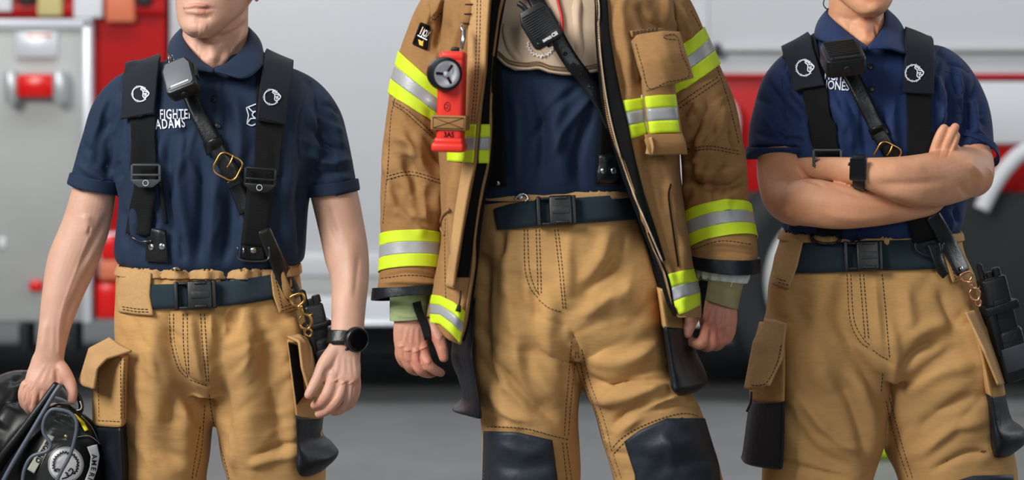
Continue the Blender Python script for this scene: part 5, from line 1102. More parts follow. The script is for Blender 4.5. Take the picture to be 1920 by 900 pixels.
# radio strap
rs3 = thing('radio_strap', W(1650, 220, -.14), 'black leather radio strap with brass buckle, running behind the crossed arms', 'radio strap', 'leather radio straps')
mk('strap', join(ribbon([(1588, 130), (1606, 160), (1628, 205), (1648, 245)], 15, SH3, .010, .004, smooth=10), ribbon([(1644, 240), (1662, 275), (1690, 320), (1740, 395)], 14, SH3, .008, .004, smooth=10),
                ribbon([(1748, 402), (1775, 450), (1800, 498), (1806, 514)], [14, 15, 15, 12], Target(shirt3, tr3), .018, .004, smooth=12)), 'black_leather', rs3)
RS3 = Target(shirt3, ribbon([(1588, 130), (1606, 160), (1628, 205), (1648, 245)], 15, SH3, .010, .004, smooth=10))
mk('strap_keeper', sheet(quad((1627, 243), (1660, 231), (1668, 250), (1636, 263), 14, 10), RS3, .006, .004, smooth=8), 'black_leather', rs3)
MB_ = SH3.frame(1664, 290, .018, math.radians(-28), 20)
mk('strap_buckle', join(obj_ring(MB_, rrect(21, 20, 11), 2.0, sm=False), obj_ring(MB_, [(0, 19, 0), (1, 8, 2), (0, -2, 1)], 1.7, closed=False)), 'brass', rs3)
mk('rivet', obj_disc(Target(tr3, shirt3).frame(1802, 504, .020), 4.5, 3, 1), 'steel', rs3)
trigger_snap([(1810, 514), (1836, 572)], rs3, 'rose_brass', d=-.13)
r, M = speaker_mic(1579, 94, -.165, math.radians(13), math.radians(-8), math.radians(-58), 36, 38, 34, 'black speaker microphone with fine ridged grille beside the name JONES', m_face='black_plastic', ridges=9)
mk('face_bar', obj_box(M, 40, 3, 1.5, .5, (0, -28, 2.2)), 'dark_steel', r)
# square watch
w3 = thing('wristwatch', W(1609, 320, -.2), 'square black smartwatch on the upper of two crossed forearms', 'wristwatch')
fo3 = limb([(1655, 330, -.203, 36, 33), (1612, 322, -.195, 27.5, 24.5), (1585, 319, -.17, 25, 20.5)], round_ends=False, n=40, m=30)
mk('watch_strap', band(fo3, [((1599, 260), (1602, 400), (1640, 320), 'view', -.19), ((1623, 260), (1622, 400), (1560, 320), 'view', -.19)], .002, .003, 0), 'rubber_black', w3)
Mw = flatframe(1609, 317, -.226, math.radians(-2), math.radians(-14), 0)
mk('watch_case', obj_box(Mw, 30, 42, 9, 4, (0, 0, 0), 4), 'dark_steel', w3, auto=40)
mk('watch_glass', obj_box(Mw, 26, 38, 3, 1.4, (0, 0, 4.4), 4), 'glass_dark', w3, auto=40)
mk('crown_button', obj_disc(Mw @ Matrix.Translation((-.015, .008, 0)) @ Matrix.Rotation(math.radians(-90), 4, 'Y'), 3.2, 3, .8), 'dark_steel', w3)
r, M = radio([(1856, 520), (1904, 706)], 30, 'black portable radio hanging from a rose-gold clasp at the hip below the crossed arms', .3, d=-.07, tilt=math.radians(12))
# ================================================================ PERSON MIDDLE (open turnout coat)
DOFF = -0.2
p2 = thing('person', (W(1050, 500)[0], -0.18, 0), 'person in open tan turnout coat with yellow stripes, head out of the picture', 'person', 'firefighters standing in a row')
hp, hT = head_parts(1035, -120, 1.05, 0.0, 0.0)
neck = limb([(1035, -190, .0, 56, 58), (1035, -120, .0, 58, 60), (1035, -60, .01, 66, 62), (1035, -20, .02, 90, 60)], round_ends=False, n=32)
torso = loft([(-60, 960, 1110, .02, .06), (-20, 880, 1190, .02, .08), (60, 870, 1190, .01, .09), (300, 900, 1160, .01, .09), (560, 920, 1200, .01, .09)], 20, 24)
aA = limb([(860, 20, .01, 40), (800, 160, .01, 40), (782, 300, .0, 38), (776, 430, -.02, 34), (770, 520, -.035, 30, 26), (769, 570, -.04, 29, 23), (770, 605, -.045, 31, 21)], round_ends=False, n=28)
aB = limb([(1240, 20, .01, 40), (1295, 160, .01, 40), (1325, 300, .0, 38), (1345, 430, -.02, 34), (1352, 500, -.035, 30, 26), (1350, 545, -.04, 30, 24), (1345, 570, -.045, 32, 22)], round_ends=False, n=28)
legs = [limb([(980, 600, .02, 55), (990, 800, .02, 50), (1000, 1100, .03, 40), (1000, 1540, .03, 32)], round_ends=False), limb([(1150, 600, .02, 55), (1230, 800, .02, 50), (1270, 1100, .03, 40), (1275, 1540, .03, 32)], round_ends=False)]
ha = [limb([(770, 598, -.045, 31, 20), (770, 625, -.05, 33, 17), (772, 650, -.055, 32, 15), (776, 668, -.058, 29, 14)]),
      limb([(795, 596, -.05, 14, 15), (812, 612, -.06, 15, 15), (824, 638, -.075, 13, 13), (829, 655, -.082, 11.5), (832, 670, -.085, 9.5)]),
      limb([(792, 648, -.056, 12, 12), (796, 668, -.062, 12, 11.5), (804, 684, -.07, 10.5), (816, 694, -.065, 9.5), (827, 699, -.058, 8)]),
      limb([(780, 656, -.06, 12, 12), (781, 678, -.064, 11.5), (789, 694, -.062, 10.5), (802, 700, -.045, 9.2), (812, 700, -.03, 8)]),
      limb([(765, 652, -.056, 11.5, 12), (763, 674, -.058, 11), (770, 690, -.052, 10), (782, 696, -.036, 9)]),
      limb([(752, 646, -.05, 10.5, 11), (750, 664, -.048, 10), (757, 680, -.042, 9), (768, 686, -.028, 8)])]
hb = [limb([(1345, 568, -.045, 35, 21), (1346, 592, -.052, 37, 18), (1347, 615, -.058, 34, 16), (1345, 632, -.06, 30, 15)]),
      limb([(1318, 565, -.055, 15, 15), (1304, 585, -.066, 14.5, 15), (1295, 603, -.076, 13, 13), (1291, 616, -.082, 11.5), (1289, 625, -.084, 9.5)]),
      limb([(1326, 610, -.062, 13, 13), (1322, 632, -.074, 12.5, 12), (1312, 645, -.078, 11), (1298, 642, -.07, 9.5), (1292, 637, -.062, 8.5)]),
      limb([(1338, 616, -.064, 12.5, 13), (1336, 640, -.07, 12), (1326, 650, -.062, 10.5), (1312, 646, -.045, 9)]),
      limb([(1352, 612, -.06, 12, 12), (1352, 636, -.062, 11.5), (1344, 648, -.05, 10), (1330, 646, -.034, 9)]),
      limb([(1366, 604, -.052, 11, 12), (1366, 624, -.052, 10.5), (1358, 638, -.042, 9.5), (1346, 640, -.028, 8)])]
b2 = fuse(hp + [neck, torso, aA, aB] + legs + ha + hb, 0.0021, 3)
b2 = strokes(*b2, [([(765, 612), (758, 645)], 3, 1), ([(774, 612), (770, 650)], 3, 1.2), ([(783, 612), (784, 650)], 3, 1.2), ([(752, 612), (750, 640)], 3, .9), ([(793, 652), (794, 654)], 7, 2.2), ([(779, 658), (780, 660)], 6, 2.2), ([(764, 656), (764, 658)], 6, 2), ([(751, 648), (751, 650)], 5, 1.6),
                   ([(787, 655), (788, 676), (798, 692)], 2, -2.6), ([(772, 656), (772, 678), (780, 692)], 2, -2.4), ([(757, 652), (757, 672), (764, 686)], 2, -2.2), ([(800, 622), (803, 640)], 4, -2.5), ([(822, 646), (834, 650)], 2.5, -1.2), ([(798, 676), (806, 682)], 5, 1.5), ([(818, 632), (828, 636)], 6, 1.2),
                   ([(1335, 580), (1328, 610)], 3, 1.1), ([(1346, 580), (1342, 612)], 3, 1.2), ([(1357, 580), (1356, 610)], 3, 1.1), ([(1368, 578), (1368, 604)], 3, .9), ([(1326, 612), (1327, 614)], 7, 2.2), ([(1341, 616), (1342, 617)], 6, 2.2), ([(1355, 614), (1356, 615)], 6, 2), ([(1368, 606), (1368, 608)], 5, 1.8),
                   ([(1333, 616), (1330, 640)], 2, -2.6), ([(1347, 616), (1346, 642)], 2, -2.6), ([(1361, 610), (1360, 636)], 2, -2.4), ([(1312, 590), (1314, 612)], 4, -2.4), ([(1284, 606), (1296, 610)], 2.5, -1.2), ([(1320, 640), (1310, 648)], 4, 1)])
mk('body', b2, 'skin_middle', p2, tintcol=tints(b2, [(780, 670, 46, 40, (1, .80, .76)), (829, 662, 14, 18, (1, .84, .8)), (834, 676, 6, 6, (1.05, 1.0, .95)), (810, 640, 10, 14, (.95, .62, .56)), (1340, 630, 50, 36, (.96, .68, .64)), (1350, 590, 40, 30, (1, .86, .82)), (1286, 626, 6, 6, (1.1, 1.05, 1.0))], (1, .95, .93)))
hair_cap(hT, parent=p2)
# shirt
sh2 = fuse([loft([(-40, 950, 1120, .02, .055, 2), (-10, 880, 1190, .015, .085, 2.1), (40, 862, 1200, .005, .105, 2.2), (120, 856, 1204, .0, .122, 2.3), (220, 858, 1204, 0, .128, 2.4), (320, 872, 1196, 0, .126, 2.4), (362, 890, 1188, 0, .118, 2.4), (400, 896, 1180, 0, .11, 2.4)], 60, 64)], .004, 6)
sh2 = strokes(*sh2, [([(960, 150), (975, 240), (970, 350)], 14, 6), ([(1000, 160), (1020, 250), (1010, 350)], 10, -5), ([(1060, 160), (1040, 240), (1060, 350)], 16, 6), ([(1110, 200), (1080, 300), (1090, 350)], 9, -6), ([(930, 160), (940, 340)], 8, -4), ([(1090, 160), (1040, 200), (1000, 260)], 8, -4), ([(1110, 180), (1060, 240), (1030, 300)], 8, 4)])
sh2 = ripple(*sh2, 2.0, 26, 12)
s2 = mk('undershirt', sh2, 'navy_knit', p2); SH2 = Target(sh2)
# hood bib lying on the chest
HG = coons([(925, -60), (1040, -70), (1135, -60)], [(928, 106), (945, 122), (965, 132), (990, 132), (1010, 130), (1030, 137), (1055, 141), (1090, 141), (1125, 134)], [(925, -60), (922, 30), (928, 106)], [(1135, -60), (1132, 30), (1125, 134)], 60, 52)
hood = sheet(HG, SH2, .012, .006, smooth=12)
hood = strokes(*hood, [([(960, 10), (975, 60), (1000, 100), (1030, 128)], 7, -7), ([(945, 40), (958, 90), (985, 120)], 10, 6), ([(985, 60), (1000, 90), (1030, 118)], 8, 6), ([(1060, 20), (1068, 70), (1060, 110)], 9, -5), ([(1085, -10), (1080, 50), (1090, 120)], 12, 6), ([(940, 0), (935, 60), (945, 110)], 6, -5), ([(1100, 0), (1108, 60), (1104, 120)], 7, -5), ([(1045, 60), (1052, 110)], 6, 4)])
ho = mk('protective_hood', hood, 'hood_beige', p2, label='beige hood bib lying on the chest'); HD = Target(hood, sh2)
for k, dy in enumerate((-3, -9, -14)): mk('hem_seam', ribbon([(934, 110 + dy), (955, 127 + dy), (985, 132 + dy), (1010, 130 + dy), (1035, 138 + dy), (1080, 141 + dy), (1122, 134 + dy)], 1.0 + (k == 0), HD, .003, .002, nw=3, smooth=2), 'hood_beige' if k == 0 else 'thread_tan', ho)
ag = [[(1014 + (28 if i % 2 else 22) * math.cos(a) * .98, 82 + (26 if i % 2 else 20) * math.sin(a)) for i, a in enumerate(np.linspace(math.radians(-10), math.radians(190), 27))]]
mk('hood_emblem', lines(ag, 1.2, HD, .0015, .001), 'badge_white', ho, smooth=False)
# trousers
T2 = [loft([(352, 905, 1180, 0, .115, 2.5), (380, 897, 1190, 0, .122, 2.5), (440, 888, 1204, 0, .132, 2.5), (500, 884, 1222, 0, .138, 2.5), (560, 882, 1240, 0, .142, 2.5), (620, 882, 1252, .0, .14, 2.5), (660, 884, 1258, .0, .10, 2.4)], 44, 80),
      loft([(560, 882, 1088, .0, .125, 2.3), (640, 882, 1080, .0, .13, 2.3), (700, 884, 1088, .0, .128, 2.3), (780, 898, 1084, .0, .122, 2.3), (840, 905, 1085, .0, .118, 2.3), (900, 905, 1086, .0, .115, 2.3), (1000, 910, 1080, .01, .11, 2.3), (1200, 920, 1070, .02, .10, 2.2), (1560, 930, 1062, .02, .09, 2.2)], 90, 48),
      qloft([(1040, 560, 1244, 560, .0, .0, .125, 2.3), (1066, 640, 1256, 640, .0, .0, .13, 2.3), (1090, 715, 1268, 690, -.01, -.01, .13, 2.3), (1113, 775, 1305, 742, -.02, -.02, .125, 2.3), (1128, 830, 1326, 800, -.025, -.025, .12, 2.3), (1150, 900, 1350, 880, -.02, -.02, .115, 2.3), (1172, 1000, 1366, 985, -.0, -.0, .11, 2.3), (1196, 1200, 1362, 1200, .02, .02, .10, 2.2), (1212, 1560, 1344, 1560, .02, .02, .09, 2.2)], 90, 48)]
tr2 = fuse(T2, 0.0045, 8)
tr2 = strokes(*tr2, [
    ([(960, 430), (955, 540), (975, 640)], 18, 6), ([(910, 460), (905, 580), (915, 700), (940, 780)], 14, -7), ([(980, 640), (1000, 720), (1050, 790)], 14, -7), ([(930, 680), (980, 740), (1040, 790)], 8, -6), ([(960, 620), (990, 700), (1050, 760)], 20, 7), ([(1030, 560), (1030, 640), (1050, 720)], 16, 6),
    ([(910, 720), (940, 770), (1000, 795)], 10, 5), ([(905, 790), (960, 800), (1030, 815)], 4, 3), ([(1000, 540), (1008, 600)], 10, -4), ([(1085, 560), (1120, 520), (1180, 480)], 14, -6), ([(1090, 600), (1140, 560), (1200, 540)], 16, 6), ([(1140, 430), (1120, 500), (1090, 540)], 14, 6), ([(1175, 430), (1160, 480), (1130, 520)], 9, -5),
    ([(1090, 700), (1140, 720), (1220, 690), (1255, 690)], 11, -6), ([(1100, 660), (1160, 680), (1240, 650)], 15, 6), ([(1110, 750), (1170, 745), (1250, 720)], 12, 7), ([(1130, 730), (1190, 715), (1250, 710)], 6, -5), ([(1180, 790), (1230, 765), (1300, 745)], 6, -6), ([(1160, 815), (1200, 780), (1260, 750), (1310, 752)], 7, 6), ([(1150, 800), (1170, 775), (1220, 752)], 6, -5),
    ([(1075, 645), (1090, 700), (1112, 760), (1135, 830)], 5, 3, 0), ([(930, 830), (980, 850), (1030, 845)], 7, 4), ([(920, 870), (970, 880), (1040, 870)], 7, -4), ([(1210, 850), (1260, 830), (1310, 830)], 9, 4), ([(1220, 890), (1270, 870), (1330, 860)], 8, -4), ([(1240, 810), (1260, 850), (1256, 890)], 9, 4),
    ([(940, 430), (944, 480)], 8, -4), ([(980, 500), (984, 560), (1010, 590), (1056, 610)], 4, -3, 0), ([(1066, 430), (1062, 560)], 12, 4), ([(1045, 640), (1062, 700), (1070, 780)], 8, 4), ([(1070, 620), (1078, 640), (1084, 660)], 6, -5)])
tr2 = strokes(*tr2, crumple(24, (890, 440, 1070, 800), (20, 70), (50, 130), (7, 12), 1.5, 21) + crumple(34, (1090, 440, 1320, 790), (125, 185), (50, 130), (7, 12), 1.8, 22) + crumple(20, (910, 820, 1340, 900), (-20, 20), (40, 90), (5, 8), 1.6, 23))
tr2 = ripple(*tr2, 4.0, 20, 28)
t2 = mk('fire_trousers', tr2, 'tan_cloth', p2); TR2 = Target(tr2)
mk('waistband', band(tr2, [((860, 374), (1240, 366), (1050, 340))], .001, .004, 2, inside=lambda c: c[2] < W(0, 355)[2]), 'tan_flap', t2)
seams([[(930, 374), (1000, 368), (1080, 364), (1160, 360)], [(983, 430), (984, 500), (994, 540), (1010, 560)], [(989, 430), (992, 500), (1001, 536), (1013, 556)], [(1005, 430), (1009, 556)], [(1011, 430), (1015, 556)], [(1040, 430), (1048, 500), (1056, 585)], [(1046, 430), (1054, 500), (1061, 585)],
       [(1010, 562), (1030, 578), (1058, 586)], [(905, 800), (980, 803), (1040, 818), (1072, 826)], [(1083, 660), (1098, 720), (1124, 790), (1140, 850)], [(1090, 655), (1106, 716), (1132, 786), (1147, 846)], [(1140, 850), (1170, 818), (1220, 792), (1280, 775), (1322, 784)], [(1146, 856), (1176, 826), (1226, 799), (1284, 782)],
       [(1072, 640), (1062, 760), (1058, 820)], [(1080, 660), (1070, 760), (1066, 820)], [(1062, 830), (1072, 900)], [(1055, 830), (1063, 900)], [(1142, 856), (1158, 900)], [(1150, 852), (1166, 900)]], TR2, t2)
seams([[(1226, 500), (1234, 560), (1244, 604)]], TR2, t2, w=.7)
mk('knee_patch', sheet(coons([(906, 808), (970, 810), (1036, 825)], [(902, 1040), (1050, 1050)], [(906, 808), (904, 900), (902, 1040)], [(1036, 825), (1046, 900), (1050, 1050)], 26, 34), TR2, .006, .003, smooth=1), 'knee_black', t2, label='black knee patch')
mk('knee_patch', sheet(coons([(1170, 828), (1200, 806), (1250, 784), (1322, 784)], [(1200, 1050), (1366, 1030)], [(1170, 828), (1190, 890), (1200, 1050)], [(1322, 784), (1348, 870), (1366, 1030)], 30, 36), TR2, .006, .003, smooth=1), 'knee_black', t2, label='black knee patch')
be2 = mk('belt', ribbon([(929, 411), (965, 405), (1010, 399), (1060, 396), (1120, 392), (1200, 387)], [20, 24, 24, 24, 24, 24], TR2, .006, .003, smooth=8, nw=5), 'teal_webbing', p2, label='dark teal webbing belt')
BL2 = Target(tr2, ribbon([(929, 411), (965, 405), (1010, 399), (1060, 396), (1120, 392), (1200, 387)], 24, TR2, .006, .003, smooth=8, nw=5))
belt_buckle(BL2.frame(1043, 396, .004, math.radians(3), 20), be2, 33, 26)
mk('belt_keeper', obj_box(BL2.frame(1008, 399, .003, math.radians(4)), 7, 48, 8, 2), 'black_webbing', be2)
mk('belt_hook', tube(np.array([TR2.point(x, y, .010) for x, y in catmull([(966, 374), (972, 366), (984, 364), (990, 372), (984, 378)], 16)]), .0022, 8), 'steel', t2)
mk('snap', obj_disc(TR2.frame(976, 370, .006), 5, 3, 1.3), 'steel', t2)
# black pocket bottoms of the trousers
k1 = strokes(*qloft([(852, 560, 892, 560, .02, -.09, .03, 3.5), (848, 640, 888, 640, .02, -.10, .035, 3.5), (846, 672, 888, 668, .02, -.105, .04, 3.5), (860, 710, 893, 705, .02, -.105, .04, 3.5), (868, 745, 899, 745, .01, -.11, .042, 3.5), (848, 765, 903, 775, -.03, -.115, .035, 3), (858, 770, 903, 783, -.05, -.115, .025, 3)], 36, 40), [([(872, 690), (876, 750)], 3, -2), ([(850, 762), (880, 762)], 4, 3)])
mk('pocket_base', k1, 'pocket_black', t2, label='black reinforced pocket bottom')
mk('cargo_pocket', qloft([(1232, 540, 1288, 560, -.10, .0, .036, 3.5), (1238, 580, 1292, 585, -.11, .0, .04, 3.5), (1242, 612, 1298, 614, -.115, .0, .042, 3.5)], 16, 40), 'tan_cloth', t2)
k2 = strokes(*qloft([(1243, 609, 1298, 612, -.118, .0, .044, 3.5), (1250, 660, 1302, 650, -.12, .0, .046, 3.5), (1256, 710, 1320, 690, -.13, -.02, .046, 3), (1260, 730, 1326, 712, -.135, -.04, .04, 3), (1268, 738, 1312, 730, -.12, -.05, .026, 2.5)], 36, 44), [([(1276, 616), (1280, 670), (1296, 692), (1322, 700)], 4, -5), ([(1265, 728), (1300, 708), (1324, 704)], 4, 4), ([(1262, 700), (1280, 712)], 3, -3)])
mk('pocket_base', k2, 'pocket_black', t2, label='black reinforced pocket bottom')
for bx in (1000, 1278):
    mk('boot', loft([(1510, bx - 54, bx + 54, .03, .065, 2.3), (1575, bx - 56, bx + 56, .02, .075, 2.3), (1606, bx - 56, bx + 56, -.03, .13, 2.5), (1634, bx - 56, bx + 56, -.03, .14, 2.6)], 20, 32), 'boot_black', p2)
# suspenders under the coat
for (cx0, q) in ((928, [(915, -20), (920, 120), (926, 250), (930, 350)]), (1140, [(1150, -20), (1146, 120), (1142, 250), (1138, 345)])):
    so = mk('suspender_strap', ribbon(q, 20, SH2, .010, .003, smooth=10), 'lining_black', p2, label='black webbing suspender strap')
    TQ = Target(sh2, ribbon(q, 20, SH2, .010, .003, smooth=10))
    if cx0 > 1000:
        mk('leather_tab', sheet(quad((1118, 290), (1164, 290), (1164, 348), (1120, 348), 8, 10), TQ, .004, .004, smooth=4), 'black_leather', so)
        for x in (1131, 1150): mk('rivet', obj_disc(TQ.frame(x, 320, .009), 5.5, 2.5, 1.2), 'steel', so)
    else:
        mk('rivet', obj_disc(TQ.frame(933, 343, .004), 5.5, 2.5, 1.2), 'steel', so)
# ---- turnout coat body shell : rows of 11 points going image-left edge -> side -> back -> side -> image-right edge
def crow(Y, xe, xs, xr, xR, de=-.165, ys=None, ds=.0, Yr=None, der=None):
    Ys = ys if ys is not None else Y; Yr = Yr if Yr is not None else Y; der = der if der is not None else de
    m = (xs + xR) / 2
    return [(xe, Y, de), (xe * .6 + xs * .4, Y * .7 + Ys * .3, de - .004), (xs + (xe - xs) * .18, Ys, de * .72), (xs, Ys, ds), (xs + 14, Ys, ds + .10), (m - 90, Ys, .175), (m, Ys, .19), (m + 90, Ys, .175), (xR - 14, Ys, ds + .10), (xR, Ys, ds), (xR + (xr - xR) * .18, Ys, der * .72), (xr * .6 + xR * .4, Yr * .7 + Ys * .3, der - .004), (xr, Yr, der)]
JR = [crow(-95, 985, 950, 1080, 1120, -.05, ds=.02), crow(-70, 965, 890, 1098, 1180, -.085, ds=.02), crow(-35, 952, 846, 1110, 1232, -.12, ds=.01), crow(0, 943, 832, 1118, 1264, -.145), crow(60, 932, 826, 1119, 1270, -.158), crow(120, 925, 822, 1124, 1272), crow(200, 921, 822, 1134, 1270),
      crow(300, 918, 826, 1163, 1268), crow(360, 905, 828, 1184, 1274), crow(440, 893, 826, 1215, 1288), crow(500, 888, 818, 1238, 1300), crow(560, 880, 808, 1256, 1312, -.170, ys=545), crow(610, 872, 803, 1264, 1316, -.172, ys=572, Yr=578), crow(648, 862, 801, 1272, 1316, -.172, ys=596, Yr=594)]
A = np.array([[W(*p) for p in catmull(r, 90)] for r in JR])
n = 110; Gs = np.zeros((n, 90, 3))
for j in range(90): Gs[:, j] = catmull(A[:, j], n)
coatV, coatF = rings_to_mesh(Gs, closed_ring=False, cap=False)
# make the front fine enough for folds
coat = modified(coatV, coatF, [('SUBSURF', dict(levels=1, render_levels=1, subdivision_type='CATMULL_CLARK')), ('SOLIDIFY', dict(thickness=.007, offset=0.0))])
coat = strokes(*coat, [([(860, 300), (850, 400), (862, 520)], 10, 6), ([(838, 380), (836, 440), (834, 520)], 6, -6), ([(880, 20), (862, 60), (850, 110)], 7, 5), ([(895, 0), (880, 60), (884, 100)], 6, -5), ([(835, 40), (838, 100)], 7, -6), ([(870, 560), (852, 610)], 6, 3),
                       ([(1165, 10), (1170, 60), (1180, 150)], 12, 6), ([(1200, 0), (1215, 40), (1250, 60)], 9, -6), ([(1240, -10), (1250, 30), (1268, 60)], 7, 6), ([(1175, 200), (1190, 320), (1215, 420), (1245, 520)], 12, 6), ([(1205, 290), (1230, 400), (1265, 500)], 9, -6), ([(1240, 300), (1262, 420), (1285, 520)], 10, 6), ([(1160, 100), (1172, 180)], 6, -5),
                       ([(1258, 350), (1270, 440)], 6, -5)])
coat = strokes(*coat, crumple(16, (1150, 0, 1260, 160), (60, 110), (50, 110), (5, 9), 2.4, 28) + crumple(16, (1180, 260, 1300, 560), (70, 95), (60, 120), (5, 9), 2.2, 29) + crumple(12, (835, 0, 890, 120), (80, 110), (40, 90), (5, 8), 2.4, 30))
coat = ripple(*coat, 3.0, 18, 31)
ct = mk('turnout_coat', coat, 'coat_cloth', p2, label='tan turnout coat hanging open'); CO = Target(coat)
# liner sheet inside the coat
lin_ = Gs.copy(); c0 = Gs.mean(axis=(0, 1)); lin_[..., 1] = np.where(lin_[..., 1] < -.2 - .0, lin_[..., 1] + .010, lin_[..., 1] - .010); lin_[..., 0] += np.where(lin_[..., 0] < c0[0], .010, -.010)
lv = rings_to_mesh(lin_[:-1, 1:-1], closed_ring=False, cap=False); mk('coat_lining', modified(*lv, [('SOLIDIFY', dict(thickness=.003, offset=0.0))]), 'lining_black', ct)
# ---- sleeves
SL = limb([(880, -40, .01, 52, 66), (848, 20, .01, 62, 72), (822, 80, .01, 62, 74), (802, 140, .008, 63, 72), (789, 200, .005, 64, 70), (781, 260, .0, 62, 68), (776, 330, -.005, 62, 66), (771, 400, -.012, 59, 64), (771, 450, -.02, 58.5, 62), (771, 500, -.028, 61, 62), (769, 547, -.034, 64, 64)], 90, 64, False)
SR = limb([(1196, -40, .01, 52, 66), (1238, 20, .01, 58, 72), (1270, 90, .01, 58, 74), (1294, 150, .008, 60, 72), (1314, 205, .005, 62, 70), (1330, 260, .0, 60, 68), (1338, 310, -.005, 60, 66), (1342, 370, -.012, 62, 64), (1348, 430, -.02, 63, 62), (1356, 470, -.028, 62, 62), (1357, 500, -.033, 62, 64)], 90, 64, False)
SL = modified(*SL, [('SUBSURF', dict(levels=1, subdivision_type='CATMULL_CLARK'))]); SR = modified(*SR, [('SUBSURF', dict(levels=1, subdivision_type='CATMULL_CLARK'))])
SL = strokes(*SL, [([(745, 190), (790, 240), (830, 290)], 10, 6), ([(730, 250), (770, 270), (800, 330), (830, 360)], 13, 7), ([(760, 210), (800, 260), (835, 320)], 6, -6), ([(750, 290), (775, 330), (800, 400)], 10, -5), ([(720, 290), (735, 350), (730, 410)], 9, 5), ([(840, 20), (822, 60), (822, 100)], 8, -8), ([(850, 30), (842, 80), (838, 120)], 6, 7), ([(815, 10), (800, 60)], 9, 4),
                   ([(826, 300), (815, 370), (822, 420)], 8, 6), ([(790, 340), (800, 420)], 8, 5), ([(720, 520), (765, 512), (825, 522)], 4, -3), ([(716, 530), (770, 528), (828, 534)], 5, 3), ([(716, 232), (712, 250)], 5, -5), ([(800, 185), (826, 205)], 6, 4), ([(722, 330), (770, 320), (828, 336)], 3, -2, 0)])
SR = strokes(*SR, [([(1235, 0), (1246, 50), (1262, 90)], 6, 8), ([(1255, -5), (1262, 40), (1275, 80)], 5, -8), ([(1275, 10), (1285, 50), (1296, 80)], 7, 6), ([(1290, 180), (1320, 220), (1300, 290)], 10, 6), ([(1330, 180), (1310, 240), (1285, 290)], 9, -7), ([(1350, 190), (1345, 250), (1320, 280)], 10, 7), ([(1370, 220), (1372, 260), (1385, 285)], 6, -6), ([(1275, 170), (1320, 152), (1352, 135)], 4, -3, 0),
                   ([(1290, 310), (1330, 325), (1390, 315)], 12, 6), ([(1285, 335), (1330, 350), (1395, 340)], 7, -6), ([(1300, 300), (1296, 350)], 8, -5), ([(1290, 285), (1330, 278), (1392, 290)], 3, -2.4, 0), ([(1296, 470), (1340, 455), (1410, 462)], 5, 3), ([(1300, 480), (1350, 472), (1410, 478)], 4, -3), ([(1350, 300), (1362, 350)], 9, 5)])
SL = strokes(*SL, crumple(26, (720, 180, 838, 430), (20, 80), (40, 90), (4.8, 9), 2.6, 24) + crumple(12, (790, 0, 850, 110), (80, 115), (40, 80), (4.8, 8), 3, 25)); SR = strokes(*SR, crumple(26, (1275, 170, 1395, 370), (95, 160), (40, 90), (4.8, 9), 2.6, 26) + crumple(12, (1235, -10, 1300, 80), (60, 90), (40, 80), (4.8, 8), 3, 27))
SL = ripple(*SL, 3.0, 22, 33); SR = ripple(*SR, 3.0, 22, 35)
oL = mk('sleeve', SL, 'coat_cloth', ct); oR = mk('sleeve', SR, 'coat_cloth', ct)
def tape(src, edges, tilt, d, parent, keepx=None, sm=3, off=.0015):
    """three reflective bands lying between four edge lines, first and last lime"""
    for i, nm in ((0, 'lime_tape'), (1, 'silver_tape'), (2, 'lime_tape')):
        a, b = edges[i], edges[i + 1]; mid = ((a[0][0] + b[1][0]) / 2, (a[0][1] + a[1][1] + b[0][1] + b[1][1]) / 4)
        mk('reflective_tape', band(src, [(a[0], a[1], mid, tilt, d), (b[0], b[1], mid, tilt, d)], off, .0018, sm, inside=keepx), nm, parent, label='silver reflective band' if i == 1 else 'lime yellow band')
tape(SL, [((762, 108), (825, 164)), ((753, 132), (825, 189)), ((746, 156), (825, 213)), ((737, 180), (825, 236))], 0.0, -.03, ct)
tape(SL, [((713, 441), (830, 439)), ((713, 464), (830, 460)), ((713, 487), (830, 483)), ((713, 512), (830, 507))], math.radians(-13), -.02, ct)
tape(SR, [((1266, 92), (1314, 56)), ((1270, 119), (1325, 77)), ((1272, 142), (1334, 99)), ((1266, 176), (1345, 124))], 0.0, -.03, ct)
tape(SR, [((1278, 402), (1402, 386)), ((1281, 424), (1406, 404)), ((1285, 448), (1409, 427)), ((1290, 472), (1411, 450))], math.radians(-20), -.02, ct)
# cuffs
CL = limb([(771, 500, -.028, 61, 63), (769, 545, -.035, 64, 64), (768, 562, -.038, 65, 65), (766, 610, -.045, 66, 66)], 60, 64, False)
CR = limb([(1348, 440, -.025, 62, 62), (1356, 472, -.03, 61.5, 61.5), (1357, 500, -.033, 61.5, 63), (1358, 560, -.04, 61, 64)], 60, 64, False)
mk('cuff', band(CL, [((690, 542), (850, 529), (770, 600), math.radians(-4), -.03), ((690, 565), (850, 552), (770, 500), math.radians(-9), -.03)], .002, .005, 0), 'pocket_black', ct, label='black leather cuff')
mk('cuff', band(CR, [((1280, 477), (1430, 484), (1356, 540), math.radians(2), -.03), ((1280, 496), (1430, 508), (1356, 400), math.radians(6), -.03)], .002, .005, 0), 'pocket_black', ct, label='black leather cuff')
TSL, TSR = Target(SL), Target(SR)
seams([[(722, 331), (770, 322), (828, 338)], [(724, 337), (770, 328), (828, 344)], [(735, 190), (760, 204), (790, 230), (814, 252)], [(737, 197), (760, 211), (788, 237), (812, 258)], [(714, 522), (770, 516), (826, 522)], [(756, 130), (744, 170), (733, 220), (728, 300), (718, 420)]], TSL, ct)
seams([[(1270, 196), (1310, 168), (1350, 142)], [(1274, 203), (1314, 175), (1352, 149)], [(1288, 280), (1330, 274), (1390, 284)], [(1288, 286), (1330, 280), (1390, 290)], [(1298, 468), (1350, 452), (1410, 458)], [(1296, 20), (1318, 62), (1344, 125), (1366, 190), (1386, 270)]], TSR, ct)
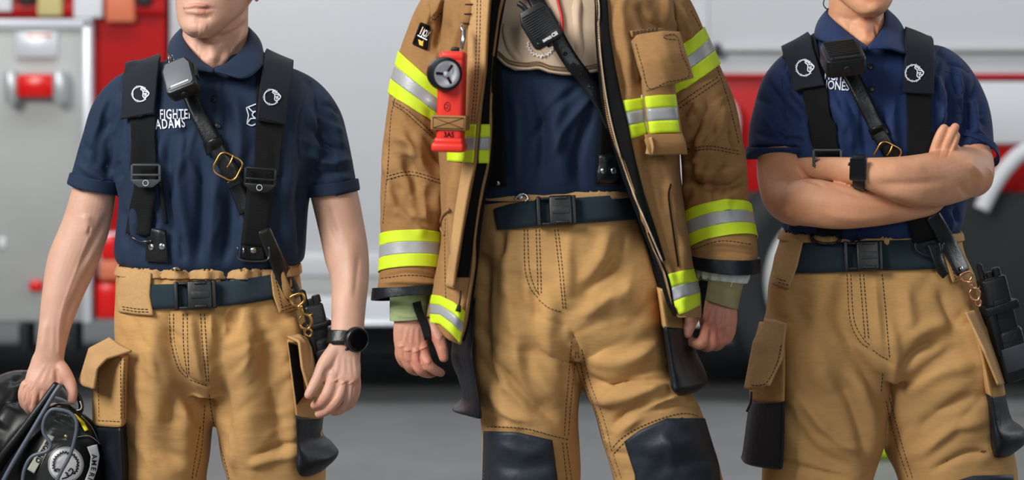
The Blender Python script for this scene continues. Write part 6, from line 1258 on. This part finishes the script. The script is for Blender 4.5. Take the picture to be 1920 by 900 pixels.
# ---- placket flap, zip and hook strips
pl = ribbon([(936, -60), (917, 0), (912, 60), (908, 120), (897, 200), (893, 240), (888, 300), (875, 360), (861, 430), (852, 490), (848, 536)], [8, 14, 14, 14, 14, 14, 14, 13, 11, 8, 3], CO, .012, .006, smooth=8, nw=8)
tp = [(893, -60), (880, 0), (877, 60), (876, 120), (872, 200), (868, 300), (852, 400), (842, 480), (836, 540)]
flapG = coons([(893, -60), (948, -60)], [(835, 536), (852, 541)], tp[:-1] + [(835, 536)], [(948, -60), (919, 0), (915, 60), (911, 130), (902, 200), (897, 240), (893, 300), (880, 360), (868, 430), (858, 490), (852, 541)], 16, 80)
e_ = np.linspace(0, 1, 16)[None, :] ** 1.5 * .018
pf = sheet(flapG, CO, .006, .006, extra=np.repeat(e_, 80, 0), smooth=6)
mk('storm_flap', pf, 'tan_flap', ct); PFT = Target(pf, coat)
seams([[(895, 0), (893, 80), (890, 160), (884, 230), (878, 300)], [(901, 0), (899, 80), (895, 160), (889, 230), (884, 300)]], PFT, ct)
mk('hook_strip', sheet(coons([(951, -60), (962, -60)], [(857, 520), (880, 520)], [(951, -60), (922, 0), (918, 60), (914, 130), (905, 200), (896, 300), (871, 430), (857, 520)], [(962, -60), (939, 0), (929, 60), (922, 130), (918, 200), (914, 300), (890, 430), (880, 520)], 6, 70), CO, .0015, .0025, smooth=2), 'lining_black', ct, label='black hook-and-loop strip')
mk('edge_binding', tube(np.array([CO.point(x, y, .004) for x, y in smooth_path([(963, -60), (941, 0), (931, 60), (924, 120), (920, 200), (919, 240), (916, 300), (903, 360), (891, 440), (886, 500), (878, 560), (868, 615), (861, 644)], 90)]), .0022, 6), 'coat_cloth', ct)
mk('edge_binding', tube(np.array([PFT.point(x, y, .002) for x, y in smooth_path([(917, 0), (913, 60), (909, 130), (900, 200), (895, 240), (891, 300), (878, 360), (866, 430), (856, 490), (850, 538)], 90)]), .0018, 6), 'coat_cloth', ct)
# image-right: black zip tape, teeth and light piping
zl = [(1100, -70), (1119, 0), (1120, 60), (1125, 120), (1135, 190), (1148, 250), (1166, 310), (1188, 370), (1216, 436), (1240, 492)]
zr = [(1118, -70), (1139, 0), (1143, 60), (1153, 120), (1165, 180), (1179, 240), (1192, 300), (1209, 365), (1232, 436), (1248, 488)]
zt = sheet(coons([zl[0], zr[0]], [zl[-1], zr[-1]], zl, zr, 8, 90), CO, .007, .004, smooth=1)
zp = mk('zip_strip', zt, 'lining_black', ct, label='black strip along the coat edge'); ZT = Target(zt, coat)
mk('zip_piping', tube(np.array([ZT.point(x + 3, y, .004) for x, y in smooth_path(zl, 100)]), .0014, 6), 'hood_beige', zp)
zpath = smooth_path(zl, 400); teeth = []
for i in range(8, 330, 3):
    x, y = zpath[i]; a = ZT.point(x - 2, y, .005); b = ZT.point(x + 1.5, y + .5, .006); teeth.append(tube([a, (a + b) / 2, b], .0009, 5))
mk('zip_teeth', join(*teeth), 'dark_steel', zp)
lowz = ribbon([(1200, 430), (1218, 470), (1236, 510), (1246, 545), (1250, 560)], [4, 8, 9, 9, 8], CO, .011, .003, smooth=3, nw=4)
mk('lining_edge', lowz, 'white_cloth', ct, label='white edge of the lining')
mk('edge_binding', tube(np.array([CO.point(x, y, .006) for x, y in smooth_path([(1216, 436), (1240, 492), (1255, 530), (1262, 570), (1270, 594)], 40)]), .002, 6), 'lining_black', ct)
# stripes on the coat body (placket side, pocket side, hem)
def patch_tape(edges, target, parent, off=.004, nu=20):
    for i, nm in ((0, 'lime_tape'), (1, 'silver_tape'), (2, 'lime_tape')):
        a, b = edges[i], edges[i + 1]
        mk('reflective_tape', sheet(coons(a, b, [a[0], b[0]], [a[-1], b[-1]], nu, 6), target, off, .0018, smooth=1), nm, parent, label='silver reflective band' if i == 1 else 'lime yellow band')
patch_tape([[(838, 232), (870, 232), (899, 233)], [(838, 256), (870, 257), (897, 258)], [(838, 280), (870, 281), (895, 281)], [(838, 302), (870, 304), (893, 306)]], PFT, ct, .003)
patch_tape([[(902, 233), (919, 233)], [(900, 258), (919, 257)], [(898, 281), (918, 281)], [(897, 306), (917, 306)]], CO, ct, .006, 6)
patch_tape([[(1166, 188), (1185, 186), (1205, 183)], [(1172, 211), (1190, 208), (1206, 205)], [(1178, 235), (1195, 232), (1208, 229)], [(1182, 260), (1198, 256), (1212, 250)]], CO, ct, .004)
patch_tape([[(806, 552), (825, 554), (852, 567), (873, 584)], [(806, 570), (825, 572), (850, 588), (870, 606)], [(806, 588), (825, 590), (847, 606), (867, 625)], [(806, 604), (825, 608), (845, 625), (864, 646)]], CO, ct, .004)
patch_tape([[(1252, 514), (1275, 508), (1313, 502)], [(1256, 540), (1278, 533), (1313, 526)], [(1261, 566), (1280, 558), (1313, 548)], [(1268, 592), (1286, 586), (1313, 572)]], CO, ct, .004)
mk('zip_pull', join(tube(np.array([CO.point(x, y, .012) for x, y in ((864, 545), (863, 560), (861, 572))]), .0016, 6), tube(np.array([CO.point(x, y, .012) for x, y in ((861, 572), (859, 584))]), [.003, .005], 6)), 'thread_black', ct)
seams([[(835, 410), (834, 480), (836, 560), (843, 620)]], CO, ct)
# radio pocket on the image-right chest
RPk = qloft([(1202, 150, 1262, 146, -.165, -.15, .025, 4), (1206, 190, 1268, 182, -.165, -.15, .03, 4), (1212, 230, 1274, 222, -.165, -.15, .03, 4), (1216, 262, 1280, 258, -.165, -.15, .028, 4), (1218, 286, 1284, 284, -.165, -.15, .022, 4)], 30, 40)
mk('radio_pocket', RPk, 'coat_cloth', ct); RPT = Target(RPk, coat)
patch_tape([[(1205, 181), (1235, 178), (1267, 177)], [(1208, 204), (1237, 202), (1270, 200)], [(1211, 228), (1240, 226), (1272, 225)], [(1214, 251), (1243, 249), (1275, 248)]], RPT, ct, .002)
mk('zip_piping', tube(np.array([RPT.point(x, y, .003) for x, y in ((1203, 178), (1207, 210), (1213, 250))]), .001, 6), 'white_cloth', ct)
ff, FF = flap('pocket_flap', [(1186, 78, -.205), (1196, 66, -.215), (1240, 60, -.22), (1273, 61, -.20)], [(1212, 172, -.225), (1250, 160, -.23), (1299, 146, -.205)], [(1186, 78, -.205), (1198, 125, -.22), (1212, 172, -.225)], [(1273, 61, -.20), (1284, 100, -.21), (1299, 146, -.205)], 0, .007, 'coat_cloth', ct, bulge=.008)
seams([[(1192, 82), (1204, 125), (1217, 166), (1250, 154), (1292, 142), (1278, 100), (1268, 67), (1246, 67), (1246, 72), (1268, 74)]], Target(FF), ff)
mk('flap_tab', sheet(quad((1181, 58), (1242, 52), (1244, 62), (1184, 70), 14, 6), CO, .012, .005, smooth=3), 'coat_cloth', ct)
seams([[(1186, 64), (1240, 56)], [(1186, 60), (1238, 53)]], Target(coat, sheet(quad((1181, 58), (1242, 52), (1244, 62), (1184, 70), 14, 6), CO, .012, .005, smooth=3)), ct)
mk('flap_tab', qloft([(1208, 252, 1280, 250, -.2, -.17, .008, 4), (1212, 272, 1286, 268, -.205, -.175, .008, 4), (1218, 291, 1289, 289, -.2, -.17, .007, 4)], 12, 24), 'coat_cloth', ct)
mk('flap_tab', qloft([(1208, 262, 1222, 256, -.19, -.21, .006, 3), (1212, 276, 1226, 276, -.19, -.21, .006, 3), (1210, 288, 1224, 291, -.185, -.2, .006, 3)], 12, 20), 'tan_flap', ct)
# hand pocket slits on the coat body
mk('pocket_welt', tube(np.array([CO.point(x, y, .004) for x, y in smooth_path([(1258, 345), (1254, 370), (1262, 430), (1272, 500)], 30)]), .0016, 6), 'lining_black', ct)
mk('pocket_welt', tube(np.array([CO.point(x, y, .006) for x, y in smooth_path([(842, 392), (830, 405), (826, 425), (833, 440)], 20)]), .003, 6), 'coat_cloth', ct)
# shoulder patch
PG = quad((789, 42), (806, 49), (800, 94), (773, 82), 14, 16)
pt = sheet(PG, TSL, .003, .003, smooth=4); po = mk('shoulder_patch', pt, 'lining_black', ct, label='black patch with white and gold lettering'); PT = Target(pt, SL)
mk('patch_border', lines([[(789, 43), (806, 50), (800, 93), (774, 82), (789, 43)]], 1.6, PT, .001, .0015), 'black_webbing', po)
mk('patch_lettering', join(text_on('I', 786, 63, 20, math.radians(-24), PT, .0016, .9, .6, .0008)), 'peach_thread', po, smooth=False)
mk('patch_lettering', join(text_on('JOX', 790, 66, 19, math.radians(-24), PT, .0016, .5, .42, .0008)), 'badge_white', po, smooth=False)
mk('patch_bar', lines([[(783, 66), (801, 75)]], 1.2, PT, .0016, .001), 'badge_white', po, smooth=False)
mk('patch_mark', sheet(coons([(784, 74), (788, 75), (791, 78), (794, 75)], [(786, 84), (793, 87)], [(784, 74), (786, 84)], [(794, 75), (793, 87)], 6, 6), PT, .0016, .001, smooth=0), 'gold_thread', po, smooth=False)
mk('epaulette_tab', sheet(quad((806, 4), (830, -4), (822, 18), (808, 35), 8, 10), TSL, .004, .004, smooth=4), 'coat_cloth', ct)
seams([[(808, 12), (812, 38), (830, 22)]], TSL, ct)
# ---- wristlets and glove loops
wl = band(limb([(771, 530, -.035, 36, 30), (770, 560, -.038, 35, 29), (769, 585, -.042, 34.5, 26), (769, 606, -.045, 34, 24)], 40, 48, False), [((700, 604), (850, 590), (770, 500), 0, -.04)], .001, .003, 0)
wl = strokes(*wl, [([(738, 572), (770, 578), (805, 570)], 3, 1.6), ([(738, 588), (770, 594), (806, 584)], 3, 1.6), ([(738, 580), (806, 577)], 2.4, -1.4)])
wo = mk('wristlet', wl, 'wristlet_green', p2, label='pale green knitted wristlet'); WL = Target(wl, b2)
wr = band(limb([(1356, 488, -.035, 42, 32), (1352, 515, -.038, 41, 31), (1347, 545, -.042, 38, 28), (1344, 566, -.046, 37, 26), (1342, 580, -.046, 37, 25)], 40, 48, False), [((1300, 552), (1390, 582), (1350, 480), 0, -.04), ((1300, 508), (1400, 526), (1350, 560), 0, -.04)], .001, .003, 0)
wr = strokes(*wr, [([(1314, 518), (1350, 528), (1390, 530)], 3, 1.6), ([(1312, 535), (1350, 548), (1386, 556)], 3, 1.6), ([(1313, 527), (1388, 544)], 2.4, -1.6)])
wo2 = mk('wristlet', wr, 'wristlet_olive', p2, label='olive knitted wristlet'); WR = Target(wr, b2)
th = np.linspace(0, 2 * np.pi, 96, endpoint=False); RR = []
for (Y, w, dd, am) in ((484, 47, 40, 0), (498, 50, 43, 2.0), (514, 50, 44, 3.0), (524, 47, 42, 2.4), (525, 40, 34, 1.0)):
    c = W(1357 - (Y - 486) * .12, Y + 2, -.036); RR.append(c + np.stack([np.cos(th) * (w + am * np.sin(15 * th)), np.sin(th) * (dd + am * np.sin(15 * th + .5)), np.sin(th * 1) * -2 - np.cos(th) * 5], 1) * .00095)
mk('inner_cuff', rings_to_mesh(np.array(RR)), 'white_cloth', p2, label='white gathered cuff lining')
mk('thumb_loop', ribbon([(781, 566), (786, 585), (796, 612), (802, 636)], [8, 7.5, 7, 6], WL, .006, .002, smooth=6, nw=5), 'black_webbing', wo, label='black webbing thumb loop')
mk('thumb_loop', ribbon([(1320, 526), (1317, 548), (1313, 575), (1311, 596)], [8, 7.5, 7, 6], WR, .006, .002, smooth=6, nw=5), 'black_webbing', wo2, label='black webbing thumb loop')
mk('thread_end', tube(np.array([WR.point(x, y, .002) for x, y in catmull([(1352, 500), (1366, 510), (1373, 525), (1370, 538)], 16)]), .0007, 5), 'white_cloth', wo2)
# ---- torch clipped to the coat
D_T = -.225
def Tz(c): return W(*c)
tt = thing('torch', W(845, 180, D_T), 'red right-angle torch with round clear lens hanging on the open tan coat', 'torch')
Mt = flatframe(847, 182, D_T, math.radians(-1.5), math.radians(-8))
mk('torch_body', join(obj_box(Mt, 46, 150, 36, 9, (0, 0, 0), 5), obj_box(Mt, 42, 18, 38, 7, (2, 68, 0), 4)), 'torch_red', tt, auto=40)
mk('foot', join(obj_box(Mt, 56, 16, 44, 6, (-2, -84, 0), 4), obj_box(Mt, 50, 14, 38, 6, (-1, -74, 0), 4)), 'torch_red', tt, auto=40)
Mh = flatframe(832, 138, D_T - .022, 0, math.radians(22), math.radians(4))
mk('lens_bezel', xf(Mh, disc(.026, .03, 40, prof=[(0, -.012), (.026, -.012), (.028, -.004), (.0285, .010), (.027, .016), (.0235, .017), (.0225, .013), (.018, .002), (.0, .0)])), 'rubber_black', tt, auto=30)
ln = mk('reflector', xf(Mh, disc(.022, .01, 40, prof=[(0, .004), (.006, .005), (.014, .009), (.0225, .0152), (.0222, .013), (0, .003)])), 'lens_clear', tt)
mk('reflector_mark', join(*[obj_box(Mh @ Matrix.Rotation(math.radians(a), 4, 'Z'), 4.5, 13, 1.4, .6, (0, 12, 12)) for a in (85, 210, 325)]), 'lens_dark', ln, auto=40)
mk('bulb', obj_disc(Mh, 5, 8, 3, (0, 0, 5)), 'lens_clear', ln)
mk('switch', obj_box(Mt, 14, 8, 10, 3, (4, 80, 0)), 'rubber_black', tt, auto=40)
mk('mounting_strap', join(obj_box(Mt, 60, 25, 42, 3, (-1, -43, 1), 3)), 'coat_cloth', tt, auto=40)
MS_ = Mt @ Matrix.Translation((0, 0, .0225))
mk('strap_stitching', join(*[obj_ring(MS_, P_, .5, closed=False, sm=False, n=5) for P_ in ([(-27, -34, 0), (25, -34, 0), (25, -52, 0), (-27, -52, 0), (-27, -34, 0)], [(-27, -34, 0), (25, -52, 0)], [(-27, -52, 0), (25, -34, 0)])]), 'thread_black', tt)
mk('body_mark', join(obj_ring(MS_ @ Matrix.Translation((-.004, 0, -.004)), [(5 * math.cos(a), -16 + 7.5 * math.sin(a), 0) for a in np.linspace(0, 6.28, 14)[:-1]], .5, n=5), obj_ring(MS_ @ Matrix.Translation((-.004, 0, -.004)), [(-2, -12, 0), (2, -14, 0), (-2, -18, 0), (2, -20, 0)], .5, closed=False, n=5)), 'lens_dark', tt)
V_, F_ = text_mesh('3AS', .012, .0003, .0004, .9); V_ = V_ + np.array([-.009, -.0665, -.0042]); mk('body_text', xf(MS_, (V_, F_)), 'lens_dark', tt, smooth=False)
V_, F_ = text_mesh('OE', .010, .0003, .0004, .9); V_ = V_ + np.array([-.008, -.058 + .003, -.0042]); V_[:, 1] -= .0; 
sn = thing('snap_hook', W(868, 75, -.19), 'silver snap hook holding the red torch by its top ring', 'snap hook')
mk('hook', tube(np.array([W(*p) for p in catmull([(867, 46, -.19), (865, 52, -.195), (870, 60, -.198), (872, 66, -.197)], 14)]), .0022, 8), 'steel', sn)
mk('hook_body', tube(np.array([W(*p) for p in ((872, 54, -.197), (869, 72, -.202), (866, 92, -.208))]), [.004, .0046, .0036], 10), 'steel', sn)
mk('split_ring', tube(np.array([W(*p) for p in ((866, 90, -.208), (858, 102, -.222), (870, 108, -.216), (874, 118, -.2), (870, 98, -.206))]), .0014, 6), 'chrome', sn)
mk('webbing_loop', ribbon([(880, 0), (877, 20), (872, 46)], 9, CO, .010, .003, smooth=4), 'coat_cloth', ct)
for y in (8, 26, 44): mk('stitching', lines([[(868 + (44 - y) * .1, y), (886 + (44 - y) * .1, y)]], 1, Target(ribbon([(880, 0), (877, 20), (872, 46)], 9, CO, .010, .003, smooth=4), coat), .0015, .001), 'thread_black', ct)
# ---- speaker mic and strap, red cord
rs2 = thing('radio_strap', W(1090, 140, -.15), 'black leather radio strap with punched holes lying over the beige hood', 'radio strap', 'leather radio straps')
q = [(985, -40), (1010, 10), (1040, 62), (1068, 110), (1098, 150), (1126, 190), (1150, 240)]
st = ribbon(q, [15, 15, 15, 15, 14.5, 14, 13], HD, .012, .004, smooth=12); mk('strap', st, 'black_leather', rs2); ST = Target(st)
for (x, y) in ((1060, 101), (1075, 122), (1090, 140), (1107, 163)):
    mk('eyelet', obj_ring(ST.frame(x, y, .0002), [(3.2 * math.cos(a), 3.2 * math.sin(a), 0) for a in np.linspace(0, 6.28, 12)[:-1]], .9), 'rubber_black', rs2)
    mk('punched_hole', obj_disc(ST.frame(x, y, .0), 2.6, .6), 'glass_dark', rs2)
r, M = speaker_mic(1013, 47, -.205, math.radians(30), 0.0, math.radians(-6), 27, 35, 28, 'large ridged black speaker microphone hanging over the beige hood', m_face='black_plastic', ridges=11)
V_, F_ = text_mesh('IMPRES', .0062, .0002, .0004, .85); V_ = V_ + np.array([-.010, -.0285, .0022]); mk('brand_text', xf(M, (V_, F_)), 'badge_white', r, smooth=False)
V_, F_ = text_mesh('CSI', .0085, .0003, .0004, .9); V_ = V_ + np.array([.0075, -.0285, .0022]); mk('brand_text', xf(M, (V_, F_)), 'badge_white', r, smooth=False)
c = mk('cord', tube(np.array([HD.point(x, y, .006) for x, y in catmull([(1040, -40), (1046, 0), (1053, 30), (1055, 60), (1060, 82), (1066, 96)], 40)]), .0026, 8), 'red_cord')
tag(c, 'thin red cord hanging over the beige hood beside the speaker microphone', 'cord')
DOFF = 0.0
# ================================================================ light and camera
def area(name, loc, target, sx, sy, power, col=(1, 1, 1)):
    l = bpy.data.lights.new(name, 'AREA'); l.shape = 'RECTANGLE'; l.size = sx; l.size_y = sy; l.energy = power; l.color = col
    o = bpy.data.objects.new(name, l); COL.objects.link(o); o.location = loc
    o.rotation_euler = (Vector(target) - Vector(loc)).to_track_quat('-Z', 'Y').to_euler(); return o
area('bay_door_daylight', (-4.0, -3.5, 4.5), (0.1, 0, 1.3), 2.6, 2.6, 520, (1.0, 0.985, 0.96))
area('front_fill', (2.0, -6.2, 3.4), (0.9, 0, 1.1), 2.4, 2.6, 85, (0.95, 0.98, 1.0))  # added fill from the front, brightens the person with crossed arms
area('ceiling_lamp', (-3, 3.2, 5.3), (-2.5, 5.4, 0.8), 6, 1.2, 170, (0.97, 0.99, 1.0))
area('ceiling_lamp', (3.4, 3.2, 5.3), (3.0, 5.4, 0.8), 6, 1.2, 170, (0.97, 0.99, 1.0))
area('rear_floor_fill', (-3.0, 10.5, 5.0), (-3.0, 9.0, 0), 6, 2, 260, (0.95, 0.98, 1.0))  # unseen lamp added to brighten the floor beyond the truck
area('right_rim_light', (5.5, 2.2, 3.0), (0.8, 0, 1.2), 2.0, 2.4, 80, (0.96, 0.98, 1.0))  # added rim light from the right rear, no door stands there
w = bpy.data.worlds.new('world'); S.world = w; w.use_nodes = True
w.node_tree.nodes['Background'].inputs[0].default_value = (0.72, 0.80, 0.9, 1); w.node_tree.nodes['Background'].inputs[1].default_value = 0.16
cam = bpy.data.cameras.new('camera'); co = bpy.data.objects.new('camera', cam); COL.objects.link(co)
co.location = tuple(CAM); co.rotation_euler = (math.pi / 2, 0, 0)
cam.sensor_width = 36; cam.lens = F / 1920 * 36; cam.shift_y = -(450 - PY) / 1920; cam.shift_x = 0
cam.clip_start = 0.05; cam.clip_end = 100
cam.dof.use_dof = True; cam.dof.focus_distance = 3.9; cam.dof.aperture_fstop = 3.0
S.camera = co
S.view_settings.view_transform = 'Standard'; S.view_settings.look = 'None'; S.view_settings.gamma = 1.0
S.view_settings.exposure = -0.08; S.view_settings.use_curve_mapping = False
